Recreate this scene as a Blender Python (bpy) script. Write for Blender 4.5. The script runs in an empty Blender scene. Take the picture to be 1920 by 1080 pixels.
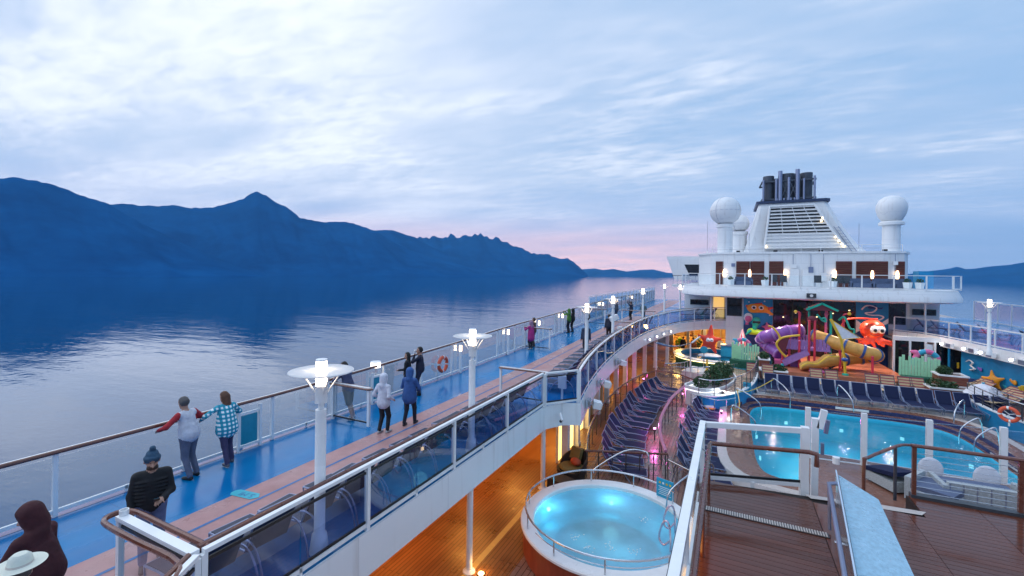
import bpy, math, random
import numpy as np
from mathutils import Vector, Matrix

random.seed(7)
R = math.radians
scene = bpy.context.scene
COL = scene.collection

# ------------------------------------------------------------------ camera, sky, sun, exposure
# Z = 0 is the promenade deck, +Y runs along the ship towards the funnel, +X to the right
cam_data = bpy.data.cameras.new('camera')
cam_data.sensor_width = 36.0
cam_data.lens = 36.0 * 830.0 / 1920.0
cam_data.shift_y = -28.4 / 1920.0
cam_data.clip_start = 0.1
cam_data.clip_end = 90000.0
cam = bpy.data.objects.new('camera', cam_data)
cam.location = (0, 0, 4.6)
cam.rotation_euler = (R(90), R(-0.75), R(26.29))
COL.objects.link(cam)
scene.camera = cam

GLOW_AZ = R(-24.0)     # to the left of +Y, where the afterglow is pink
SUN_AZ = R(-105.0)     # the broad bright part of the overcast, off to the left
SUN_EL = R(45.0)
world = bpy.data.worlds.new('World')
scene.world = world
world.use_nodes = True
wn, wl = world.node_tree.nodes, world.node_tree.links
wn.clear()

def wnode(t, **kw):
    n = wn.new(t)
    for k, v in kw.items():
        setattr(n, k, v)
    return n

def wmath(op, a, b=None, clamp=False):
    n = wnode('ShaderNodeMath', operation=op, use_clamp=clamp)
    for i, s in enumerate((a, b)):
        if s is None:
            continue
        if isinstance(s, (int, float)):
            n.inputs[i].default_value = s
        else:
            wl.new(s, n.inputs[i])
    return n.outputs[0]

def wmix(f, a, b):
    n = wnode('ShaderNodeMix', data_type='RGBA')
    for s, i in ((f, 0), (a, 6), (b, 7)):
        if isinstance(s, (int, float)):
            n.inputs[i].default_value = s
        elif isinstance(s, tuple):
            n.inputs[i].default_value = (*s, 1)
        else:
            wl.new(s, n.inputs[i])
    return n.outputs[2]

def wramp(f, lo, hi):
    n = wnode('ShaderNodeMapRange', interpolation_type='SMOOTHSTEP')
    wl.new(f, n.inputs[0])
    n.inputs[1].default_value = lo
    n.inputs[2].default_value = hi
    return n.outputs[0]

tc = wnode('ShaderNodeTexCoord')
sep = wnode('ShaderNodeSeparateXYZ')
wl.new(tc.outputs['Generated'], sep.inputs[0])
dx, dy, dz = sep.outputs
zc = wmath('ADD', wmath('MAXIMUM', dz, 0.0), 0.075)
comb = wnode('ShaderNodeCombineXYZ')                 # the cloud sheet: a level plane overhead
wl.new(wmath('DIVIDE', dx, zc), comb.inputs[0])
wl.new(wmath('DIVIDE', dy, zc), comb.inputs[1])

def wnoise(scale, detail, rough, rot, sx, sy, dist=0.0):
    m = wnode('ShaderNodeMapping')
    m.inputs['Rotation'].default_value = (0, 0, rot)
    m.inputs['Scale'].default_value = (sx, sy, 1)
    wl.new(comb.outputs[0], m.inputs['Vector'])
    n = wnode('ShaderNodeTexNoise')
    n.inputs['Scale'].default_value = scale
    n.inputs['Detail'].default_value = detail
    n.inputs['Roughness'].default_value = rough
    n.inputs['Distortion'].default_value = dist
    wl.new(m.outputs[0], n.inputs['Vector'])
    return n.outputs[0]

big = wnoise(0.5, 3, 0.5, R(35), 0.7, 1.5, 0.3)
mid = wnoise(1.0, 3, 0.45, R(20), 0.75, 1.25, 0.3)
rip = wnoise(9.0, 2, 0.5, R(50), 0.55, 1.3, 0.4)
sky = wnode('ShaderNodeTexSky', sky_type='NISHITA')
sky.sun_disc = False
sky.sun_elevation = SUN_EL
sky.sun_rotation = SUN_AZ
sky.ozone_density = 3.0
skyc = wnode('ShaderNodeMix', data_type='RGBA', blend_type='MULTIPLY')
skyc.inputs[0].default_value = 1.0
wl.new(sky.outputs[0], skyc.inputs[6])
skyc.inputs[7].default_value = (0.10, 0.10, 0.10, 1)
# clear sky between the clouds: deep at the zenith, paler low down
elev = wramp(dz, 0.0, 0.55)
clear = wmix(elev, (0.27, 0.41, 0.63), (0.26, 0.42, 0.64))
clear = wmix(0.12, clear, skyc.outputs[2])
# the cloud sheet is thickest towards the west (-X), thinning to the right
west = wramp(wmath('ADD', wmath('MULTIPLY', dx, -0.75), wmath('MULTIPLY', dy, 0.12)), -0.42, 0.72)
den = wmath('ADD', wmath('MULTIPLY', big, 0.9), wmath('MULTIPLY', mid, 0.85))
den = wmath('ADD', den, wmath('MULTIPLY', west, 0.34))
den = wmath('ADD', den, wmath('MULTIPLY', wmath('SUBTRACT', rip, 0.5), wmath('ADD', 0.12, wmath('MULTIPLY', wramp(mid, 0.40, 0.60), 0.5))))
cov = wramp(den, 0.62, 1.42)
bright = wramp(den, 0.85, 1.70)
ccol = wmix(bright, (0.45, 0.525, 0.675), (0.74, 0.785, 0.86))
col = wmix(cov, clear, ccol)
# low down the layer turns lavender, pink round the place where the sun went
low = wramp(dz, 0.24, 0.0)
col = wmix(wmath('MULTIPLY', low, 0.72), col, wmix(west, (0.24, 0.38, 0.64), (0.46, 0.51, 0.74)))
toward = wmath('ADD', wmath('MULTIPLY', dx, math.sin(GLOW_AZ)), wmath('MULTIPLY', dy, math.cos(GLOW_AZ)))
glow = wmath('MULTIPLY', wramp(toward, 0.76, 0.98), wramp(dz, 0.14, 0.03))
col = wmix(wmath('MULTIPLY', glow, wmath('ADD', 0.62, wmath('MULTIPLY', wmath('SUBTRACT', mid, 0.5), 0.9)), True), col, (1.15, 0.68, 0.64))
bg = wnode('ShaderNodeBackground')
wl.new(col, bg.inputs[0])
bg.inputs[1].default_value = 0.95
wl.new(bg.outputs[0], wnode('ShaderNodeOutputWorld').inputs[0])

sun_data = bpy.data.lights.new('sun', 'SUN')
sun_data.energy = 0.9
sun_data.angle = R(110)
sun_data.color = (0.92, 0.95, 1.0)
sun = bpy.data.objects.new('sun', sun_data)
sd = Vector((math.sin(SUN_AZ) * math.cos(SUN_EL), math.cos(SUN_AZ) * math.cos(SUN_EL), math.sin(SUN_EL)))
sun.rotation_euler = sd.to_track_quat('Z', 'Y').to_euler()
COL.objects.link(sun)

scene.view_settings.view_transform = 'Standard'
scene.view_settings.look = 'None'
scene.view_settings.exposure = 0.63
scene.view_settings.gamma = 1.0
scene.view_settings.use_curve_mapping = False
scene.cycles.max_bounces = 5
scene.cycles.transparent_max_bounces = 14
scene.cycles.diffuse_bounces = 2
scene.cycles.glossy_bounces = 2
scene.cycles.caustics_reflective = False
scene.cycles.caustics_refractive = False
scene.cycles.sample_clamp_indirect = 4.0

# ------------------------------------------------------------------ materials
MATS = {}

def nodes_of(name):
    m = bpy.data.materials.new(name)
    m.use_nodes = True
    nt = m.node_tree
    return m, nt.nodes, nt.links, nt.nodes['Principled BSDF']

def mat(name, color, rough=0.5, metal=0.0, var=0.12, scale=6.0, bump=0.0, bscale=40.0, rvar=0.0, emit=None, estr=0.0,
        spec=0.5, stretch=(1, 1, 1), coat=0.0, obj_var=0.0):
    m, n, l, b = nodes_of(name)
    tcn = n.new('ShaderNodeTexCoord')
    mp = n.new('ShaderNodeMapping')
    mp.inputs['Scale'].default_value = stretch
    l.new(tcn.outputs['Object'], mp.inputs[0])
    nz = n.new('ShaderNodeTexNoise')
    nz.inputs['Scale'].default_value = scale
    nz.inputs['Detail'].default_value = 5
    nz.inputs['Roughness'].default_value = 0.65
    l.new(mp.outputs[0], nz.inputs['Vector'])
    rng = n.new('ShaderNodeMapRange')
    rng.inputs[1].default_value = 0.25
    rng.inputs[2].default_value = 0.75
    rng.inputs[3].default_value = 1 - var
    rng.inputs[4].default_value = 1 + var
    l.new(nz.outputs[0], rng.inputs[0])
    fac = rng.outputs[0]
    if obj_var:
        oi = n.new('ShaderNodeObjectInfo')
        r2 = n.new('ShaderNodeMapRange')
        r2.inputs[3].default_value = 1 - obj_var
        r2.inputs[4].default_value = 1 + obj_var
        l.new(oi.outputs['Random'], r2.inputs[0])
        mu = n.new('ShaderNodeMath')
        mu.operation = 'MULTIPLY'
        l.new(fac, mu.inputs[0])
        l.new(r2.outputs[0], mu.inputs[1])
        fac = mu.outputs[0]
    mx = n.new('ShaderNodeVectorMath')
    mx.operation = 'SCALE'
    mx.inputs[0].default_value = color
    l.new(fac, mx.inputs['Scale'])
    l.new(mx.outputs[0], b.inputs['Base Color'])
    b.inputs['Metallic'].default_value = metal
    b.inputs['Specular IOR Level'].default_value = spec
    if rvar:
        r3 = n.new('ShaderNodeMapRange')
        r3.inputs[1].default_value = 0.35
        r3.inputs[2].default_value = 0.65
        r3.inputs[3].default_value = max(0.03, rough - rvar)
        r3.inputs[4].default_value = rough + rvar
        n2 = n.new('ShaderNodeTexNoise')
        n2.inputs['Scale'].default_value = scale * 0.35
        n2.inputs['Detail'].default_value = 4
        l.new(tcn.outputs['Object'], n2.inputs['Vector'])
        l.new(n2.outputs[0], r3.inputs[0])
        l.new(r3.outputs[0], b.inputs['Roughness'])
    else:
        b.inputs['Roughness'].default_value = rough
    if coat:
        b.inputs['Coat Weight'].default_value = coat
        b.inputs['Coat Roughness'].default_value = 0.08
    if bump:
        n3 = n.new('ShaderNodeTexNoise')
        n3.inputs['Scale'].default_value = bscale
        n3.inputs['Detail'].default_value = 3
        l.new(mp.outputs[0], n3.inputs['Vector'])
        bp = n.new('ShaderNodeBump')
        bp.inputs['Strength'].default_value = bump
        bp.inputs['Distance'].default_value = 0.02
        l.new(n3.outputs[0], bp.inputs['Height'])
        l.new(bp.outputs[0], b.inputs['Normal'])
    if emit:
        b.inputs['Emission Color'].default_value = (*emit, 1)
        b.inputs['Emission Strength'].default_value = estr
    MATS[name] = m
    return m

def glass(name, tint, refl=0.5, rough=0.02):
    m, n, l, b = nodes_of(name)
    n.remove(b)
    tr = n.new('ShaderNodeBsdfTransparent')
    tr.inputs[0].default_value = (*tint, 1)
    gl = n.new('ShaderNodeBsdfGlossy')
    gl.inputs['Roughness'].default_value = rough
    gl.inputs[0].default_value = (0.9, 0.95, 1, 1)
    nz = n.new('ShaderNodeTexNoise')
    nz.inputs['Scale'].default_value = 1.5
    bp = n.new('ShaderNodeBump')
    bp.inputs['Strength'].default_value = 0.03
    l.new(nz.outputs[0], bp.inputs['Height'])
    l.new(bp.outputs[0], gl.inputs['Normal'])
    fr = n.new('ShaderNodeFresnel')
    fr.inputs[0].default_value = 1.5
    mm = n.new('ShaderNodeMath')
    mm.operation = 'MULTIPLY_ADD'
    mm.use_clamp = True
    mm.inputs[1].default_value = refl * 2
    mm.inputs[2].default_value = 0.0
    l.new(fr.outputs[0], mm.inputs[0])
    mx = n.new('ShaderNodeMixShader')
    l.new(mm.outputs[0], mx.inputs[0])
    l.new(tr.outputs[0], mx.inputs[1])
    l.new(gl.outputs[0], mx.inputs[2])
    l.new(mx.outputs[0], n['Material Output'].inputs[0])
    MATS[name] = m
    return m

def emitter(name, color, strength):
    m = mat(name, (0.8, 0.8, 0.8), 0.4, emit=color, estr=strength, var=0.02)
    if name in ('pool_lamp', 'magenta_glow', 'spot_glow', 'led_warm'):
        m.cycles.emission_sampling = 'NONE'      # tiny lenses: the lamp itself sits in front of them
    return m

mat('white', (0.86, 0.87, 0.88), 0.32, var=0.06, scale=2.5, rvar=0.1)

def plating():
    """painted steel plates: faint weld seams, run-off streaks, slight waviness"""
    m, n, l, b = nodes_of('white_hull')
    tcn = n.new('ShaderNodeTexCoord')
    sp = n.new('ShaderNodeSeparateXYZ'); l.new(tcn.outputs['Object'], sp.inputs[0])
    ad = n.new('ShaderNodeMath'); l.new(sp.outputs[0], ad.inputs[0]); l.new(sp.outputs[1], ad.inputs[1])
    cb = n.new('ShaderNodeCombineXYZ'); l.new(ad.outputs[0], cb.inputs[0]); l.new(sp.outputs[2], cb.inputs[1])
    br = n.new('ShaderNodeTexBrick')
    br.inputs['Scale'].default_value = 1.0
    br.inputs['Brick Width'].default_value = 2.7
    br.inputs['Row Height'].default_value = 1.15
    br.inputs['Mortar Size'].default_value = 0.012
    br.inputs['Mortar Smooth'].default_value = 0.6
    br.inputs['Color1'].default_value = (0.86, 0.87, 0.885, 1)
    br.inputs['Color2'].default_value = (0.82, 0.835, 0.855, 1)
    br.inputs['Mortar'].default_value = (0.66, 0.68, 0.72, 1)
    l.new(cb.outputs[0], br.inputs['Vector'])
    mp = n.new('ShaderNodeMapping'); mp.inputs['Scale'].default_value = (5, 5, 0.35)
    l.new(tcn.outputs['Object'], mp.inputs[0])
    nz = n.new('ShaderNodeTexNoise'); nz.inputs['Scale'].default_value = 1.0; nz.inputs['Detail'].default_value = 6
    l.new(mp.outputs[0], nz.inputs[0])
    mr = n.new('ShaderNodeMapRange'); mr.inputs[1].default_value = .56; mr.inputs[2].default_value = .78; mr.inputs[4].default_value = .5
    l.new(nz.outputs[0], mr.inputs[0])
    mx = n.new('ShaderNodeMix'); mx.data_type = 'RGBA'
    l.new(mr.outputs[0], mx.inputs[0]); l.new(br.outputs[0], mx.inputs[6]); mx.inputs[7].default_value = (0.55, 0.52, 0.50, 1)
    l.new(mx.outputs[2], b.inputs['Base Color'])
    n2 = n.new('ShaderNodeTexNoise'); n2.inputs['Scale'].default_value = 1.4
    l.new(tcn.outputs['Object'], n2.inputs[0])
    bp = n.new('ShaderNodeBump'); bp.inputs['Strength'].default_value = .12; bp.inputs['Distance'].default_value = .05
    l.new(n2.outputs[0], bp.inputs['Height'])
    b2 = n.new('ShaderNodeBump'); b2.inputs['Strength'].default_value = .3; b2.inputs['Distance'].default_value = .01; b2.invert = True
    l.new(br.outputs['Fac'], b2.inputs['Height']); l.new(bp.outputs[0], b2.inputs['Normal']); l.new(b2.outputs[0], b.inputs['Normal'])
    b.inputs['Roughness'].default_value = .36
    MATS['white_hull'] = m
plating()
mat('rail_wood', (0.16, 0.05, 0.03), 0.28, var=0.3, scale=14, stretch=(1, 0.15, 1), rvar=0.1, coat=0.4)
mat('black', (0.012, 0.013, 0.017), 0.4, var=0.2)
mat('dark_grey', (0.05, 0.055, 0.065), 0.45, var=0.25, scale=3)
mat('steel', (0.62, 0.64, 0.68), 0.22, metal=1.0, var=0.08, scale=12, rvar=0.08)
mat('steel_dark', (0.10, 0.10, 0.12), 0.35, metal=0.6, var=0.15, scale=12)
mat('alu', (0.26, 0.30, 0.44), 0.35, metal=0.6, var=0.08)
mat('navy', (0.011, 0.018, 0.062), 0.7, spec=0.2, var=0.15, scale=25, bump=0.15, bscale=220, obj_var=0.12)
mat('sling_dark', (0.018, 0.026, 0.06), 0.55, var=0.2, scale=25, bump=0.15, bscale=220, obj_var=0.15)
mat('teal_panel', (0.02, 0.30, 0.42), 0.35)
mat('skin', (0.46, 0.25, 0.18), 0.5, var=0.08, scale=20)
mat('wicker', (0.40, 0.44, 0.46), 0.6, var=0.3, scale=30, bump=0.6, bscale=60)
mat('wicker_dark', (0.035, 0.025, 0.02), 0.6, var=0.4, scale=30, bump=0.6, bscale=60)
mat('cushion_orange', (0.48, 0.08, 0.03), 0.8, bump=0.2)
mat('cushion_olive', (0.20, 0.15, 0.05), 0.8, bump=0.2)
mat('cushion_blue', (0.10, 0.13, 0.22), 0.8, bump=0.2, bscale=90)
mat('red_wood', (0.30, 0.06, 0.03), 0.4, var=0.3, scale=5, stretch=(1, 1, 0.2))
mat('cedar', (0.24, 0.075, 0.045), 0.45, var=0.25, scale=6, stretch=(0.15, 1, 1))
mat('cream_stone', (0.55, 0.48, 0.44), 0.4, var=0.12, scale=8, rvar=0.15)
mat('pool_wood', (0.22, 0.10, 0.07), 0.22, var=0.25, scale=7, rvar=0.12)
mat('tile_navy', (0.03, 0.035, 0.12), 0.2, var=0.5, scale=14)
mat('pool_tile', (0.05, 0.52, 0.70), 0.35, var=0.06, scale=3)
mat('ring_orange', (0.75, 0.10, 0.04), 0.45, var=0.08)
mat('ring_white', (0.8, 0.8, 0.8), 0.5)
mat('sign_blue', (0.03, 0.36, 0.55), 0.35)
mat('blue_mural', (0.01, 0.24, 0.50), 0.35, var=0.25, scale=0.9)
mat('mural_deep', (0.015, 0.05, 0.20), 0.35, var=0.25, scale=1.2)
mat('yellow', (0.80, 0.50, 0.04), 0.35, var=0.1)
mat('yellow_tube', (0.72, 0.38, 0.09), 0.4, var=0.28, scale=2.2, rvar=.12)
mat('purple_tube', (0.27, 0.10, 0.42), 0.25, var=0.2, scale=2)
mat('purple_panel', (0.36, 0.20, 0.52), 0.4, var=0.2)
mat('coral_red', (0.72, 0.05, 0.10), 0.35)
mat('maroon_roof', (0.15, 0.02, 0.035), 0.5)
mat('sea_green', (0.01, 0.42, 0.30), 0.4)
mat('mint', (0.42, 0.80, 0.50), 0.5, var=0.1)
mat('band_blue', (0.03, 0.10, 0.34), 0.35)
mat('octo_red', (0.72, 0.07, 0.03), 0.35, var=0.22, scale=2.5)
mat('star_red', (0.75, 0.06, 0.03), 0.45, var=0.15)
mat('fish_orange', (0.85, 0.32, 0.02), 0.4)
mat('pink', (0.75, 0.15, 0.35), 0.4)
mat('lime', (0.45, 0.75, 0.03), 0.35)
mat('eye_white', (0.85, 0.85, 0.85), 0.25)
mat('floor_orange', (0.62, 0.20, 0.10), 0.3, var=0.35, scale=0.7, rvar=0.15)
mat('hedge_green', (0.02, 0.12, 0.07), 0.8, var=0.4, scale=9, bump=0.8, bscale=30)
mat('leaf', (0.025, 0.075, 0.02), 0.5, var=0.4, scale=4)
mat('window_dark', (0.012, 0.011, 0.016), 0.06, var=0.5, scale=0.8)
mat('shutter', (0.13, 0.045, 0.03), 0.5, var=0.2)
mat('tan_wall', (0.62, 0.38, 0.16), 0.55, var=0.1)
mat('interior', (0.55, 0.30, 0.10), 0.6, var=0.3, scale=1.5)
mat('stripe_tan', (0.50, 0.36, 0.20), 0.6)
mat('stripe_red', (0.30, 0.04, 0.06), 0.6)
mat('sail_white', (0.72, 0.72, 0.78), 0.6)
mat('canopy_blue', (0.03, 0.10, 0.22), 0.5)
mat('straw', (0.74, 0.76, 0.66), 0.75, var=0.08, bump=0.4, bscale=120)
mat('smoke_pipe', (0.085, 0.10, 0.13), 0.5, metal=0.3, var=0.3, scale=1.5)
mat('hull_navy', (0.03, 0.05, 0.12), 0.4)
mat('matte_deck', (0.035, 0.10, 0.20), 0.5, var=0.25, scale=2)
emitter('lamp_glow', (1.0, 0.80, 0.58), 7.0)
emitter('strip_glow', (1.0, 0.72, 0.42), 6.0)
emitter('sconce_glow', (1.0, 0.66, 0.34), 4.0)
emitter('door_glow', (1.0, 0.62, 0.14), 1.6)
emitter('led_warm', (1.0, 0.74, 0.34), 2.6)
emitter('led_white', (0.9, 0.93, 1.0), 0.9)
emitter('doorway_glow', (1.0, 0.55, 0.08), 0.55)
emitter('spot_glow', (0.95, 0.95, 1.0), 6.0)
emitter('magenta_glow', (1.0, 0.25, 0.8), 3.0)
emitter('pool_lamp', (0.75, 0.97, 1.0), 3.0)
emitter('pool_lens', (0.5, 0.95, 1.0), 0.5)
glass('glass_clear', (0.95, 0.98, 0.99), 0.12)
glass('glass_wind', (0.93, 0.96, 1.0), 0.5)
glass('glass_teal', (0.10, 0.55, 0.72), 0.5)
glass('glass_dark', (0.74, 0.81, 0.93), 0.06)
glass('glass_frost', (0.62, 0.82, 0.90), 0.5, 0.2)

# ------------------------------------------------------------------ surfaces with their own node trees
def deck_blue():
    m, n, l, b = nodes_of('deck_blue')
    tcn = n.new('ShaderNodeTexCoord')
    mp = n.new('ShaderNodeMapping')
    mp.inputs['Scale'].default_value = (1, 0.55, 1)
    l.new(tcn.outputs['Object'], mp.inputs[0])
    a = n.new('ShaderNodeTexNoise'); a.inputs['Scale'].default_value = 0.7; a.inputs['Detail'].default_value = 6
    l.new(mp.outputs[0], a.inputs[0])
    cr = n.new('ShaderNodeValToRGB')
    cr.color_ramp.elements[0].position = 0.3; cr.color_ramp.elements[0].color = (0.000, 0.13, 0.36, 1)
    cr.color_ramp.elements[1].position = 0.72; cr.color_ramp.elements[1].color = (0.001, 0.215, 0.49, 1)
    l.new(a.outputs[0], cr.inputs[0])
    sc = n.new('ShaderNodeTexNoise'); sc.inputs['Scale'].default_value = 2.2; sc.inputs['Detail'].default_value = 8; sc.inputs['Roughness'].default_value = 0.75; sc.inputs['Distortion'].default_value = 1.2
    l.new(tcn.outputs['Object'], sc.inputs[0])
    sr = n.new('ShaderNodeMapRange'); sr.inputs[1].default_value = 0.62; sr.inputs[2].default_value = 0.72; sr.inputs[4].default_value = 0.28
    l.new(sc.outputs[0], sr.inputs[0])
    mx = n.new('ShaderNodeMix'); mx.data_type = 'RGBA'
    l.new(sr.outputs[0], mx.inputs[0]); l.new(cr.outputs[0], mx.inputs[6]); mx.inputs[7].default_value = (0.10, 0.30, 0.48, 1)
    br = n.new('ShaderNodeTexBrick'); br.inputs['Scale'].default_value = 1.0; br.inputs['Brick Width'].default_value = 2.3; br.inputs['Row Height'].default_value = 4.3
    br.inputs['Mortar Size'].default_value = 0.012; br.inputs['Mortar Smooth'].default_value = .5
    br.inputs['Color1'].default_value = (1, 1, 1, 1); br.inputs['Color2'].default_value = (.93, .94, .95, 1); br.inputs['Mortar'].default_value = (.72, .76, .8, 1)
    l.new(tcn.outputs['Object'], br.inputs['Vector'])
    mu = n.new('ShaderNodeMix'); mu.data_type = 'RGBA'; mu.blend_type = 'MULTIPLY'; mu.inputs[0].default_value = 1
    l.new(mx.outputs[2], mu.inputs[6]); l.new(br.outputs[0], mu.inputs[7])
    l.new(mu.outputs[2], b.inputs['Base Color'])
    rr = n.new('ShaderNodeMapRange'); rr.inputs[1].default_value = 0.36; rr.inputs[2].default_value = 0.66; rr.inputs[3].default_value = 0.10; rr.inputs[4].default_value = 0.34
    l.new(a.outputs[0], rr.inputs[0]); l.new(rr.outputs[0], b.inputs['Roughness'])
    bp = n.new('ShaderNodeBump'); bp.inputs['Strength'].default_value = 0.12; bp.inputs['Distance'].default_value = 0.02
    l.new(sc.outputs[0], bp.inputs['Height']); l.new(bp.outputs[0], b.inputs['Normal'])
    b.inputs['Specular IOR Level'].default_value = 0.2
    MATS['deck_blue'] = m
deck_blue()
mat('track_pink', (0.46, 0.245, 0.235), 0.42, var=0.14, scale=3.0, rvar=0.2, bump=0.2, bscale=160, spec=0.35)
mat('track_line', (0.012, 0.13, 0.36), 0.4)
mat('mark_cyan', (0.02, 0.42, 0.52), 0.4)
mat('plank_wet', (0.125, 0.040, 0.024), 0.18, var=0.28, scale=5, stretch=(0.18, 1.2, 1), rvar=0.12, obj_var=0.16, bump=0.1, bscale=9, spec=0.4)
mat('plank_gap', (0.015, 0.008, 0.006), 0.7)

def teak_deck(name, c0, c1, width, rough0, rough1):
    """fine strip planking, too small in the picture to pick apart"""
    m, n, l, b = nodes_of(name)
    tcn = n.new('ShaderNodeTexCoord')
    br = n.new('ShaderNodeTexBrick')
    br.offset = 0.37
    br.inputs['Scale'].default_value = 1.0
    br.inputs['Mortar Size'].default_value = 0.009
    br.inputs['Brick Width'].default_value = 2.6
    br.inputs['Row Height'].default_value = width
    br.inputs['Color1'].default_value = (*c0, 1)
    br.inputs['Color2'].default_value = (*c1, 1)
    br.inputs['Mortar'].default_value = (c0[0] * .22, c0[1] * .2, c0[2] * .2, 1)
    mp = n.new('ShaderNodeMapping')
    mp.inputs['Rotation'].default_value = (0, 0, R(90))
    l.new(tcn.outputs['Object'], mp.inputs[0]); l.new(mp.outputs[0], br.inputs['Vector'])
    nz = n.new('ShaderNodeTexNoise'); nz.inputs['Scale'].default_value = 0.8; nz.inputs['Detail'].default_value = 6
    l.new(tcn.outputs['Object'], nz.inputs[0])
    rg = n.new('ShaderNodeMapRange'); rg.inputs[1].default_value = .3; rg.inputs[2].default_value = .7; rg.inputs[3].default_value = .78; rg.inputs[4].default_value = 1.15
    l.new(nz.outputs[0], rg.inputs[0])
    vs = n.new('ShaderNodeVectorMath'); vs.operation = 'SCALE'
    l.new(br.outputs[0], vs.inputs[0]); l.new(rg.outputs[0], vs.inputs['Scale'])
    l.new(vs.outputs[0], b.inputs['Base Color'])
    rr = n.new('ShaderNodeMapRange'); rr.inputs[1].default_value = .4; rr.inputs[2].default_value = .62; rr.inputs[3].default_value = rough0; rr.inputs[4].default_value = rough1
    l.new(nz.outputs[0], rr.inputs[0]); l.new(rr.outputs[0], b.inputs['Roughness'])
    bp = n.new('ShaderNodeBump'); bp.inputs['Strength'].default_value = .25; bp.inputs['Distance'].default_value = .01
    l.new(br.outputs['Fac'], bp.inputs['Height']); bp.invert = True
    l.new(bp.outputs[0], b.inputs['Normal'])
    MATS[name] = m
teak_deck('teak', (0.30, 0.12, 0.045), (0.23, 0.09, 0.033), 0.11, 0.27, 0.42)
teak_deck('lido_deck', (0.30, 0.18, 0.14), (0.25, 0.14, 0.11), 0.14, 0.12, 0.45)

def sea_material():
    m, n, l, b = nodes_of('sea_water')
    tcn = n.new('ShaderNodeTexCoord')
    def nz(scale, sx, sy, detail, rot):
        mp = n.new('ShaderNodeMapping')
        mp.inputs['Rotation'].default_value = (0, 0, rot)
        mp.inputs['Scale'].default_value = (sx, sy, 1)
        l.new(tcn.outputs['Object'], mp.inputs[0])
        t = n.new('ShaderNodeTexNoise')
        t.inputs['Scale'].default_value = scale
        t.inputs['Detail'].default_value = detail
        t.inputs['Roughness'].default_value = 0.6
        l.new(mp.outputs[0], t.inputs[0])
        return t.outputs[0]
    w1 = nz(0.42, 0.6, 1.3, 3, R(15))
    w2 = nz(0.075, 0.6, 1.2, 3, R(-10))
    w3 = nz(0.012, 0.5, 1.5, 2, R(30))
    b1 = n.new('ShaderNodeBump'); b1.inputs['Strength'].default_value = 1.0; b1.inputs['Distance'].default_value = 0.042
    l.new(w1, b1.inputs['Height'])
    b2 = n.new('ShaderNodeBump'); b2.inputs['Strength'].default_value = 1.0; b2.inputs['Distance'].default_value = 0.2
    l.new(w2, b2.inputs['Height']); l.new(b1.outputs[0], b2.inputs['Normal'])
    w4 = nz(0.016, 0.45, 1.6, 3, R(62))
    b3 = n.new('ShaderNodeBump'); b3.inputs['Strength'].default_value = 1.0; b3.inputs['Distance'].default_value = 0.45
    l.new(w4, b3.inputs['Height']); l.new(b2.outputs[0], b3.inputs['Normal'])
    l.new(b3.outputs[0], b.inputs['Normal'])
    rr = n.new('ShaderNodeMapRange'); rr.inputs[1].default_value = .4; rr.inputs[2].default_value = .65; rr.inputs[3].default_value = .02; rr.inputs[4].default_value = .06
    l.new(w3, rr.inputs[0]); l.new(rr.outputs[0], b.inputs['Roughness'])
    b.inputs['Base Color'].default_value = (0.003, 0.055, 0.15, 1)
    b.inputs['IOR'].default_value = 1.33
    b.inputs['Specular Tint'].default_value = (0.86, 0.93, 1.0, 1)
    MATS['sea_water'] = m
sea_material()

def mountain_material():
    m, n, l, b = nodes_of('mountain_haze_blue')  # blue of dusk and haze is put into the slopes' own colour
    geo = n.new('ShaderNodeNewGeometry')
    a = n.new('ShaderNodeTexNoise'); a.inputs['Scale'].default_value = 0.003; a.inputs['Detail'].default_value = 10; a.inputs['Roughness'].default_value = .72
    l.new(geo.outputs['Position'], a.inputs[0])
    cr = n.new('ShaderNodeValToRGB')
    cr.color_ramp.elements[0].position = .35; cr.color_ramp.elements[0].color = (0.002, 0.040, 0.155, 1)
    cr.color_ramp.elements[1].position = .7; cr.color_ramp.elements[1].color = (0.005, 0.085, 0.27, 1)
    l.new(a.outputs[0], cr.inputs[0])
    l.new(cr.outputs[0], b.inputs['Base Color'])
    b.inputs['Roughness'].default_value = 1.0
    b.inputs['Specular IOR Level'].default_value = 0.0
    MATS['mountain_haze_blue'] = m
mountain_material()

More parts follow.
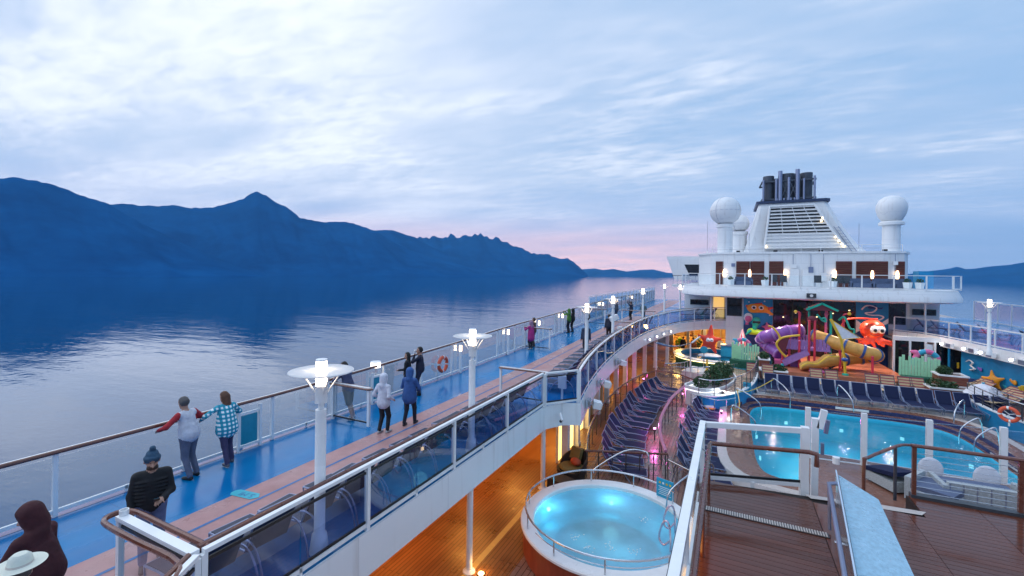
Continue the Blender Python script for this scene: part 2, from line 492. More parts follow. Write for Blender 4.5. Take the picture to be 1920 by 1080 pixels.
def pool_water(name, tint, milk=0.0, ripple=3.0, strength=0.25):
    m, n, l, b = nodes_of(name)
    n.remove(b)
    tcn = n.new('ShaderNodeTexCoord')
    nz = n.new('ShaderNodeTexNoise'); nz.inputs['Scale'].default_value = ripple; nz.inputs['Detail'].default_value = 4; nz.inputs['Distortion'].default_value = .6
    l.new(tcn.outputs['Object'], nz.inputs[0])
    bp = n.new('ShaderNodeBump'); bp.inputs['Strength'].default_value = strength; bp.inputs['Distance'].default_value = .05
    l.new(nz.outputs[0], bp.inputs['Height'])
    tr = n.new('ShaderNodeBsdfTransparent'); tr.inputs[0].default_value = (*tint, 1)
    body = tr.outputs[0]
    if milk:
        df = n.new('ShaderNodeBsdfDiffuse'); df.inputs[0].default_value = (0.42, 0.72, 0.88, 1)
        tl = n.new('ShaderNodeBsdfTranslucent'); tl.inputs[0].default_value = (0.25, 0.72, 1.0, 1)
        ad = n.new('ShaderNodeMixShader'); ad.inputs[0].default_value = .55
        l.new(df.outputs[0], ad.inputs[1]); l.new(tl.outputs[0], ad.inputs[2])
        fo = n.new('ShaderNodeTexNoise'); fo.inputs['Scale'].default_value = 0.9; fo.inputs['Detail'].default_value = 5
        l.new(tcn.outputs['Object'], fo.inputs[0])
        mr = n.new('ShaderNodeMapRange'); mr.inputs[1].default_value = .38; mr.inputs[2].default_value = .66; mr.inputs[3].default_value = milk * .7; mr.inputs[4].default_value = milk
        l.new(fo.outputs[0], mr.inputs[0])
        mk = n.new('ShaderNodeMixShader')
        l.new(mr.outputs[0], mk.inputs[0]); l.new(body, mk.inputs[1]); l.new(ad.outputs[0], mk.inputs[2])
        body = mk.outputs[0]
    gl = n.new('ShaderNodeBsdfGlossy'); gl.inputs['Roughness'].default_value = .03
    l.new(bp.outputs[0], gl.inputs['Normal'])
    fr = n.new('ShaderNodeFresnel'); fr.inputs[0].default_value = 1.33
    l.new(bp.outputs[0], fr.inputs['Normal'])
    mx = n.new('ShaderNodeMixShader')
    l.new(fr.outputs[0], mx.inputs[0]); l.new(body, mx.inputs[1]); l.new(gl.outputs[0], mx.inputs[2])
    l.new(mx.outputs[0], n['Material Output'].inputs[0])
    MATS[name] = m
pool_water('pool_water', (0.55, 0.93, 0.97))
pool_water('tub_water', (0.50, 0.92, 1.0), 0.9, 5.0, 0.3)

# ------------------------------------------------------------------ mesh builder
class MB:
    def __init__(s):
        s.v, s.f, s.m = [], [], []

    def add(s, vs, fs, mi=0):
        o = len(s.v)
        s.v += [tuple(map(float, p)) for p in vs]
        s.f += [tuple(i + o for i in q) for q in fs]
        s.m += [mi] * len(fs)
        return s

    def box(s, x0, x1, y0, y1, z0, z1, mi=0):
        return s.add([(x0, y0, z0), (x1, y0, z0), (x1, y1, z0), (x0, y1, z0), (x0, y0, z1), (x1, y0, z1), (x1, y1, z1), (x0, y1, z1)],
                     [(0, 3, 2, 1), (4, 5, 6, 7), (0, 1, 5, 4), (1, 2, 6, 5), (2, 3, 7, 6), (3, 0, 4, 7)], mi)

    def obox(s, c, size, rz=0.0, mi=0, rx=0.0, ry=0.0):
        M = Matrix.Rotation(rz, 3, 'Z') @ Matrix.Rotation(ry, 3, 'Y') @ Matrix.Rotation(rx, 3, 'X')
        a, b, d = (k / 2 for k in size)
        vs = [Vector(c) + M @ Vector(p) for p in [(-a, -b, -d), (a, -b, -d), (a, b, -d), (-a, b, -d), (-a, -b, d), (a, -b, d), (a, b, d), (-a, b, d)]]
        return s.add(vs, [(0, 3, 2, 1), (4, 5, 6, 7), (0, 1, 5, 4), (1, 2, 6, 5), (2, 3, 7, 6), (3, 0, 4, 7)], mi)

    def sweep(s, pts, prof, closed=False, mi=0, up=(0, 0, 1), radii=None):
        """profile [(side, up)] carried along a polyline with mitred corners"""
        P = [Vector(p) for p in pts]
        n, k = len(P), len(prof)
        up = Vector(up)
        vs = []
        side0 = None
        for i in range(n):
            if closed:
                d0, d1 = (P[i] - P[i - 1]).normalized(), (P[(i + 1) % n] - P[i]).normalized()
            else:
                d0 = (P[i] - P[i - 1]).normalized() if i else (P[1] - P[0]).normalized()
                d1 = (P[i + 1] - P[i]).normalized() if i < n - 1 else d0
            t = d0 + d1
            t = t.normalized() if t.length > 1e-5 else d1
            sd = t.cross(up)
            if sd.length < 0.2:
                sd = side0 - t * side0.dot(t) if side0 is not None else t.cross(Vector((0, 1, 0)))
            sd.normalize()
            if side0 is not None and sd.dot(side0) < -0.3:
                sd = -sd
            side0 = sd
            u = sd.cross(t).normalized()
            cosh = max(0.45, t.dot(d1))
            r = radii[i] if radii else 1.0
            for a, b in prof:
                vs.append(P[i] + sd * (a * r / (cosh if not radii else 1)) + u * (b * r))
        fs = []
        for i in range(n if closed else n - 1):
            j = (i + 1) % n
            for q in range(k):
                w = (q + 1) % k
                fs.append((i * k + q, i * k + w, j * k + w, j * k + q))
        if not closed:
            fs.append(tuple(range(k - 1, -1, -1)))
            fs.append(tuple((n - 1) * k + q for q in range(k)))
        return s.add(vs, fs, mi)

    def tube(s, pts, r, n=8, closed=False, mi=0, radii=None):
        prof = [(math.cos(2 * math.pi * i / n) * r, math.sin(2 * math.pi * i / n) * r) for i in range(n)]
        return s.sweep(pts, prof, closed, mi, radii=radii)

    def rect(s, pts, w, h, closed=False, mi=0):
        return s.sweep(pts, [(-w / 2, -h / 2), (w / 2, -h / 2), (w / 2, h / 2), (-w / 2, h / 2)], closed, mi)

    def lathe(s, prof, c=(0, 0, 0), n=24, mi=0, a0=0.0, a1=2 * math.pi):
        full = abs(a1 - a0 - 2 * math.pi) < 1e-6
        m = n if full else n + 1
        k = len(prof)
        vs = []
        for i in range(m):
            a = a0 + (a1 - a0) * i / n
            ca, sa = math.cos(a), math.sin(a)
            vs += [(c[0] + r * ca, c[1] + r * sa, c[2] + z) for r, z in prof]
        fs = []
        for i in range(n):
            j = (i + 1) % m
            for q in range(k - 1):
                fs.append((i * k + q, j * k + q, j * k + q + 1, i * k + q + 1))
        return s.add(vs, fs, mi)

    def prism(s, poly, z0, z1, mi=0):
        n = len(poly)
        ar = sum(poly[i][0] * poly[(i + 1) % n][1] - poly[(i + 1) % n][0] * poly[i][1] for i in range(n))
        if ar < 0:
            poly = poly[::-1]
        vs = [(x, y, z0) for x, y in poly] + [(x, y, z1) for x, y in poly]
        fs = [tuple(range(n - 1, -1, -1)), tuple(range(n, 2 * n))] + [(i, (i + 1) % n, n + (i + 1) % n, n + i) for i in range(n)]
        return s.add(vs, fs, mi)

    def plate(s, poly, axis, a, b, mi=0):
        """polygon in the plane across 'axis' (xz for Y, yz for X) given thickness a..b"""
        n = len(poly)
        mk = (lambda p, t: (p[0], t, p[1])) if axis == 'Y' else (lambda p, t: (t, p[0], p[1]))
        vs = [mk(p, a) for p in poly] + [mk(p, b) for p in poly]
        fs = [tuple(range(n)), tuple(range(2 * n - 1, n - 1, -1))] + [((i + 1) % n, i, n + i, n + (i + 1) % n) for i in range(n)]
        return s.add(vs, fs, mi)

    def sphere(s, c, r, nu=16, nv=10, mi=0, sc=(1, 1, 1)):
        pr = [(math.sin(math.pi * i / nv), -math.cos(math.pi * i / nv)) for i in range(nv + 1)]
        o = len(s.v)
        s.lathe([(max(a, 1e-4) * r, b * r) for a, b in pr], (0, 0, 0), nu, mi)
        for i in range(o, len(s.v)):
            p = s.v[i]
            s.v[i] = (c[0] + p[0] * sc[0], c[1] + p[1] * sc[1], c[2] + p[2] * sc[2])
        return s

    def wall(s, path, z0, z1, th, closed=False, mi=0):
        return s.sweep([(p[0], p[1], (z0 + z1) / 2) for p in path], [(-th / 2, -(z1 - z0) / 2), (th / 2, -(z1 - z0) / 2), (th / 2, (z1 - z0) / 2), (-th / 2, (z1 - z0) / 2)], closed, mi)

    def mesh(s, name, mats, smooth=False):
        me = bpy.data.meshes.new(name)
        me.from_pydata(s.v, [], s.f)
        for mm in (mats if isinstance(mats, (list, tuple)) else [mats]):
            me.materials.append(MATS[mm])
        if any(s.m):
            me.polygons.foreach_set('material_index', s.m)
        if smooth:
            me.polygons.foreach_set('use_smooth', [True] * len(s.f))
            try:
                me.set_sharp_from_angle(angle=R(40))
            except Exception:
                pass
        me.update()
        return me

    def build(s, name, mats, parent=None, smooth=False, kind=None, loc=None):
        o = bpy.data.objects.new(name, s.mesh(name, mats, smooth))
        COL.objects.link(o)
        if parent:
            o.parent = parent
            if loc is None:          # vertices are given in the parent's own space
                pass
        if loc is not None:
            o.location = loc
        if kind:
            o['kind'] = kind
        return o


def tag(o, label=None, cat=None, group=None, kind=None):
    for k, v in (('label', label), ('category', cat), ('group', group), ('kind', kind)):
        if v:
            o[k] = v
    return o


def empty(name, label, cat, loc=(0, 0, 0), rz=0.0, group=None):
    o = bpy.data.objects.new(name, None)
    COL.objects.link(o)
    o.location = loc
    o.rotation_euler = (0, 0, rz)
    o.empty_display_size = 0.2
    return tag(o, label, cat, group)


def inst(name, mesh, parent=None, loc=(0, 0, 0), rot=(0, 0, 0), scale=(1, 1, 1)):
    o = bpy.data.objects.new(name, mesh)
    COL.objects.link(o)
    o.parent = parent
    o.location, o.rotation_euler, o.scale = loc, rot, scale
    return o


def copy_tree(o, parent=None):
    kids = list(o.children)
    c = o.copy()
    COL.objects.link(c)
    c.parent = parent
    for k in kids:
        copy_tree(k, c)
    return c


def lamp(kind, name, loc, energy, color, parent=None, size=0.3, rot=None, spot=None):
    d = bpy.data.lights.new(name, kind)
    d.energy, d.color = energy, color
    if kind == 'AREA':
        d.size = size
    elif kind == 'POINT':
        d.shadow_soft_size = size
    elif kind == 'SPOT':
        d.spot_size, d.spot_blend, d.shadow_soft_size = spot, 0.7, size
    o = bpy.data.objects.new(name, d)
    COL.objects.link(o)
    o.location = loc
    if rot:
        o.rotation_euler = rot
    if parent:
        o.parent = parent
    return o


def smooth_path(pts, per=6):
    """Catmull-Rom through the given points"""
    P = [Vector(p) for p in pts]
    out = []
    for i in range(len(P) - 1):
        p0, p1, p2, p3 = P[max(i - 1, 0)], P[i], P[i + 1], P[min(i + 2, len(P) - 1)]
        for k in range(per):
            t = k / per
            out.append(0.5 * ((2 * p1) + (p2 - p0) * t + (2 * p0 - 5 * p1 + 4 * p2 - p3) * t * t + (3 * p1 - p0 - 3 * p2 + p3) * t ** 3))
    out.append(P[-1])
    return [tuple(p) for p in out]


def resample(pts, step):
    P = [Vector(p) for p in pts]
    L = [0.0]
    for a, b in zip(P, P[1:]):
        L.append(L[-1] + (b - a).length)
    n = max(1, round(L[-1] / step))
    out = []
    for i in range(n + 1):
        d = L[-1] * i / n
        j = 0
        while j < len(P) - 2 and L[j + 1] < d:
            j += 1
        t = (d - L[j]) / max(1e-9, L[j + 1] - L[j])
        out.append(tuple(P[j].lerp(P[j + 1], min(1, t))))
    return out


# ------------------------------------------------------------------ figures: tapered limbs blended into one surface
def sdf_mesh(name, prims, mats, vox, k=0.03):
    """prims: (a, b, ra, rb, scale, mat index); one continuous mesh by surface nets"""
    A = np.array([p[0] for p in prims], float); B = np.array([p[1] for p in prims], float)
    rm = max(max(p[2], p[3]) for p in prims)
    lo = np.minimum(A, B).min(0) - rm * 1.6 - vox * 2
    hi = np.maximum(A, B).max(0) + rm * 1.6 + vox * 2
    n = np.ceil((hi - lo) / vox).astype(int) + 1
    ax = [lo[i] + vox * np.arange(n[i]) for i in range(3)]
    def one(p, pr):
        a, b, ra, rb, sc = np.array(pr[0], float), np.array(pr[1], float), pr[2], pr[3], np.array(pr[4], float)
        q = (p - a) / sc
        ab = (b - a) / sc
        L = max(1e-9, float(ab @ ab))
        t = np.clip(q @ ab / L, 0, 1)
        return (np.linalg.norm(q - t[..., None] * ab, axis=-1) - (ra + (rb - ra) * t)) * sc.min()
    D = np.full(n, 9.0)
    for pr in prims:
        kk = pr[6] if len(pr) > 6 else k
        reach = max(pr[2], pr[3]) * max(max(pr[4]), 1.0) + 2.5 * kk / min(pr[4]) + 2 * vox
        p0 = np.minimum(np.array(pr[0], float), np.array(pr[1], float)) - reach
        p1 = np.maximum(np.array(pr[0], float), np.array(pr[1], float)) + reach
        i0 = np.maximum(0, np.floor((p0 - lo) / vox).astype(int)); i1 = np.minimum(n, np.ceil((p1 - lo) / vox).astype(int) + 1)
        G = np.stack(np.meshgrid(*[ax[c][i0[c]:i1[c]] for c in range(3)], indexing='ij'), -1)
        d = one(G, pr)
        sl = tuple(slice(i0[c], i1[c]) for c in range(3))
        O = D[sl]
        h = np.clip(0.5 + 0.5 * (O - d) / kk, 0, 1)
        D[sl] = O * (1 - h) + d * h - kk * h * (1 - h)
    S = D < 0
    idx = -np.ones(np.array(n) - 1, int)
    off = [(i, j, q) for i in (0, 1) for j in (0, 1) for q in (0, 1)]
    cs = np.stack([S[i:n[0] - 1 + i, j:n[1] - 1 + j, q:n[2] - 1 + q] for i, j, q in off], -1)
    cd = np.stack([D[i:n[0] - 1 + i, j:n[1] - 1 + j, q:n[2] - 1 + q] for i, j, q in off], -1)
    act = cs.any(-1) & ~cs.all(-1)
    cells = np.argwhere(act)
    idx[act] = np.arange(len(cells))
    vals = cd[act]
    acc = np.zeros((len(cells), 3)); cnt = np.zeros(len(cells))
    for e0 in range(8):
        for e1 in range(e0 + 1, 8):
            o0, o1 = np.array(off[e0]), np.array(off[e1])
            if abs(o0 - o1).sum() != 1:
                continue
            a, b = vals[:, e0], vals[:, e1]
            c = (a < 0) != (b < 0)
            t = np.where(c, a / np.where(a == b, 1, a - b), 0)
            acc += np.where(c[:, None], o0 + t[:, None] * (o1 - o0), 0)
            cnt += c
    V = lo + vox * (cells + acc / np.maximum(cnt, 1)[:, None])
    F = []
    for axn in range(3):
        b1, b2 = (axn + 1) % 3, (axn + 2) % 3
        sl0 = [slice(None)] * 3; sl1 = [slice(None)] * 3
        sl0[axn] = slice(0, -1); sl1[axn] = slice(1, None)
        s0, s1 = S[tuple(sl0)], S[tuple(sl1)]
        e = np.argwhere(s0 != s1)
        e = e[(e[:, b1] > 0) & (e[:, b2] > 0) & (e[:, b1] < n[b1] - 1) & (e[:, b2] < n[b2] - 1)]
        q = []
        for u, w in ((0, 0), (1, 0), (1, 1), (0, 1)):
            c = e.copy(); c[:, b1] -= 1 - u; c[:, b2] -= 1 - w
            q.append(idx[c[:, 0], c[:, 1], c[:, 2]])
        q = np.stack(q, 1)
        flip = ~s0[e[:, 0], e[:, 1], e[:, 2]]
        q[flip] = q[flip][:, ::-1]
        F.append(q)
    F = np.concatenate(F)
    C = V[F].mean(1)
    best = np.stack([one(C, pr) for pr in prims], 1).argmin(1)
    mi = np.array([pr[5] for pr in prims])[best]
    me = bpy.data.meshes.new(name)
    me.from_pydata(V.tolist(), [], F.tolist())
    for mm in mats:
        me.materials.append(MATS[mm])
    me.polygons.foreach_set('material_index', mi.astype(np.int32))
    me.polygons.foreach_set('use_smooth', [True] * len(F))
    me.update()
    return me
U1 = (1, 1, 1)

# ------------------------------------------------------------------ sea and mountains
SEA = -41.0
mb = MB()
rings = [0, 30, 80, 200, 600, 2000, 6000, 15000, 40000]
mb.lathe([(max(r, .01), 0) for r in rings], (0, 0, 0), 48)
mb.f = [q[::-1] for q in mb.f]
sea = mb.build('sea', 'sea_water', loc=(0, 0, SEA))
tag(sea, kind='structure')


def value_noise(x, y, seed):
    xi, yi = np.floor(x).astype(int), np.floor(y).astype(int)
    fx, fy = x - xi, y - yi
    fx, fy = fx * fx * (3 - 2 * fx), fy * fy * (3 - 2 * fy)
    def h(a, b):
        q = np.sin(a * 127.1 + b * 311.7 + seed * 74.7) * 43758.5453
        return q - np.floor(q)
    return (h(xi, yi) * (1 - fx) + h(xi + 1, yi) * fx) * (1 - fy) + (h(xi, yi + 1) * (1 - fx) + h(xi + 1, yi + 1) * fx) * fy


def mountain(prof, shore, crest, back, seed, na=150, jag=.012):
    """a real massif: shoreline, forested slope cut by gullies, crest, far slope"""
    az = np.linspace(prof[0][0], prof[-1][0], na)
    el = np.interp(az, [p[0] for p in prof], [p[1] for p in prof])
    top = np.maximum(4.6 + el * crest - SEA, 1.0)
    rows = [(shore + (crest - shore) * t, t ** 1.25) for t in np.linspace(0, 1, 22)] + \
           [(crest + (back - crest) * t, 1 - t) for t in np.linspace(0.12, 1, 7)]
    vs, fs = [], []
    for i in range(na):
        a = R(az[i])
        for j, (d, g) in enumerate(rows):
            x, y = d * math.sin(a), d * math.cos(a)
            w = 4 * g * (1 - g) if j < 22 else 0.0
            u = az[i] * .45 + d * 0.0016
            nz = float(value_noise(np.array(u), np.array(d * .0006), seed)) - .5
            n2 = float(value_noise(np.array(az[i] * 1.4 + d * .0025), np.array(d * .002), seed + 3)) - .5
            n4 = float(value_noise(np.array(az[i] * 2.6), np.array(seed * 1.7), seed + 9))
            z = top[i] * (g + w * (0.17 * nz + 0.05 * n2)) + ((n2 * 0.02 + (n4 - .5) * jag) * top[i] if g > .9 else 0)
            vs.append((x, y, SEA - 3 + max(z, 0) + (3 if j == 0 else 0) * 0))
    k = len(rows)
    for i in range(na - 1):
        for j in range(k - 1):
            fs.append((i * k + j, (i + 1) * k + j, (i + 1) * k + j + 1, i * k + j + 1))
    m = MB().add(vs, fs)
    m.f = [q[::-1] for q in m.f]
    return tag(m.build('mountain', 'mountain_haze_blue', smooth=True), kind='structure')

M1 = [(-118, .10), (-108, .13), (-98, .10), (-90, .09), (-85.3, 0.085), (-82.96, 0.1027), (-79.56, 0.1233), (-75.51, 0.1315), (-74.3, 0.1343), (-73.36, 0.1329), (-72.04, 0.1265), (-70.66, 0.118), (-68.83, 0.108), (-67.68, 0.0941), (-66.07, 0.0765), (-63.08, 0.0468), (-59.35, 0.0167), (-56.33, -0.0017), (-55.28, -0.0099)]
M2 = [(-76, .02), (-71.67, 0.0682), (-69.57, 0.103), (-67.3, 0.1093), (-66.09, 0.1079), (-63.56, 0.1135), (-62.22, 0.111), (-60.37, 0.116), (-58.44, 0.1304), (-57.55, 0.137), (-56.43, 0.1535), (-55.49, 0.1478), (-54.31, 0.1339), (-52.94, 0.123), (-51.98, 0.1068), (-49.81, 0.1015), (-47.45, 0.1027), (-46.11, 0.1028), (-43.75, 0.0876), (-39.88, 0.0515), (-35.21, 0.0213), (-31.11, 0.0033), (-29.05, -0.0059)]
M3 = [(-54, .01), (-48.61, 0.0637), (-44.99, 0.0844), (-42.99, 0.0893), (-41.52, 0.0903), (-40.23, 0.083), (-38.91, 0.0778), (-37.25, 0.061), (-33.87, 0.0337), (-30.44, 0.0154), (-26.98, 0.0018), (-25.6, -0.0051)]
M4 = [(-47, .01), (-42.45, 0.0445), (-40.54, 0.0664), (-38.91, 0.0767), (-37.79, 0.0749), (-36.26, 0.078), (-35.25, 0.0749), (-34.24, 0.0837), (-33.08, 0.0794), (-31.86, 0.0834), (-30.49, 0.0875), (-29.66, 0.0806), (-27.73, 0.0751), (-26.34, 0.0634), (-24.6, 0.0529), (-23.56, 0.0447), (-21.5, 0.0415), (-20.13, 0.0345), (-19.11, 0.0347), (-18.22, 0.0241), (-17.4, 0.0111), (-16.58, -0.0018)]
M5 = [(-19.42, 0.0011), (-17.73, 0.0099), (-15.72, 0.0126), (-14.72, 0.0093), (-13.4, 0.0119), (-11.77, 0.0064), (-10.17, 0.0102), (-8.59, 0.0116), (-7.03, 0.005), (-5.21, 0.0032), (-3.43, 0.0047), (-1.69, -0.0026)]
M6 = [(13.04, -0.0032), (15.43, 0.0066), (16.93, 0.0122), (18.01, 0.0149), (18.43, 0.0166), (18.87, 0.02), (19.39, 0.0158), (20.05, 0.0167), (20.7, 0.0191), (21.33, 0.0207), (22.11, 0.0223), (23.0, 0.0261), (24.56, 0.0304), (26.66, 0.0262), (32, 0.03), (40, .02), (46, 0)]
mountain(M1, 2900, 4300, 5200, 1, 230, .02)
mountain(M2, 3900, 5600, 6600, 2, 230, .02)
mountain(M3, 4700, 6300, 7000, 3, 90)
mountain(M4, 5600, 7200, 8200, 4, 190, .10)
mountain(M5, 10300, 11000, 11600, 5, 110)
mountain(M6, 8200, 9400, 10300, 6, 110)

# ------------------------------------------------------------------ the air over the water
hz = MB().box(-12000, 12000, -12000, 12000, SEA - 1.0, 900)
haze = hz.build('haze', 'white')
tag(haze, kind='stuff')
m, n, l, b = nodes_of('haze_air')
n.remove(b)
pv = n.new('ShaderNodeVolumePrincipled')
pv.inputs['Color'].default_value = (0.18, 0.55, 0.97, 1)
pv.inputs['Density'].default_value = 4.8e-5
l.new(pv.outputs[0], n['Material Output'].inputs['Volume'])
haze.data.materials[0] = m

# ------------------------------------------------------------------ the ship's hull and decks
def zd(y):
    """the promenade rises gently towards the funnel"""
    t = min(1, max(0, (y - 14) / 34))
    return 0.5 * t * t * (3 - 2 * t)

INNER = [(-5.72, -6), (-5.72, 0), (-5.72, 5), (-5.72, 10), (-5.72, 14.2), (-5.3, 14.9), (-4.75, 15.2)] + \
        [p[:2] for p in smooth_path([(-4.75, 15.2, 0), (-5.2, 18, 0), (-5.6, 22, 0), (-5.75, 27, 0), (-5.55, 32.5, 0), (-4.95, 36.5, 0), (-4.1, 40, 0), (-2.7, 43, 0), (-1.0, 44.6, 0), (1.0, 45, 0)], 4)][1:]
OUT = -11.25
bm = MB()
vs, fs = [], []
for (x, y) in INNER:
    z = zd(y)
    vs += [(OUT, y, z), (x, y, z), (OUT, y, z - .22), (x, y, z - .22)]
for i in range(len(INNER) - 1):
    a, b2 = i * 4, i * 4 + 4
    fs += [(a, a + 1, b2 + 1, b2), (a + 2, b2 + 2, b2 + 3, a + 3)]
bm.add(vs, fs)
far_end = [(OUT, 45, zd(45)), (1.0, 45, zd(45)), (1.0, 60, zd(60)), (OUT, 78, zd(60)), (-4, 78, zd(60))]
bm.add([(OUT, 45, .5), (1.0, 45, .5), (1.0, 60, .5), (-4, 78, .5), (OUT, 78, .5)], [(0, 1, 2, 3, 4)])
tag(bm.build('promenade_deck', 'deck_blue'), kind='structure')

def strip(name, material, x0, x1, y0, y1, lift, step=2.0):
    m = MB()
    n_ = max(1, int((y1 - y0) / step))
    vs, fs = [], []
    for i in range(n_ + 1):
        y = y0 + (y1 - y0) * i / n_
        vs += [(x0, y, zd(y) + lift), (x1, y, zd(y) + lift)]
    for i in range(n_):
        fs.append((2 * i, 2 * i + 1, 2 * i + 3, 2 * i + 2))
    m.add(vs, fs)
    return tag(m.build(name, material), kind='structure')

strip('running_track', 'track_pink', -9.02, -7.0, -6, 76, .004)
strip('track_line', 'track_line', -8.45, -8.38, -6, 76, .008)

# the distance mark painted on the track
mk = MB()
L, W = 0.62, 0.24
poly = [(-L / 2, -W / 2), (L / 2 - .1, -W / 2), (L / 2, 0), (L / 2 - .1, W / 2), (-L / 2, W / 2), (-L / 2 - .07, W * .2), (-L / 2 - .07, -W * .2)]
mk.add([(x, y, 0) for x, y in poly], [tuple(range(len(poly)))])
mark = mk.build('track_marking', 'mark_cyan', loc=(-8.78, 5.72, .012))
mark.rotation_euler = (0, 0, R(8))
tag(mark, 'cyan arrow mark reading 5 MI painted on the pink track', 'floor marking')
cu = bpy.data.curves.new('letters', 'FONT')
cu.body = '5 MI'
cu.size = 0.2
cu.align_x = 'CENTER'
cu.align_y = 'CENTER'
tmp = bpy.data.objects.new('letters', cu)
COL.objects.link(tmp)
dg = bpy.context.evaluated_depsgraph_get()
lm = bpy.data.meshes.new_from_object(tmp.evaluated_get(dg))
bpy.data.objects.remove(tmp)
lm.materials.clear()
lm.materials.append(MATS['track_line'])
inst('lettering', lm, mark, (0.0, 0, .003), (0, 0, R(180)))

# hull side, and the white fascia below the promenade's inner edge
hb = MB()
hb.add([(OUT - .05, -6, -.05), (OUT - .05, 78, .4), (OUT - .6, 78, SEA - 1), (OUT - .6, -6, SEA - 1)], [(0, 1, 2, 3)])
hb.add([(22.2, -6, -.05), (22.2, 78, .4), (22.8, 78, SEA - 1), (22.8, -6, SEA - 1)], [(3, 2, 1, 0)])
tag(hb.build('ship_hull', 'white_hull'), kind='structure')
# waterway gutter at the deck's outer edge
gb = MB()
for i in range(38):
    y = -6 + i * 2.2
    gb.add([(OUT, y, zd(y) + .005), (OUT + .20, y, zd(y) + .005), (OUT + .20, y + 2.2, zd(y + 2.2) + .005), (OUT, y + 2.2, zd(y + 2.2) + .005)], [(0, 1, 2, 3)])
mat('gutter_violet', (0.13, 0.12, 0.28), 0.3, var=0.2, scale=2, rvar=.1)
tag(gb.build('deck_gutter', 'gutter_violet'), kind='structure')

fa = MB()
FD = 0.78
pts = [p for p in INNER]
vs, fs = [], []
for x, y in pts:
    z = zd(y)
    vs += [(x, y, z + .012), (x + .03, y, z + .012), (x + .05, y, z - FD), (x - .45, y, z - FD), (x - .5, y, z - FD + .18)]
k = 5
for i in range(len(pts) - 1):
    for q in range(k - 1):
        fs.append((i * k + q, i * k + q + 1, (i + 1) * k + q + 1, (i + 1) * k + q))
fa.add(vs, fs)
tag(fa.build('deck_fascia', 'white_hull'), kind='structure')
cb = MB().add([(OUT, -6, -.62), (-5.9, -6, -.62), (-5.9, 46, -.3), (OUT, 46, -.3)], [(0, 1, 2, 3)])
tag(cb.build('deck_ceiling', 'tan_wall'), kind='structure')

# pool deck, three metres below
LO = -3.0
lb = MB().add([(OUT, -6, LO), (-4.9, -6, LO), (-4.9, 60, LO), (OUT, 60, LO)], [(0, 1, 2, 3)])
tag(lb.build('lower_deck', 'teak'), kind='structure')
sb = MB()
sb.add([(-5.95, -6, LO + .004), (-5.78, -6, LO + .004), (-5.78, 15.6, LO + .004), (-5.95, 15.6, LO + .004)], [(0, 1, 2, 3)])
mat('stripe_yellow', (0.72, 0.47, 0.13), 0.4, var=.1)
tag(sb.build('deck_stripe', 'stripe_yellow'), kind='structure')
# far wall of the covered walkway with lit doors
wb = MB().box(OUT, OUT + .15, -6, 60, LO, -.35)
tag(wb.build('walkway_wall', 'tan_wall'), kind='structure')

# ------------------------------------------------------------------ railings
POST = MB().box(-.04, .04, -.035, .035, 0, 1).mesh('post', 'white')
STUB = MB().box(-.025, .025, -.025, .025, 0, 1).mesh('stub_post', 'white')


def glass_rail(name, label, path, h, posts, glass_mat, wood_side=0.0, foot=.1, bar=.07, glass_top=-.1, thick=.075, top_tube=True, black_trim=False, stubs=True, wood=.075):
    """path: 3-D points at deck level; every bay gets its own post and pane"""
    root = empty(name, label, 'railing', path[0])
    o = Vector(path[0])
    loc = [tuple(Vector(p) - o) for p in path]
    up = lambda P, z: [(p[0], p[1], p[2] + z) for p in P]
    hh = h if callable(h) else (lambda p: h)
    top = [(p[0], p[1], p[2] + hh(q)) for p, q in zip(loc, path)]
    MB().rect(top, thick, .055).build('top_rail', 'white', root)
    if wood_side:
        m = MB()
        side = []
        for i, p in enumerate(top):
            a, b = Vector(top[max(i - 1, 0)]), Vector(top[min(i + 1, len(top) - 1)])
            t = (b - a).normalized()
            sd = t.cross(Vector((0, 0, 1))).normalized()
            side.append(tuple(Vector(p) + sd * wood_side + Vector((0, 0, .008))))
        m.sweep(side, [(math.cos(a * math.pi / 4) * wood / 2, math.sin(a * math.pi / 4) * wood * .55) for a in range(8)])
        m.build('wooden_handrail', 'rail_wood', root, smooth=True)
    MB().rect(up(loc, foot), .05, bar).build('bottom_rail', 'white', root)
    marks = resample(path, posts)
    for i, p in enumerate(marks):
        q = Vector(p) - o
        inst('post', POST, root, q, (0, 0, 0), (1, 1, hh(p) - .03))
    for a, b in zip(marks, marks[1:]):
        A, B = Vector(a) - o, Vector(b) - o
        d = (B - A)
        n_ = 2 if stubs else 1
        for s in range(n_):
            P, Q = A + d * ((s + .03 * (s == 0)) / n_), A + d * ((s + 1 - .03 * (s == n_ - 1)) / n_)
            if stubs:
                P = P + d * .004
                Q = Q - d * .004
            zt = hh(a) + glass_top
            t = d.normalized().cross(Vector((0, 0, 1))) * .006
            vs = [P - t, Q - t, Q + t, P + t]
            z0 = foot + bar / 2 + .005
            g = MB().add([(v.x, v.y, v.z + z0) for v in vs] + [(v.x, v.y, v.z + zt) for v in vs],
                         [(0, 3, 2, 1), (4, 5, 6, 7), (0, 1, 5, 4), (1, 2, 6, 5), (2, 3, 7, 6), (3, 0, 4, 7)])
            pane = g.build('glass_pane', glass_mat, root)
            if black_trim:
                for zz in (z0 + .02, zt - .02):
                    MB().rect([P + Vector((0, 0, zz)), Q + Vector((0, 0, zz))], .03, .04).build('seal', 'black', pane)
        if stubs:
            mid = A + d * .5
            inst('stub_post', STUB, root, mid, (0, 0, 0), (1, 1, .14))
    return root

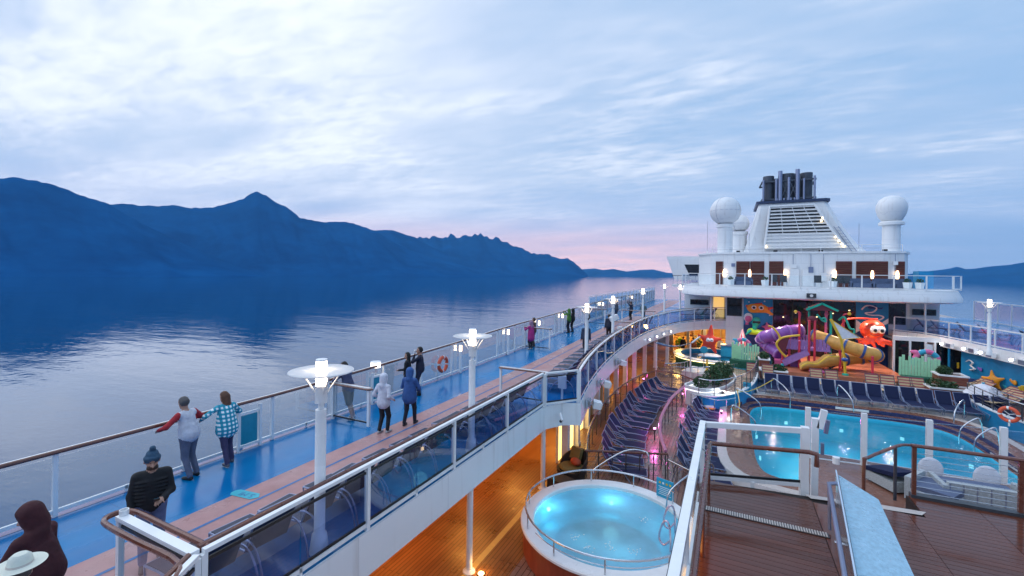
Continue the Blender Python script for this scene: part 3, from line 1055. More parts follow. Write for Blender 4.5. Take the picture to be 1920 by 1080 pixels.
hz_out = lambda p: 1.2 + .34 * min(1, max(0, (p[1] - 9) / 13))
glass_rail('outer_railing', 'long white railing with clear glass panes and wooden handrail along the sea side', [(-11.1, y, zd(y)) for y in np.arange(-5, 76, 2.15)], hz_out, 2.15, 'glass_clear', wood_side=.07)
inner_straight = [(-5.74, y, 0) for y in np.arange(3.2, 13.3, 2.5)] + [(-5.74, 14.15, 0)]
glass_rail('inner_railing', 'straight white railing with dark tinted glass above the covered walkway', inner_straight, 1.15, 2.45, 'glass_dark', wood_side=-.105, wood=.085, black_trim=True)
glass_rail('inner_railing', 'short white railing pane holding the grey box beside the curved railing', [(-5.68, 14.2, 0), (-4.85, 15.25, 0)], 1.15, 2.0, 'glass_dark', stubs=False, black_trim=True)
curve = [(x - .04, y, zd(y)) for x, y in INNER[7:]]
curve = [(-4.8, 15.3, 0)] + curve
glass_rail('curved_railing', 'long curved white railing with dark glass overlooking the pool loungers', curve, 1.15, 2.3, 'glass_dark', wood_side=-.105, wood=.085, black_trim=True)

# near end of the inner railing: a return towards the walkers, ringed by a wooden rail
nr = glass_rail('end_railing', 'white railing return ringed by a wooden handrail in front of the man in the beanie', [(-5.78, 3.12, 0), (-7.55, 3.12, 0)], 1.15, 1.75, 'glass_clear', stubs=False, black_trim=True, thick=.12)
loop = smooth_path([(0, .16, 1.15), (-.9, .16, 1.15), (-1.65, .16, 1.15), (-1.86, .10, 1.15), (-1.92, -.02, 1.15), (-1.86, -.14, 1.15), (-1.65, -.19, 1.15), (-.9, -.19, 1.15), (.05, -.19, 1.15), (.4, -.5, 1.15)], 4)
MB().sweep(loop, [(math.cos(a * math.pi / 4) * .036, math.sin(a * math.pi / 4) * .04) for a in range(8)]).build('wooden_handrail', 'rail_wood', nr, smooth=True)
cupm = MB().lathe([(.03, 1.18), (.055, 1.18), (.055, 1.25), (.045, 1.25), (.04, 1.2)], (-1.72, .02, 0), 16)
cupm.build('cap', 'white', nr)
glass_rail('corner_railing', 'white railing with dark glass angling away at the very bottom of the picture', [(-5.70, 3.1, 0), (-5.0, 1.9, 0), (-4.6, .6, 0)], 1.15, 1.4, 'glass_dark', wood_side=.09, stubs=False, black_trim=True)

# cross rails that break the promenade into bays
def cross_rail(label, x0, x1, y, h=1.12):
    r = empty('cross_railing', label, 'railing', (x0, y, zd(y)), group='cross rails on the promenade')
    L_ = x1 - x0
    MB().rect([(0, 0, h), (L_, 0, h)], .07, .05).build('top_rail', 'white', r)
    MB().sweep([(0, -.09, h - .01), (L_ - .06, -.09, h - .01), (L_ + .07, 0, h - .01), (L_ - .06, .09, h - .01), (0, .09, h - .01)], [(math.cos(a * math.pi / 3) * .035, math.sin(a * math.pi / 3) * .03) for a in range(6)]).build('wooden_handrail', 'rail_wood', r, smooth=True)
    for t in (0.03, L_ - .05):
        inst('post', POST, r, (t, 0, 0), (0, 0, 0), (1, 1, h - .02))
    MB().box(.08, L_ - .1, -.006, .006, .14, h - .08).build('glass_pane', 'glass_clear', r)
    MB().box(.06, L_ - .08, -.02, .02, .09, .13).build('bottom_rail', 'black', r)
cross_rail('cross rail beside the man in shorts leaning on the sea railing', -11.05, -9.5, 9.88)
cross_rail('cross rail beside the walker in the pink coat', -11.05, -9.4, 24.2, 1.25)
cross_rail('cross rail reaching across the pink track beside the second lamp post', -7.6, -5.72, 14.5)
cross_rail('cross rail across the track by the fourth lamp post, near the curved railing', -7.7, -5.75, 30.5)
cross_rail('cross rail at the sea side beyond the camera-holding group', -11.05, -9.3, 36.5, 1.3)
cross_rail('cross rail farthest down the track beyond the phone photographer', -8.4, -5.7, 38.5)

# ------------------------------------------------------------------ lamp posts
def make_lamp_post():
    r = empty('lamp_post', '', 'lamp', (0, 0, 0), group='lamp posts along the promenade')
    MB().lathe([(.15, 0), (.15, .02), (.115, .3), (.085, .34), (.085, 2.33), (.0, 2.34)], n=20).build('pole', 'white', r, smooth=True)
    MB().lathe([(.045, 2.34), (.045, 2.44), (.095, 2.44), (.095, 2.72), (.0, 2.72)], n=20).build('collar', 'white', r, smooth=True)
    MB().lathe([(.0, 2.722), (.085, 2.722), (.085, 3.12), (.0, 3.12)], n=20).build('light_tube', 'lamp_glow', r, smooth=True)
    MB().lathe([(.0, 3.121), (.088, 3.121), (.088, 3.15), (.0, 3.155)], n=20).build('cap', 'white', r)
    MB().lathe([(.10, 2.955), (.5, 2.945), (.505, 2.955), (.5, 2.965), (.10, 2.972), (.10, 2.955)], n=40).build('reflector_disc', 'disc_white', r, smooth=True)
    for a in (25, 155, 205, 335):
        c, s = math.cos(R(a)), math.sin(R(a))
        MB().tube([(c * .095, s * .095, 2.60), (c * .32, s * .32, 2.945)], .016, 6).build('strut', 'white', r)
    return r
m, n, l, b = nodes_of('disc_white')
b.inputs['Base Color'].default_value = (.82, .84, .86, 1)
b.inputs['Roughness'].default_value = .35
tl = n.new('ShaderNodeBsdfTranslucent'); tl.inputs[0].default_value = (.9, .92, .95, 1)
mx = n.new('ShaderNodeMixShader'); mx.inputs[0].default_value = .4
l.new(b.outputs[0], mx.inputs[1]); l.new(tl.outputs[0], mx.inputs[2]); l.new(mx.outputs[0], n['Material Output'].inputs[0])
MATS['disc_white'] = m
proto_lamp = make_lamp_post()
lamps = [(-5.98, 5.12, 'nearest lamp post with round white disc, beside the man in shorts'),
         (-5.95, 9.8, 'second nearest lamp post with round disc, left of the cross rail over the track'),
         (-6.15, 20.6, 'third lamp post with round disc, rising above the curved railing'),
         (-6.3, 26.5, 'fourth lamp post with round disc, beside the white searchlight'),
         (-6.2, 36.0, 'fifth lamp post, beside the lone man in grey on the track'),
         (-6.1, 48.0, 'sixth lamp post, in front of the far glass screens'),
         (-4.4, 46.0, 'lamp post close to the white superstructure corner'),
         (13.1, 34.3, 'lone lamp post on the right-hand balcony')]
for i, (x, y, lab) in enumerate(lamps):
    o = proto_lamp if i == 0 else copy_tree(proto_lamp)
    o.location = (x, y, zd(y))
    o.rotation_euler = (0, 0, random.uniform(0, .4))
    o['label'] = lab
lamp('POINT', 'lamp_light', (0, 0, 0), 1, (1, .8, .6)).hide_render = True
bpy.data.objects.remove(bpy.data.objects['lamp_light'])

# strip lights fixed beside the railing posts
def strip_light(y, lab):
    r = empty('bollard_light', lab, 'light', (-10.95, y, zd(y)), group='strip lights along the sea railing')
    h = hz_out((0, y)) - .12
    MB().box(-.05, .05, -.04, .04, .02, h - .28).build('housing', 'white', r)
    MB().box(-.047, .047, -.037, .037, h - .28, h - .02).build('light_strip', 'strip_glow', r)
    MB().box(-.055, .055, -.045, .045, h - .02, h).build('cap', 'white', r)
for y, lab in [(17.0, 'strip light right of the life ring on the sea railing'), (21.8, 'strip light left of the walker in the pink coat'), (26.2, 'strip light right of the walker in the pink coat'),
               (30.6, 'strip light beside the person in the green hoodie'), (42, 'far strip light on the sea railing, nearest of the farthest row'), (48, 'far strip light in the middle of the farthest row'), (56, 'far strip light at the end of the sea railing')]:
    strip_light(y, lab)

# small gates with teal glass, one carrying a lit drum lamp
def gate(y, lab, lit):
    r = empty('railing_gate', lab, 'gate', (-11.0, y, 0), group='gates in the sea railing')
    MB().box(-.03, .05, -.06, .0, .02, 1.1).build('post', 'white', r)
    MB().box(-.03, .05, .50, .56, .02, 1.1).build('post', 'white', r)
    MB().box(-.02, .03, .0, .50, .92, .98).build('top_bar', 'white', r)
    MB().box(-.02, .03, .0, .50, .10, .16).build('bottom_bar', 'white', r)
    MB().box(-.005, .01, .04, .46, .17, .90).build('panel', 'teal_panel', r)
    MB().box(.03, .06, -.02, .05, .06, .12).build('hinge', 'steel', r)
gate(6.95, 'small white gate with teal panel beside the woman in the plaid shirt', False)
gate(11.55, 'small white gate with teal panel under the lit drum lamp', True)
dl = empty('drum_lamp', 'lit white drum lamp on the sea railing behind the white jacket', 'lamp', (-11.15, 11.85, 0))
MB().lathe([(.0, 1.22), (.17, 1.22), (.17, 1.40), (.0, 1.40)], n=24).build('shade', 'drum_glow' if 'drum_glow' in MATS else (emitter('drum_glow', (1, .88, .72), 2.2) and 'drum_glow'), dl, smooth=True)
MB().lathe([(.0, 1.402), (.18, 1.402), (.18, 1.42), (.0, 1.42)], n=24).build('lid', 'white', dl)
MB().lathe([(.03, .9), (.03, 1.22)], n=10).build('stem', 'steel', dl)

# life rings
def life_ring(loc, rz, lab, s=1.0):
    r = empty('life_ring', lab, 'life ring', loc, rz, group='orange life rings')
    m = MB()
    n_ = 28
    m.tube([(math.cos(2 * math.pi * i / n_) * .29 * s, 0, math.sin(2 * math.pi * i / n_) * .29 * s) for i in range(n_)], .075 * s, 8, closed=True)
    ob = m.build('ring', ['ring_orange', 'ring_white'], r, smooth=True)
    mi = [1 if (q // 8) % 7 == 0 else 0 for q in range(len(m.f))]
    ob.data.polygons.foreach_set('material_index', mi)
    for a in (20, 140, 260):
        MB().tube([(math.cos(R(a)) * .2 * s, .02, math.sin(R(a)) * .2 * s), (0, .03, 0)], .014, 5).build('bracket', 'white', r)
    MB().box(-.03, .03, .0, .05, -.52 * s, -.3 * s).build('stand', 'white', r)
life_ring((-10.93, 15.6, .68), R(-90), 'orange life ring hung on the sea railing beside the couple with a cup')

# ------------------------------------------------------------------ sun loungers
def make_lounger(name, sling, frame='alu', back=50, stripes=None):
    """foot end towards +X, head at the origin side; 1.95 m long"""
    r = empty(name, '', 'sun lounger')
    W = .31
    hx, hz = .72, .36
    bx, bz = hx - .74 * math.cos(R(back)), hz + .74 * math.sin(R(back))
    seat = MB()
    segs = [(hx, hz), (1.1, hz - .015), (1.5, hz - .005), (1.92, hz - .03)]
    for (x0, z0), (x1, z1) in zip(segs, segs[1:]):
        seat.add([(x0, -W, z0), (x1, -W, z1), (x1, W, z1), (x0, W, z0), (x0, -W, z0 - .025), (x1, -W, z1 - .025), (x1, W, z1 - .025), (x0, W, z0 - .025)],
                 [(0, 1, 2, 3), (4, 7, 6, 5), (0, 4, 5, 1), (3, 2, 6, 7), (1, 5, 6, 2), (0, 3, 7, 4)])
    seat.build('seat_sling', sling, r)
    bk = MB()
    bk.add([(hx - .02, -W, hz + .01), (hx - .02, W, hz + .01), (bx, W, bz), (bx, -W, bz), (hx - .04, -W, hz - .02), (hx - .04, W, hz - .02), (bx - .02, W, bz - .02), (bx - .02, -W, bz - .02)],
           [(0, 1, 2, 3), (4, 7, 6, 5), (0, 4, 5, 1), (3, 2, 6, 7), (1, 5, 6, 2), (0, 3, 7, 4)])
    bk.build('backrest_sling', sling, r)
    if stripes:
        for t in (.15, .4, .65, .88):
            p = Vector((hx - .02, 0, hz + .012)).lerp(Vector((bx, 0, bz + .002)), t)
            q = Vector((hx - .02, 0, hz + .012)).lerp(Vector((bx, 0, bz + .002)), t + .09)
            nn = Vector((math.sin(R(back)), 0, math.cos(R(back)))) * .006
            s = MB().add([tuple(p + nn + Vector((0, -W, 0))), tuple(p + nn + Vector((0, W, 0))), tuple(q + nn + Vector((0, W, 0))), tuple(q + nn + Vector((0, -W, 0)))], [(0, 1, 2, 3)])
            s.build('stripe', stripes, r)
    f = MB()
    for s in (-1, 1):
        y = s * (W + .018)
        f.tube([(bx, y, bz), (hx, y, hz - .005), (1.1, y, hz - .03), (1.5, y, hz - .02), (1.94, y, hz - .05)], .017, 6)
    f.tube([(1.94, -W - .018, hz - .05), (1.94, W + .018, hz - .05)], .017, 6)
    f.tube([(bx, -W - .018, bz), (bx, W + .018, bz)], .017, 6)
    f.build('frame', frame, r, smooth=True)
    for s in (-1, 1):
        y = s * (W + .05)
        a = smooth_path([(.10, y, 0), (.22, y, .36), (.46, y, .56), (.78, y, .54), (1.05, y, .40), (1.22, y, .2), (1.36, y, 0)], 3)
        MB().tube(a, .016, 6).build('armrest_hoop', frame, r, smooth=True)
        MB().tube([(1.94, y - s * .03, hz - .05), (1.80, y, 0)], .015, 6).build('leg', frame, r)
    return r

ORD = ['first', 'second', 'third', 'fourth', 'fifth', 'sixth', 'seventh', 'eighth', 'ninth', 'tenth', 'eleventh', 'twelfth', 'thirteenth', 'fourteenth', 'fifteenth', 'sixteenth', 'seventeenth', 'eighteenth', 'nineteenth', 'twentieth', 'twenty-first', 'twenty-second', 'twenty-third', 'twenty-fourth']
COUNT = {}
def place(proto, used, x, y, z, rz, label, group):
    o = proto if not used else copy_tree(proto)
    o.location = (x, y, z)
    o.rotation_euler = (0, 0, rz)
    k_ = COUNT.get(group, 0)
    COUNT[group] = k_ + 1
    o['label'] = label % ORD[k_] if '%s' in label else label
    o['group'] = group
    used.append(o)
    return o

# on the promenade, backs to the dark glass
P1 = make_lounger('sun_lounger', 'sling_dark', back=62)
used = []
y = 3.7
while y < 13.9:
    place(P1, used, -5.79 + random.uniform(-.05, .0), y, .01, R(180 + random.uniform(-5, 5)), '%s dark sun lounger from the near end behind the straight tinted glass', 'loungers behind the straight inner railing')
    y += .79 if abs(y - 4.6) > .4 and abs(y - 9.3) > .4 else 1.0
for y in np.arange(16.2, 37, .95):
    x = np.interp(y, [p[1] for p in INNER[6:]], [p[0] for p in INNER[6:]])
    place(P1, used, x - .12, y, zd(y) + .01, R(180 + random.uniform(-6, 6)), '%s dark sun lounger from the near end behind the curved railing', 'loungers behind the curved railing')
for o in used:
    o.scale = (.86, 1, 1)
# on the pool deck: two curved banks, backs to the left
P2 = make_lounger('sun_lounger', 'navy', back=60)
used2 = []
P2B = make_lounger('sun_lounger', 'navy', back=51)
used2b = []
PICK = lambda: random.choice(((P2, used2), (P2, used2), (P2B, used2b)))
LB = smooth_path([(-4.75, 16.5, 0), (-5.1, 18.4, 0), (-5.35, 20.5, 0), (-5.45, 22.5, 0), (-5.45, 25.2, 0), (-5.2, 27.8, 0), (-4.6, 30.9, 0)], 5)
for p, q in zip(resample(LB, .9), resample(LB, .9)[1:]):
    a = math.atan2(q[1] - p[1], q[0] - p[0]) - math.pi / 2
    place(*PICK(), p[0] + .1 + random.uniform(-.08, .08), p[1] + random.uniform(-.06, .06), LO, a + R(random.uniform(-5, 5)), '%s navy sun lounger from the near end beside the glowing yellow doors', 'left curved bank of loungers')
RBK = smooth_path([(-1.95, 16.9, 0), (-2.15, 18.4, 0), (-2.25, 20.5, 0), (-2.3, 22.5, 0), (-2.15, 25.2, 0), (-1.8, 27.4, 0)], 5)
for p, q in zip(resample(RBK, .82), resample(RBK, .82)[1:]):
    a = math.atan2(q[1] - p[1], q[0] - p[0]) - math.pi / 2
    place(*PICK(), p[0] + .12 + random.uniform(-.08, .08), p[1] + random.uniform(-.05, .05), LO, a + R(random.uniform(-5, 5)), '%s navy sun lounger from the near end of the curved pool-side bank', 'pool-side curved bank of loungers')
# a straight row behind the pool facing the camera
P3 = make_lounger('sun_lounger', 'navy', back=58)
used3 = []
for i in range(15):
    x = 2.35 + i * .745
    place(P3, used3, x, 33.0 - .02 * i + random.uniform(-.07, .07), -2.6, R(-90 + random.uniform(-4, 4)), '%s navy sun lounger from the left in the row behind the pool', 'straight row of loungers behind the pool')
P4 = make_lounger('sun_lounger', 'stripe_tan', 'steel_dark', back=60, stripes='stripe_red')
used4 = []
for i, x in enumerate([2.9 - 1.5, 2.95 - .6, 5.1, 5.9, 8.0, 8.8, 9.6, 10.2]):
    place(P4, used4, x, 35.4, -2.45, R(-90 + random.uniform(-3, 3)), '%s striped tan lounger from the left behind the straight navy row', 'striped loungers behind the pool row')
P5 = make_lounger('sun_lounger', 'stripe_tan', 'steel_dark', back=35, stripes='stripe_red')
used5 = []
for i in range(6):
    place(P5, used5, 14.3 - .25 * i + (.9 if i > 2 else 0), 37.2 - .85 * i, -2.2, R(185 + 4 * i), '%s striped tan lounger from the far end of the right-hand terrace', 'striped loungers on the right terrace')
P6 = make_lounger('sun_lounger', 'sling_dark', back=55)
used6 = []
for i, (x, y, a) in enumerate([(-2.4, 45.6, 200), (-1.7, 46.0, 200), (-.9, 46.3, 195), (12.6, 44.5, -20), (13.3, 44.2, -20), (14.4, 43, -25), (15.0, 41.6, -15), (15.6, 38, -10), (16.0, 36.6, -10), (16.3, 35.2, -10)]):
    place(P6, used6, x, y, .52, R(a), '%s dark lounger from the left on the balcony left of the fish mural' if x < 5 else '%s dark lounger from the left behind the right-hand balcony glass', 'balcony loungers on the left' if x < 5 else 'balcony loungers on the right')

# ------------------------------------------------------------------ pool deck and pool
PC = (5.5, 24.3)

def squircle(hx, hy, n=96, e=6.0):
    out = []
    for i in range(n):
        a = 2 * math.pi * i / n
        c, s = math.cos(a), math.sin(a)
        k = (abs(c) ** e + abs(s) ** e) ** (-1 / e)
        out.append((PC[0] + hx * c * k, PC[1] + hy * s * k))
    return out

def ring_mesh(m, inner, zi, outer, zo, mi=0):
    n_ = len(inner)
    m.add([(x, y, zi) for x, y in inner] + [(x, y, zo) for x, y in outer], [(i, n_ + i, n_ + (i + 1) % n_, (i + 1) % n_) for i in range(n_)], mi)

o_in = squircle(5.95, 7.0)
rectpts = []
for (x, y) in o_in:
    dx_, dy_ = x - PC[0], y - PC[1]
    ts = []
    for lim, d in ((-4.9 - PC[0], dx_), (22.2 - PC[0], dx_), (-8 - PC[1], dy_), (60 - PC[1], dy_)):
        if abs(d) > 1e-6 and lim / d > 0:
            ts.append(lim / d)
    t = min(ts)
    rectpts.append((PC[0] + dx_ * t, PC[1] + dy_ * t))
fm = MB()
ring_mesh(fm, o_in, LO, rectpts, LO)
# corners of the rectangle
tag(fm.build('pool_deck', 'lido_deck'), kind='structure')
tag(MB().add([(-4.9, -8, LO - .01), (22.2, -8, LO - .01), (22.2, 8, LO - .01), (-4.9, 8, LO - .01)], [(0, 1, 2, 3)]).build('deck_floor', 'lido_deck'), kind='structure')
tag(MB().add([(-4.9, 40, LO - .01), (22.2, 40, LO - .01), (22.2, 60, LO - .01), (-4.9, 60, LO - .01)], [(0, 1, 2, 3)]).build('deck_floor', 'lido_deck'), kind='structure')

pool = empty('swimming_pool', 'large rounded swimming pool full of bright turquoise water', 'pool', (PC[0], PC[1], LO))
def pl(pts):
    return [(x - PC[0], y - PC[1]) for x, y in pts]
S = squircle
def pring(name, a, za, b, zb, material):
    m = MB()
    ring_mesh(m, pl(a), za - LO, pl(b), zb - LO)
    return m.build(name, material, pool)
CT = -2.62
pring('outer_skirt', S(5.95, 7.0), CT, S(5.95, 7.0), LO - .01, 'white_hull')
pring('stone_edge', S(5.6, 6.65), CT, S(5.95, 7.0), CT, 'cream_stone')
pring('wood_coping', S(4.98, 6.05), CT, S(5.6, 6.65), CT, 'pool_wood')
pring('riser', S(4.96, 6.03), CT - .2, S(4.98, 6.05), CT, 'tile_navy')
pring('inner_step', S(4.66, 5.75), CT - .2, S(4.96, 6.03), CT - .2, 'pool_wood')
pring('riser', S(4.64, 5.73), CT - .36, S(4.66, 5.75), CT - .2, 'tile_navy')
pring('inner_step', S(4.5, 5.6), CT - .36, S(4.64, 5.73), CT - .36, 'pool_wood')
pring('basin_wall', S(4.3, 5.4), -4.5, S(4.5, 5.6), CT - .36, 'pool_tile')
b_ = pl(S(4.3, 5.4))
MB().add([(x, y, -4.5 - LO) for x, y in b_], [tuple(range(len(b_)))]).build('basin_floor', 'pool_tile', pool)
w_ = pl(S(4.48, 5.58))
MB().add([(x, y, CT - .46 - LO) for x, y in w_], [tuple(range(len(w_)))]).build('water', 'pool_water', pool)
# depth plate on the far edge
MB().obox((0.6, 6.02, CT - .1 - LO), (1.5, .01, .13)).build('depth_plate', 'white', pool)
for (x, y) in [(-2.6, 5.35), (0, 5.35), (2.6, 5.35), (4.25, 2.5), (4.25, -.5), (4.25, -3.2), (-4.25, 2.0), (-4.25, -1), (-4.2, -3.6), (-2.2, -5.35), (1.0, -5.35)]:
    d = Vector((-x, -y, 0)).normalized()
    lm_ = MB().obox((x + d.x * .06, y + d.y * .06, -.75), (.05, .16, .16), math.atan2(d.y, d.x)).build('pool_lamp', 'pool_lens', pool)
    lamp('POINT', 'pool_light', (x + d.x * 1.7, y + d.y * 1.7, -.75), 14, (.5, .94, 1), pool, .6)
# shallow ledge to the right with its own step
MB().box(4.62, 5.4, -4.5, 2.0, CT - .30 - LO, CT - .24 - LO).build('ledge', 'cream_stone', pool)

def hoop(lab, pts):
    r = empty('pool_handrail', lab, 'handrail', pts[0], group='chrome hoop handrails round the pool')
    o = Vector(pts[0])
    MB().tube(smooth_path([tuple(Vector(p) - o) for p in pts], 4), .03, 8).build('rail', 'steel', r, smooth=True)
hoop('chrome handrail at the far left of the pool under the yellow rope', [(2.35, 31.3, CT), (2.3, 31.25, CT + .85), (2.5, 31.0, CT + 1.0), (3.1, 30.1, CT + .5), (3.15, 30.0, CT - .4)])
hoop('chrome handrail on the left rim of the pool beside the pink glow', [(.35, 27.4, CT), (.3, 27.4, CT + .85), (.5, 27.35, CT + 1.0), (1.45, 27.0, CT + .45), (1.5, 27.0, CT - .4)])
hoop('chrome handrail seen lower on the pool rim through the glass screen', [(.1, 24.3, CT), (.1, 24.3, CT + .7), (.3, 24.3, CT + .85), (1.1, 24.2, CT + .3), (1.15, 24.2, CT - .4)])
hoop('chrome handrail in the middle of the far pool edge', [(5.6, 31.2, CT), (5.6, 31.2, CT + .9), (5.75, 31.0, CT + .95), (6.1, 30.3, CT + .4), (6.15, 30.2, CT - .45)])
hoop('chrome handrail on the right pool ledge, nearer', [(10.4, 26.2, CT), (10.3, 26.2, CT + .75), (10.1, 26.2, CT + .8), (9.6, 26.1, CT + .3), (9.55, 26.1, CT - .4)])
hoop('chrome handrail on the right pool ledge, farther', [(10.4, 27.6, CT), (10.3, 27.6, CT + .75), (10.1, 27.6, CT + .8), (9.6, 27.5, CT + .3), (9.55, 27.5, CT - .4)])
hoop('chrome handrail at the far right corner of the pool', [(10.9, 30.9, CT), (10.9, 30.9, CT + .85), (10.7, 30.6, CT + .95), (10.2, 29.9, CT + .5), (10.15, 29.8, CT - .3)])
rope = MB().tube(smooth_path([(.4, 27.4, CT + .9), (.9, 28.9, CT + .55), (1.6, 30.2, CT + .6), (2.4, 31.2, CT + .95)], 4), .022, 6)
tag(rope.build('rope', 'yellow'), 'yellow rope strung between two chrome pool handrails', 'rope')
rope = MB().tube(smooth_path([(.4, 27.4, CT + .9), (.5, 26.3, CT + .5), (.4, 24.9, CT + .5), (.2, 24.3, CT + .75)], 4), .022, 6)
tag(rope.build('rope', 'yellow'), 'rope hanging along the left pool rim behind the glass screen', 'rope')

# platform behind the pool for the straight row, with a white kerb
pf = MB().prism([(1.6, 31.6), (12.2, 31.6), (13.2, 34.6), (13.5, 37), (1.2, 37), (1.5, 34)], LO - .005, -2.64)
tag(pf.build('sun_terrace', 'matte_deck'), kind='structure')
kb = MB().wall([(1.5, 34.5), (1.6, 31.55), (12.25, 31.55)], LO + .002, -2.6, .08)
tag(kb.build('terrace_kerb', 'white_hull'), kind='structure')
wl_ = MB().wall([(2.6, 34.35), (11.0, 34.35)], -2.635, -1.95, .12)
tag(wl_.build('low_wall', 'white_hull'), 'low white wall behind the straight row of navy loungers', 'wall')
pf = MB().prism([(1.6, 34.6), (13.3, 34.6), (16.4, 33.0), (18, 40), (14, 44), (1.6, 44)], -2.63, -2.45)
tag(pf.build('play_terrace', 'matte_deck'), kind='structure')

# ------------------------------------------------------------------ hot tub
TC = (-2.95, 12.2)
tub = empty('hot_tub', 'round whirlpool tub with white rim and steaming turquoise water', 'hot tub', (TC[0], TC[1], LO))
MB().lathe([(2.32, 0), (2.36, .02), (2.36, .68), (2.32, .72)], n=64).build('cladding', 'red_wood', tub, smooth=True)
MB().lathe([(2.06, .58), (2.06, .77), (2.09, .80), (2.40, .80), (2.43, .77), (2.43, .72), (2.3, .71)], n=64).build('rim', 'white', tub, smooth=True)
MB().lathe([(.01, -.35), (1.3, -.35), (1.45, .1), (1.9, .12), (2.06, .6)], n=64).build('basin', 'pool_tile', tub, smooth=True)
wtr = MB()
nr_, na_ = 10, 48
for i in range(nr_):
    wtr.lathe([(max(.01, 2.06 * i / nr_), .68), (2.06 * (i + 1) / nr_, .68)], n=na_)
wtr.f = [q[::-1] for q in wtr.f]
wtr.build('water', 'tub_water', tub, smooth=True)
for a, rr_ in ((100, 1.45), (175, 1.9), (250, 1.2), (300, 1.3), (20, 1.4)):
    x, y_ = rr_ * math.cos(R(a)), rr_ * math.sin(R(a))
    big_ = a in (100, 175)
    if big_: MB().sphere((x * .97, y_ * .97, .57), .06, 12, 8).build('underwater_lamp', 'pool_lamp', tub, smooth=True)
    lamp('POINT', 'tub_light', (x * .95, y_ * .95, .25 if not big_ else .4), 5 if not big_ else 11, (.5, .93, 1), tub, .25)
for a, rr_ in ((238, 1.15), (262, 1.35), (285, 1.0), (312, 1.25), (40, 1.1)):   # jets breaking the surface
    x, y_ = rr_ * math.cos(R(a)), rr_ * math.sin(R(a))
    m_ = MB()
    for q in range(16):
        m_.sphere((x + random.gauss(0, .08), y_ + random.gauss(0, .08), .685 + random.uniform(0, .012)), random.uniform(.008, .022), 6, 4, sc=(1, 1, .5))
    tag(m_.build('foam', 'white', tub), kind='stuff')
g = MB()
arc = [(2.3 * math.cos(R(a)), 2.3 * math.sin(R(a)), 1.16) for a in range(48, 325, 6)]
g.tube(arc, .026, 8)
g.build('guard_rail', 'steel', tub, smooth=True)
arc = [(2.3 * math.cos(R(a)), 2.3 * math.sin(R(a)), 1.0) for a in range(232, 325, 6)]
MB().tube(arc, .012, 6).build('guard_wire', 'steel', tub, smooth=True)
for a in (50, 84, 118, 152, 186, 218, 250, 282, 320):
    MB().tube([(2.3 * math.cos(R(a)), 2.3 * math.sin(R(a)), .79), (2.3 * math.cos(R(a)), 2.3 * math.sin(R(a)), 1.16)], .02, 8).build('guard_post', 'steel', tub)
for a in (14, -16):
    c, s = math.cos(R(a)), math.sin(R(a))
    P = lambda r_, z: (r_ * c, r_ * s, z)
    MB().tube(smooth_path([P(1.75, .55), P(1.72, 1.25), P(1.62, 1.4), P(1.5, 1.2), P(1.45, .9), P(1.58, .78), P(1.74, .95)], 4), .026, 8).build('grab_rail', 'steel_pink', tub, smooth=True) if 'steel_pink' in MATS else None
    if 'steel_pink' not in MATS:
        mat('steel_pink', (.75, .58, .66), .25, metal=.9, var=.05)
        MB().tube(smooth_path([P(1.75, .55), P(1.72, 1.25), P(1.62, 1.4), P(1.5, 1.2), P(1.45, .9), P(1.58, .78), P(1.74, .95)], 4), .026, 8).build('grab_rail', 'steel_pink', tub, smooth=True)
sg = empty('tub_sign', 'small blue rules sign on the back of the hot tub rim', 'sign', (TC[0] + 1.25, TC[1] + 1.85, LO + .8), R(-20))
MB().box(-.27, .27, -.012, .012, .06, .62).build('board', 'sign_blue', sg)
for i in range(4):
    MB().lathe([(.001, 0), (.035, 0)], (0, 0, 0), 12)
    MB().obox((-.16 + .11 * i, -.016, .50), (.06, .004, .06)).build('pictogram', 'yellow' if i != 1 else 'white', sg)
for i in range(5):
    MB().obox((0, -.016, .38 - .055 * i), (.4 - .06 * (i % 2), .004, .018)).build('text_line', 'white', sg)
for s in (-.24, .24):
    MB().tube([(s, .02, 0), (s, .02, .5)], .012, 6).build('leg', 'steel', sg)

# entry handrail bent over the tub steps
def pipe(name, lab, cat, pts, r_=.026, m_='steel', per=4):
    o = Vector(pts[0])
    e = empty(name, lab, cat, pts[0])
    MB().tube(smooth_path([tuple(Vector(p) - o) for p in pts], per), r_, 8).build('rail', m_, e, smooth=True)
    return e
pipe('step_handrail', 'bent steel handrail over the steps behind the hot tub', 'handrail', [(-4.05, 14.6, -2.1), (-4.0, 14.7, -1.95), (-3.2, 15.3, -1.45), (-2.6, 15.5, -1.4), (-2.4, 15.4, -1.6), (-2.4, 15.4, -2.9)])
pipe('step_handrail', 'curved steel handrail rising to the right of the tub sign', 'handrail', [(-1.6, 13.6, -2.2), (-1.5, 13.7, -1.7), (-.9, 14.6, -1.35), (-.5, 15.2, -1.3), (-.4, 15.3, -1.6), (-.4, 15.3, -3)])
# white pot basket by the tub
bk_ = empty('wire_basket', 'white wire basket with a warm lamp inside, right of the hot tub', 'basket', (-.45, 14.4, LO))
for i in range(10):
    a = i * math.pi / 5
    MB().tube([(.2 * math.cos(a), .2 * math.sin(a), 0), (.33 * math.cos(a), .33 * math.sin(a), .95)], .012, 5).build('upright', 'white', bk_)
for z in (.02, .25, .5, .75, .95):
    rr_ = .2 + .13 * z / .95
    MB().tube([(rr_ * math.cos(2 * math.pi * i / 16), rr_ * math.sin(2 * math.pi * i / 16), z) for i in range(16)], .012, 5, closed=True).build('hoop', 'white', bk_)
MB().lathe([(.0, .3), (.07, .3), (.05, .55), (0, .55)], n=12).build('candle_lamp', 'sconce_glow', bk_)

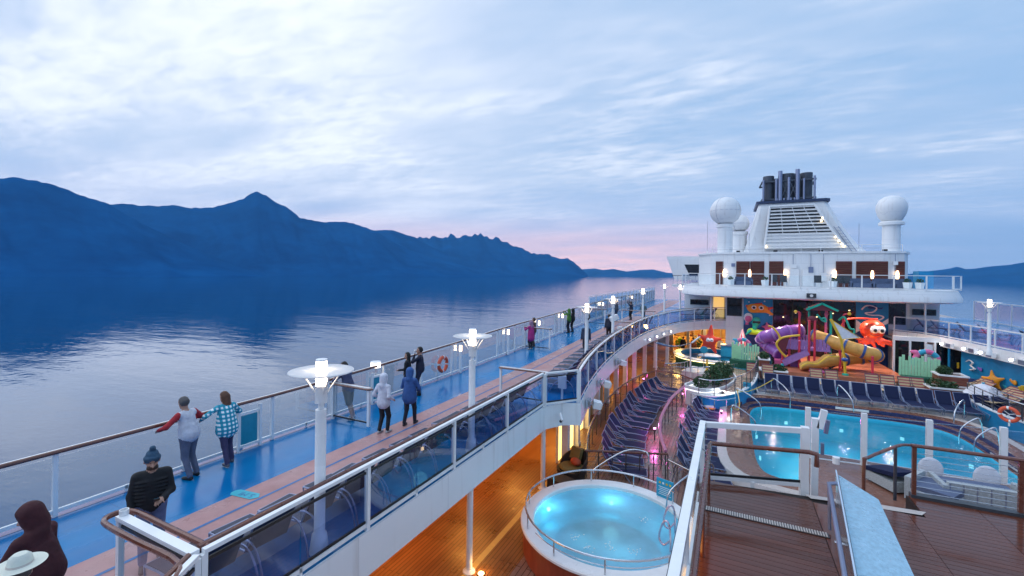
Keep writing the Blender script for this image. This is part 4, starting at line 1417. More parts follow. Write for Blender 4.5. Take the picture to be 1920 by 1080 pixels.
# ------------------------------------------------------------------ covered walkway: columns, lamps, chair
COLM = MB().lathe([(.12, 0), (.12, .05), (.085, .08), (.085, 2.28), (.0, 2.28)], n=16).mesh('column', 'white', True)
for y_, lab in ((4.6, 'white column under the promenade edge, nearest the camera'), (9.64, 'white column standing on the yellow stripe, left of the hot tub'), (14.55, 'white column beside the dark wicker armchair')):
    c_ = empty('column', lab, 'column', (-5.87, y_, LO), group='columns of the covered walkway')
    inst('shaft', COLM, c_)
    MB().lathe([(.16, 0), (.16, .03), (.12, .05)], n=16).build('base_ring', 'white', c_)
for i, (x, y_) in enumerate([(-8.2, 5.5), (-8.2, 9.5), (-8.2, 13.5), (-8.2, 17.5), (-8.4, 23), (-8.4, 29), (-8.4, 35), (-7.5, 41)]):
    d_ = empty('ceiling_lamp', '%s warm ceiling lamp from the near end of the covered walkway' % ORD[i], 'lamp', (x, y_, -.66 + .3 * max(0, (y_ - 14) / 34)), group='ceiling lamps of the covered walkway')
    MB().lathe([(.0, -.05), (.18, -.05), (.2, -.01), (.2, .02)], n=20).build('diffuser', 'sconce_glow', d_)
    MB().lathe([(.2, -.03), (.24, -.02), (.24, .02), (.2, .02)], n=20).build('bezel', 'steel', d_)
    lamp('AREA', 'walkway_light', (0, 0, -.12), 40, (1, .40, .07), d_, 1.2)
# floor uplight beside the column
ul = empty('floor_lamp', 'small warm floor light glowing on the teak beside the column foot', 'lamp', (-5.55, 9.7, LO))
MB().lathe([(.0, .03), (.07, .03), (.09, .0)], n=16).build('lens', 'sconce_glow', ul)
MB().lathe([(.09, .0), (.11, .0), (.11, .02), (.08, .02)], n=16).build('bezel', 'steel', ul)
lamp('POINT', 'floor_light', (0, 0, .15), 5, (1, .5, .12), ul, .05)

ch = empty('wicker_armchair', 'dark wicker armchair piled with orange and olive cushions beside the column', 'armchair', (-5.2, 15.7, LO), R(-35))
m_ = MB()
prof_out = [(.50, 0), (.56, .25), (.62, .5)]
m_.lathe([(.42, .05), (.5, .05), (.55, .42), (.47, .42), (.42, .3)], n=28)
m_.build('seat_shell', 'wicker_dark', ch, smooth=True)
m_ = MB()
vs, fs = [], []
for i in range(19):
    a = R(-10 + 200 * i / 18)
    hgt = .45 + .55 * math.sin(math.pi * i / 18) ** .7
    for rr_, z in ((.54, .3), (.60, hgt), (.55, hgt), (.49, .3)):
        vs.append((rr_ * math.cos(a), rr_ * math.sin(a), z))
for i in range(18):
    for q in range(4):
        fs.append((i * 4 + q, (i + 1) * 4 + q, (i + 1) * 4 + (q + 1) % 4, i * 4 + (q + 1) % 4))
m_.add(vs, fs).build('back_shell', 'wicker_dark', ch, smooth=True)
MB().lathe([(.0, .52), (.4, .52), (.45, .46), (.4, .40), (0, .4)], n=24).build('seat_cushion', 'cushion_olive', ch, smooth=True)
MB().sphere((.1, .12, .66), .24, 16, 10, sc=(1, .7, .55)).build('cushion', 'cushion_orange', ch, smooth=True)
MB().obox((-.1, .3, .86), (.46, .14, .42), R(10), rx=R(-20)).build('back_cushion', 'cushion_olive', ch)
tag(MB().obox((-5.25, 14.75, LO + .2), (.8, .6, .4), R(-20)).build('ottoman', 'wicker_dark'), 'dark wicker ottoman in front of the cushioned armchair', 'ottoman')

# the side of the walkway under the curved fascia: columns and glowing doors
for y_ in np.arange(16.6, 41, 2.35):
    x = np.interp(y_, [p[1] for p in INNER[6:]], [p[0] for p in INNER[6:]]) - .75
    c_ = empty('pilaster', '%s white pilaster from the near end under the curved railing' % ORD[int(round((y_ - 16.6) / 2.35))], 'column', (x, y_, LO), group='pilasters under the curved fascia')
    MB().box(-.13, .13, -.13, .13, 0, 2.3 + zd(y_)).build('shaft', 'white', c_)
    MB().box(-.16, .16, -.16, .16, 0, .12).build('plinth', 'white', c_)
for y_, mt in ((17.75, 'door_glow'), (20.1, 'door_glow'), (22.45, 'interior'), (24.8, 'interior')):
    x = np.interp(y_, [p[1] for p in INNER[6:]], [p[0] for p in INNER[6:]]) - 1.0
    d_ = empty('glass_door', {17.75: 'glowing yellow door panel nearest the near end of the left lounger bank', 20.1: 'glowing yellow door panel beside the middle of the left lounger bank', 22.45: 'orange lit door panel behind the left lounger bank', 24.8: 'orange lit door panel farthest along the left lounger bank'}[y_], 'door', (x, y_, LO))
    MB().box(-.03, .03, -.95, .95, .05, 2.1).build('panel', mt, d_)
    MB().box(-.05, .05, -1.0, -.95, 0, 2.2).build('frame', 'white', d_)
    MB().box(-.05, .05, .95, 1.0, 0, 2.2).build('frame', 'white', d_)
    MB().box(-.05, .05, -1.0, 1.0, 2.1, 2.2).build('lintel', 'white', d_)

# floodlights in wire cages on the curved fascia
for y_, lab in ((16.6, 'caged floodlight on the fascia nearest the glass corner'), (19.8, 'caged floodlight above the glowing doors'), (24.6, 'caged floodlight beside the white loudspeaker on the fascia')):
    x = np.interp(y_, [p[1] for p in INNER[6:]], [p[0] for p in INNER[6:]]) + .1
    f_ = empty('floodlight', lab, 'floodlight', (x, y_, zd(y_) - .35), group='caged floodlights on the curved fascia')
    MB().box(.0, .12, -.3, .1, -.16, .16).build('bracket', 'steel', f_)
    MB().obox((.34, .15, -.08), (.3, .42, .26), R(20), ry=R(12)).build('housing', 'white', f_)
    MB().obox((.50, .22, -.13), (.02, .3, .18), R(20), ry=R(12)).build('lens', 'eye_white', f_)
    for q in range(4):
        MB().tube([(.1, -.28 + .12 * q, -.17), (.22, -.28 + .12 * q, .0), (.1, -.28 + .12 * q, .17)], .008, 5).build('cage_wire', 'steel', f_)
for i, y_ in enumerate((33.5, 35.2, 36.8, 38.4)):
    x = np.interp(y_, [p[1] for p in INNER[6:]], [p[0] for p in INNER[6:]]) + .1
    f_ = empty('spotlight', '%s small white spotlight from the left on the curved left fascia' % ORD[i], 'spotlight', (x, y_, zd(y_) - .45), group='spotlights on the left fascia')
    MB().box(-.02, .1, -.1, .1, -.1, .1).build('housing', 'white', f_)
    MB().sphere((.12, -.06, 0), .06, 10, 8).build('lens', 'spot_glow', f_)
cm = empty('security_camera', 'white tube camera on the fascia below the grey box', 'camera', (-5.25, 14.55, -.35))
MB().tube([(0, 0, .1), (.12, -.12, -.1)], .045, 10).build('body', 'white', cm)
MB().tube([(-.05, .1, .0), (0.02, 0, 0)], .02, 8).build('bracket', 'steel', cm)
MB().sphere((.03, -.02, -.17), .05, 10, 8).build('dome', 'dark_grey', cm)
bx_ = empty('control_box', 'white control box on a post inside the railing corner', 'box', (-5.35, 15.0, 0))
MB().box(-.14, .14, -.06, .06, .5, .95).build('cabinet', 'white', bx_)
MB().box(-.03, .03, -.03, .03, 0, .5).build('post', 'white', bx_)
sl_ = empty('searchlight', 'white searchlight head on a stand beside the fourth lamp post', 'searchlight', (-6.55, 27.4, zd(27)))
MB().tube([(0, 0, 0), (0, 0, 1.5)], .05, 10).build('stand', 'white', sl_)
MB().obox((.1, 0, 1.72), (.5, .32, .3), R(30), ry=R(-25)).build('head', 'white', sl_)
MB().lathe([(.0, .95), (.14, .95), (.2, 1.15), (.2, 1.2), (0, 1.2)], (.5, 0, 0), 16).build('bowl', 'white', sl_)

# ------------------------------------------------------------------ pipe railings of the pool deck
def pipe_rail(name, lab, path, h, spacing, top_mat, post_mat, wires=3, r_top=.045, kind_posts='baluster', grp=None):
    root = empty(name, lab, 'railing', path[0], group=grp)
    o = Vector(path[0])
    loc = [Vector(p) - o for p in path]
    MB().tube([tuple(p + Vector((0, 0, h))) for p in loc], r_top, 8).build('handrail', top_mat, root, smooth=True)
    pm = MB().tube([(0, 0, 0), (0, 0, h)], .022, 6).mesh(kind_posts, post_mat)
    for p in resample(path, spacing):
        inst(kind_posts, pm, root, Vector(p) - o)
    for k_ in range(wires):
        z = h * (k_ + 1) / (wires + 1)
        MB().tube([tuple(p + Vector((0, 0, z))) for p in loc], .008, 4).build('wire', 'steel_dark', root)
    return root
lp = smooth_path([(-4.75, 16.1, LO), (-5.35, 18.6, LO), (-5.68, 21.5, LO), (-5.75, 24.5, LO), (-5.65, 27, LO), (-5.2, 29.8, LO), (-4.5, 31.7, LO)], 4)
pipe_rail('curved_handrail', 'brown curved handrail behind the left bank of loungers', lp, 1.0, 1.1, 'rail_wood', 'steel_dark', 2)
pipe_rail('curved_handrail', 'brown handrail across the far end of the left lounger bank', smooth_path([(-4.5, 31.7, LO), (-3.3, 31.6, LO), (-2.1, 30.3, LO)], 4), 1.0, .9, 'rail_wood', 'steel_dark', 2)
mat('rail_pinkish', (.55, .20, .33), .3, var=.1)
pipe_rail('curved_handrail', 'thick pinkish curved handrail between the two lounger banks', smooth_path([(-2.1, 17.4, LO), (-2.5, 19, LO), (-2.75, 20.8, LO), (-2.83, 22.6, LO), (-2.7, 25.9, LO), (-2.1, 29.8, LO)], 4), 1.0, 1.1, 'rail_pinkish', 'steel_dark', 2, r_top=.07)
pipe_rail('cross_handrail', 'straight brown handrail at the near end of both lounger banks', [(-4.8, 16.05, LO), (-2.0, 17.2, LO)], 1.0, .55, 'rail_wood', 'steel_dark', 4)
pipe_rail('cross_handrail', 'short steel handrail closing the pool-side lounger bank', [(-1.95, 16.9, LO), (-.6, 15.9, LO)], .9, .4, 'steel', 'steel', 1, r_top=.025)
# magenta deck light among the loungers
for (x, y_, lab, e_) in ((-3.05, 21.2, 'magenta deck light on the wet aisle between the lounger banks', 30), (-5.2, 30.9, 'magenta deck light at the far end of the left lounger bank', 26), (-.35, 25.6, 'magenta deck light on the rim beside the pool', 14), (-2.5, 28.2, 'magenta deck light under the pinkish handrail', 14)):
    d_ = empty('deck_light', lab, 'light', (x, y_, LO))
    MB().lathe([(.0, .5), (.06, .5), (.06, .42), (.03, .4), (.03, 0)], n=12).build('bollard', 'steel_dark', d_)
    MB().lathe([(.0, .56), (.05, .56), (.06, .505), (0, .505)], n=12).build('lens', 'magenta_glow', d_)
    lamp('POINT', 'magenta_light', (0, 0, .75), e_, (1, .12, .6), d_, .1)

# ------------------------------------------------------------------ curved blue wall, planter and rails left of the row
BW = smooth_path([(-2.2, 27.4, 0), (-.95, 26.6, 0), (.4, 28.3, 0), (1.3, 31.2, 0), (1.7, 34.8, 0)], 5)
w_ = empty('curved_wall', 'curved bright blue wall lit from above by a white glow', 'wall', (0, 0, LO))
MB().wall([p[:2] for p in BW[3:]], .0, .95, .14).build('panel', 'blue_mural', w_)
MB().wall([p[:2] for p in BW[3:]], .95, 1.0, .2).build('capping', 'white', w_)
ramp = MB().add([(p[0], p[1], -2.02) for p in BW[8:]] + [(-.4, 36, -2.02), (-1.6, 33, -2.02)], [tuple(range(len(BW[8:]) + 2))])
tag(ramp.build('ramp_floor', 'lido_deck'), kind='structure')
pln = empty('curved_planter', 'white curved planter with dark shrubs and glowing underside', 'planter', (0, 0, LO))
out_ = smooth_path([(-2.3, 28.0, 0), (-1.2, 27.6, 0), (-.2, 29.0, 0), (.35, 31.6, 0), (.1, 33.2, 0), (-.7, 33.8, 0), (-1.2, 32.4, 0), (-1.5, 30.4, 0), (-2.3, 28.6, 0), (-2.3, 28.0, 0)], 4)[:-1]
MB().prism([p[:2] for p in out_], .0, .85).build('body', 'white', pln)
MB().wall([p[:2] for p in out_], .95, 1.12, .1, closed=True).build('rim', 'white', pln)
MB().tube([(p[0], p[1], .9) for p in out_], .03, 6, closed=True).build('light_strip', 'led_white', pln)
lamp('AREA', 'planter_light', (-.2, 27.9, 1.2), 10, (.95, .97, 1), pln, .8, (R(35), 0, R(150)))

def leaf_cloud(m, pts_r, count, size, seed):
    rnd = random.Random(seed)
    for _ in range(count):
        c, r_, sq = rnd.choice(pts_r)
        v = Vector((rnd.gauss(0, 1), rnd.gauss(0, 1), rnd.gauss(0, 1))).normalized() * r_ * rnd.uniform(.45, 1.05) ** .6
        p = Vector(c) + Vector((v.x, v.y, v.z * sq))
        a = Vector((rnd.gauss(0, 1), rnd.gauss(0, 1), rnd.gauss(0, .6))).normalized()
        b = a.cross(Vector((rnd.gauss(0, 1), rnd.gauss(0, 1), rnd.gauss(0, 1)))).normalized()
        s = size * rnd.uniform(.6, 1.4)
        m.add([p - a * s, p + b * s * .45, p + a * s, p - b * s * .45], [(0, 1, 2, 3)])
def shrub(lab, cs, count, size, seed, grp=None):
    e = empty('shrub', lab, 'shrub', cs[0][0], group=grp)
    o = Vector(cs[0][0])
    m_ = MB()
    leaf_cloud(m_, [(tuple(Vector(c) - o), r_, q) for c, r_, q in cs], count, size, seed)
    m_.build('foliage', 'leaf', e)
    st = MB()
    for c, r_, q in cs:
        p = Vector(c) - o
        st.tube([(p.x, p.y, p.z - r_), (p.x + .05, p.y, p.z), (p.x + .1, p.y + .05, p.z + r_ * .5)], .02, 5)
    tag(st.build('stems', 'wicker_dark', e), kind='stuff')
shrub('dark shrubs filling the white curved planter', [((-1.5, 28.6, -1.75), .45, .7), ((-.9, 29.6, -1.6), .6, .8), ((-.5, 31, -1.55), .65, .8), ((-.4, 32.4, -1.55), .65, .8)], 2600, .085, 5)
pipe_rail('curved_handrail', 'steel handrail curving above the blue wall', [(p[0] + .0, p[1], LO + 1.0) for p in BW[3:]], .85, .9, 'steel', 'steel_dark', 5, r_top=.03)
pipe_rail('curved_handrail', 'low steel handrail standing in front of the blue wall', smooth_path([(-1.9, 26.6, LO), (-.6, 25.9, LO), (.3, 26.8, LO)], 4), 1.0, .7, 'steel', 'steel', 0, r_top=.025)
pipe_rail('curved_handrail', 'steel handrail circling the glowing splash pool ramp', smooth_path([(-4.3, 34.6, LO), (-3.4, 35.4, LO), (-2.7, 37, LO), (-3.0, 38.2, LO)], 4), 1.0, .45, 'steel', 'steel', 4, r_top=.03)
pipe_rail('curved_handrail', 'steel handrail beside the white ramp panel', smooth_path([(-3.6, 33.2, LO), (-1.8, 34.0, LO), (.4, 36.6, LO), (1.2, 38, LO)], 4), 1.1, .9, 'steel', 'steel', 2, r_top=.028)
tag(MB().prism([(-3.2, 35.2), (-1.2, 34.4), (-.9, 36.6), (-2.6, 37.4)], LO + .01, LO + .5).build('ramp_panel', 'white_hull'), 'pale sloping ramp panel left of the curved planter', 'ramp')
sgn = empty('deck_sign', 'narrow blue sign standing on the deck left of the pool rope', 'sign', (.95, 29.9, LO), R(-15))
MB().box(-.22, .22, -.02, .02, .1, 1.25).build('board', 'sign_blue', sgn)
for i in range(7):
    MB().obox((0, -.025, 1.1 - .14 * i), (.3 - .1 * (i % 2), .006, .04)).build('text_line', 'band_blue', sgn)
MB().tube([(0, .03, 0), (0, .03, 1.2)], .02, 6).build('post', 'steel', sgn)

# ------------------------------------------------------------------ splash pool with the starfish
SP = (-1.2, 41.9)
sp = empty('splash_pool', 'children\'s round splash pool with glowing rim', 'pool', (SP[0], SP[1], LO))
def ell(rx, ry, z, n_=56):
    return [(rx * math.cos(2 * math.pi * i / n_), ry * math.sin(2 * math.pi * i / n_), z) for i in range(n_)]
def ell_ring(name, a, b, material):
    n_ = len(a)
    MB().add(a + b, [(i, n_ + i, n_ + (i + 1) % n_, (i + 1) % n_) for i in range(n_)]).build(name, material, sp)
ell_ring('hedge_wall', ell(3.15, 3.45, .62), ell(3.1, 3.4, 0), 'hedge_green')
ell_ring('rim', ell(2.7, 3.0, .82), ell(3.3, 3.6, .8), 'white')
ell_ring('rim_edge', ell(3.3, 3.6, .8), ell(3.3, 3.6, .7), 'white')
MB().tube(ell(3.22, 3.52, .66), .035, 6, closed=True).build('light_strip', 'led_warm', sp)
ell_ring('inner_wall', ell(2.68, 2.98, .4), ell(2.7, 3.0, .82), 'blue_mural')
q_ = ell(2.7, 3.0, .6)
MB().add(q_, [tuple(range(len(q_)))]).build('water', 'pool_water', sp)
q_ = ell(2.7, 3.0, .4)
MB().add(q_, [tuple(range(len(q_)))]).build('floor', 'blue_mural', sp)
star = empty('starfish_figure', 'red starfish figure standing in the splash pool', 'statue', (-1.55, 41.2, LO + .6), R(8))
prims = []
for i, L_ in enumerate((1.15, .95, 1.0, 1.0, .9)):
    a = R(90 + 72 * i - 6)
    c, s = math.cos(a), math.sin(a)
    prims.append(((0, 0, 1.45), (c * L_, 0, 1.45 + s * L_ * 1.12), .36, .09, (1, .55, 1), 0, .12))
for s in (-.13, .15):
    prims.append(((s, -.2, 1.55), (s, -.22, 1.55), .10, .10, U1, 1, .005))
    prims.append(((s, -.30, 1.54), (s, -.305, 1.54), .04, .04, U1, 2, .005))
inst('body', sdf_mesh('starfish', prims, ['star_red', 'eye_white', 'black'], .045, .1), star)
fl = MB().sphere((0, 0, .18), .7, 20, 8, sc=(1.3, .7, .3)).build('float', 'white', star, smooth=True)
dsc = empty('round_sign', 'round cyan sign on a pole beside the starfish', 'sign', (-1.75, 36.6, LO))
MB().tube([(0, 0, 0), (0, 0, 1.7)], .03, 8).build('pole', 'steel', dsc)
o_ = MB().lathe([(.0, .03), (.27, .03), (.27, -.03), (0, -.03)], n=24).build('disc', 'sign_blue', dsc)
o_.rotation_euler = (R(90), 0, 0); o_.location = (0, 0, 1.95)
o_ = MB().lathe([(.12, .04), (.17, .04)], n=24).build('ring_mark', 'mark_cyan', dsc)
o_.rotation_euler = (R(90), 0, 0); o_.location = (0, 0, 1.95)
cn = empty('wet_floor_cone', 'yellow wet floor cone beside the curved planter', 'cone', (-1.5, 36.0, -2.5))
MB().lathe([(.16, 0), (.16, .03), (.10, .05), (.075, .5), (.06, .8), (0, .9)], n=14).build('cone', 'yellow', cn, smooth=True)
MB().lathe([(.105, .25), (.098, .36)], n=14).build('band', 'band_blue', cn)

# warm bar beneath the left balcony
bar_ = empty('bar_counter', 'warm lit bar counter behind the splash pool under the balcony', 'bar', (-3.2, 49.5, LO))
MB().box(-2.2, 3.6, .0, .5, 0, 1.1).build('front', 'interior', bar_)
MB().box(-2.3, 3.7, -.1, .6, 1.1, 1.18).build('top', 'tan_wall', bar_)
MB().box(-2.2, 3.6, 2.0, 2.2, 0, 2.9).build('back_wall', 'interior', bar_)
for i in range(5):
    MB().box(-2.0 + 1.1 * i, -1.1 + 1.1 * i, 1.8, 2.0, 1.0 + .4 * (i % 2), 2.4).build('shelf', 'tan_wall', bar_)
for i in range(3):
    lp_ = empty('pendant_lamp', '%s warm lamp from the left over the bar under the balcony' % ORD[i], 'lamp', (-4.6 + 2.1 * i, 47.8, -.55), group='bar lamps')
    MB().lathe([(.0, 0), (.5, 0), (.55, .1), (0, .12)], n=24).build('shade', 'led_warm', lp_)
    MB().tube([(0, 0, .1), (0, 0, .5)], .02, 6).build('stem', 'steel', lp_)
    lamp('POINT', 'bar_light', (0, -.3, -.25), 130, (1, .52, .12), lp_, .3)
tag(MB().box(-6.0, 1.1, 51.9, 52.1, LO, .45).build('bar_wall', 'interior'), kind='structure')
cnpy = empty('blue_canopy', 'dark blue fabric canopy stretched on a frame below the curved railing', 'canopy', (-4.9, 33.6, -.35))
m_ = MB()
vs = []
for i in range(9):
    for j in range(5):
        u, v_ = i / 8, j / 4
        vs.append((u * 2.5, v_ * 1.6, -.28 * math.sin(math.pi * u) - .15 * v_ + .2 * u))
fs = [(i * 5 + j, (i + 1) * 5 + j, (i + 1) * 5 + j + 1, i * 5 + j + 1) for i in range(8) for j in range(4)]
m_.add(vs, fs)
ob = m_.build('fabric', 'canopy_blue', cnpy, smooth=True)
sm = ob.modifiers.new('thick', 'SOLIDIFY'); sm.thickness = .03
MB().tube([(2.5, 0, .2), (2.9, .2, .55), (2.95, 1.2, .5), (2.5, 1.6, .05), (2.5, 0, .2)], .05, 6).build('frame', 'white', cnpy)
MB().tube([(2.4, .1, .15), (2.45, .1, -2.6)], .05, 8).build('pole', 'white', cnpy)
MB().tube([(.1, .1, .0), (.1, .1, -2.6)], .05, 8).build('pole', 'white', cnpy)

for i, (x, y_) in enumerate([(-1.25, 27.0), (-.95, 26.4)]):
    tw = empty('folded_towel', ['yellow folded towel on the farthest pool-side lounger', 'second yellow folded towel beside the farthest pool-side lounger'][i], 'towel', (x, y_, LO + .37), R(20))
    MB().box(-.25, .25, -.16, .16, 0, .06).build('lower_fold', 'yellow', tw)
    MB().box(-.22, .24, -.15, .15, .065, .12).build('upper_fold', 'straw', tw)

# clutter of the bar: columns, cabinets, plants, a glowing ceiling oval
for i, x in enumerate((-5.2, -3.7, -2.2)):
    c_ = empty('bar_column', '%s pale column from the left in front of the warm bar' % ORD[i], 'column', (x, 46.9, LO), group='columns in front of the bar')
    MB().box(-.14, .14, -.14, .14, 0, 2.9).build('shaft', 'cream_stone', c_)
    MB().box(-.2, .2, -.2, .2, 0, .15).build('plinth', 'cream_stone', c_)
for i, (x, y_, z) in enumerate([(-4.4, 46.4, LO), (-2.9, 47.2, LO), (-1.9, 46.6, LO)]):
    p_ = empty('potted_palm', '%s potted green plant from the left in front of the bar' % ORD[i], 'plant', (x, y_, z), group='potted plants by the bar')
    MB().lathe([(.16, 0), (.22, .4), (.18, .4), (0, .36)], n=12).build('pot', 'tan_wall', p_, smooth=True)
    mm = MB(); leaf_cloud(mm, [((0, 0, .95), .42, 1.2)], 220, .13, 70 + i); mm.build('leaves', 'lime' if i == 0 else 'leaf', p_)
    MB().tube([(0, 0, .35), (.02, 0, .9)], .03, 6).build('stem', 'wicker_dark', p_)
for i, (x, mt) in enumerate(((-4.9, 'tan_wall'), (-4.0, 'maroon_roof'), (-3.1, 'cream_stone'), (-2.3, 'window_dark'), (-1.2, 'cream_stone'))):
    k_ = empty('bar_cabinet', '%s cabinet from the left against the warm bar wall' % ORD[i], 'cabinet', (x, 51.2, LO), group='cabinets behind the bar')
    MB().box(-.38, .38, 0, .4, 0, 2.3).build('body', mt, k_)
    MB().box(-.3, .3, -.02, 0, 1.2, 2.1).build('door', 'interior', k_)
ov = empty('ceiling_oval', 'warm glowing oval ceiling light above the starfish', 'lamp', (-1.3, 46.6, -.25))
MB().add([(1.8 * math.cos(R(a)), .9 * math.sin(R(a)), 0) for a in range(0, 360, 12)], [tuple(range(29, -1, -1))]).build('diffuser', 'led_warm', ov)
MB().tube([(1.8 * math.cos(R(a)), .9 * math.sin(R(a)), .02) for a in range(0, 360, 12)], .06, 6, closed=True).build('frame', 'cream_stone', ov)

# ------------------------------------------------------------------ superstructure
SH = empty('superstructure', 'white ship superstructure with balcony deck across the far end of the pool', 'deckhouse', (0, 0, 0))
EDGE = [p[:2] for p in smooth_path([(-4.3, 46.5, 0), (-3.9, 43.6, 0), (-2.6, 41.6, 0), (0, 40.5, 0), (5.5, 39.9, 0), (10.4, 40.2, 0), (13.4, 40.9, 0), (14.9, 42.6, 0), (15.2, 46, 0)], 5)]
BZ0, BZ1 = 2.78, 3.72
n_ = len(EDGE)
ins = [(5.5 + (x - 5.5) * .955, 46 + (y - 46) * .9) for x, y in EDGE]
m_ = MB()
prof = [(0.0, BZ0 + .22), (0.0, BZ1 - .08), (.5, BZ1)]
# sloping soffit, band and deck
vs, fs = [], []
for (x, y), (xi, yi) in zip(EDGE, ins):
    vs += [(xi, yi, BZ0), (x, y, BZ0 + .12), (x, y, BZ0 + .40), (x + (xi - x) * .5, y + (yi - y) * .5, BZ1), (xi, yi, BZ1 + .002)]
for i in range(n_ - 1):
    for q in range(4):
        fs.append((i * 5 + q, (i + 1) * 5 + q, (i + 1) * 5 + q + 1, i * 5 + q + 1))
m_.add(vs, fs)
m_.build('balcony_band', 'white_hull', SH, smooth=True)
MB().add([(x, y, BZ1) for x, y in ins] + [(14, 62, BZ1), (-4.3, 62, BZ1)], [tuple(range(n_ + 2))]).build('balcony_floor', 'white_hull', SH)
MB().add([(x, y, BZ0 + .003) for x, y in ins] + [(14, 62, BZ0 + .003), (-4.3, 62, BZ0 + .003)], [tuple(range(n_ + 1, -1, -1))]).build('soffit', 'white_hull', SH)
# upper house
UW = [(-2.9, 49), (-1.7, 46.6), (0.2, 46.05), (5.5, 45.8), (11.2, 46.05), (12.7, 46.6), (13.6, 49), (13.6, 62), (-2.9, 62)]
MB().prism(UW, BZ1 + .004, 6.62).build('upper_wall', 'white_hull', SH)
MB().prism([(5.5 + (x - 5.5) * 1.012, y - .1) for x, y in UW], 6.62, 6.78).build('roof_lip', 'white_hull', SH)
# lower house: window wall under the balcony
MB().box(-.35, 12.4, 44.6, 45.0, LO, BZ0).build('front_wall', 'white_hull', SH)
def window(x0, x1, z0, z1, y=44.58, mt='window_dark', mull=1):
    f = MB()
    w = MB().box(x0, x1, y - .04, y + .01, z0, z1).build('window', mt, SH)
    for a in (MB().box(x0 - .06, x0, y - .07, y + .01, z0 - .06, z1 + .06), MB().box(x1, x1 + .06, y - .07, y + .01, z0 - .06, z1 + .06), MB().box(x0, x1, y - .07, y + .01, z1, z1 + .06), MB().box(x0, x1, y - .07, y + .01, z0 - .06, z0)):
        a.build('frame', 'dark_grey', w)
    for i in range(1, mull):
        x = x0 + (x1 - x0) * i / mull
        MB().box(x - .04, x + .04, y - .065, y - .045, z0, z1).build('mullion', 'black', w)
window(-.22, .88, 1.05, 2.62)
window(3.38, 9.05, -2.4, 2.66, mull=4)
window(11.25, 12.2, 1.0, 2.66)
# warm lit room behind the big windows shows as small lamps in the glass
for i, (x, z) in enumerate([(4.1, 1.1), (5.0, 1.5), (6.5, 1.25), (7.6, 1.6), (8.3, .9), (4.6, .2), (8.7, 1.9)]):
    MB().obox((x, 44.52, z), (.10, .02, .06)).build('room_lamp', 'led_warm', SH)
# murals either side
def mural(x0, x1, lab):
    r = empty('sea_mural', lab, 'mural', (x0, 44.5, LO))
    MB().box(0, x1 - x0, -.06, .06, 0, 5.7).build('panel', 'blue_mural', r)
    W = x1 - x0
    wave = [(0, 0), (W, 0), (W, 3.3)] + [(W * (1 - i / 10), 3.3 + .28 * math.sin(i * .9)) for i in range(1, 10)] + [(0, 3.2)]
    MB().plate(wave, 'Y', -.075, -.063).build('deep_water', 'mural_deep', r)
    return r
def fish(r, x, z, s, body, fin, flip=1):
    pr = [((x - .35 * s, -.1, z), (x + .3 * s, -.1, z), .40 * s, .36 * s, (1, .25, .9), 0, .05)]
    pr += [((x + flip * .55 * s, -.1, z - .12 * s), (x + flip * .95 * s, -.1, z - .4 * s), .16 * s, .10 * s, (1, .3, 1), 0, .05),
           ((x + flip * .55 * s, -.1, z - .05 * s), (x + flip * .95 * s, -.1, z + .1 * s), .14 * s, .09 * s, (1, .3, 1), 1, .05),
           ((x - .1 * s, -.1, z + .3 * s), (x + .25 * s, -.1, z + .42 * s), .12 * s, .06 * s, (1, .3, 1), 1, .04),
           ((x - flip * .65 * s, -.1, z + .05 * s), (x - flip * .8 * s, -.1, z + .2 * s), .12 * s, .08 * s, (1, .3, 1), 1, .04)]
    for e in (-.28, .22):
        pr += [((x + e * s, -.20, z + .08 * s), (x + e * s, -.205, z + .08 * s), .16 * s, .16 * s, (1, .4, 1), 2, .005),
               ((x + e * s, -.27, z + .06 * s), (x + e * s, -.271, z + .06 * s), .085 * s, .085 * s, (1, .3, 1), 3, .005)]
    inst('fish', sdf_mesh('fish', pr, [body, fin, 'eye_white', 'black'], .035 if s > .6 else .03, .04), r)
mu = mural(1.08, 3.3, 'tall blue mural panel with orange fish left of the dark windows')
fish(mu, 1.1, 4.75, 1.12, 'fish_orange', 'octo_red')
jl = [((.36, -.1, 3.9), (.36, -.1, 4.0), .36, .33, (1, .3, 1), 0), ((.36, -.18, 3.78), (.36, -.18, 3.85), .22, .23, (1, .4, 1), 1)]
jl += [((.2 + .08 * i, -.1, 3.7), (.18 + .09 * i, -.1, 3.3), .045, .03, (1, .5, 1), 1) for i in range(3)]
inst('jellyfish', sdf_mesh('jellyfish', jl, ['eye_white', 'pink'], .03, .05), mu)
st = []
for i in range(5):
    a = R(90 + 72 * i + 10)
    st.append(((1.85, -.1, 3.15), (1.85 + .42 * math.cos(a), -.1, 3.15 + .42 * math.sin(a)), .17, .05, (1, .4, 1), 0, .05))
inst('pink_star', sdf_mesh('pink_star', st, ['pink'], .03, .05), mu)
for (x, z) in ((.4, 5.3), (.9, 3.5), (1.6, 5.4), (2.0, 4.2), (.3, 2.6), (1.9, 2.3)):
    MB().sphere((x, -.07, z), .06, 10, 6, sc=(1, .3, 1)).build('bubble', 'eye_white', mu)
mu2 = mural(9.12, 11.18, 'tall blue mural panel with white wave ribbon behind the octopus')
wv = smooth_path([(.35, -.09, 5.0), (.7, -.09, 5.35), (1.3, -.09, 5.2), (1.1, -.09, 4.85), (.6, -.09, 4.75), (.9, -.09, 4.6), (1.5, -.09, 4.6), (1.75, -.09, 4.45), (1.4, -.09, 4.2), (.9, -.09, 4.2)], 4)
MB().tube(wv, .06, 6).build('wave_ribbon', 'eye_white', mu2)
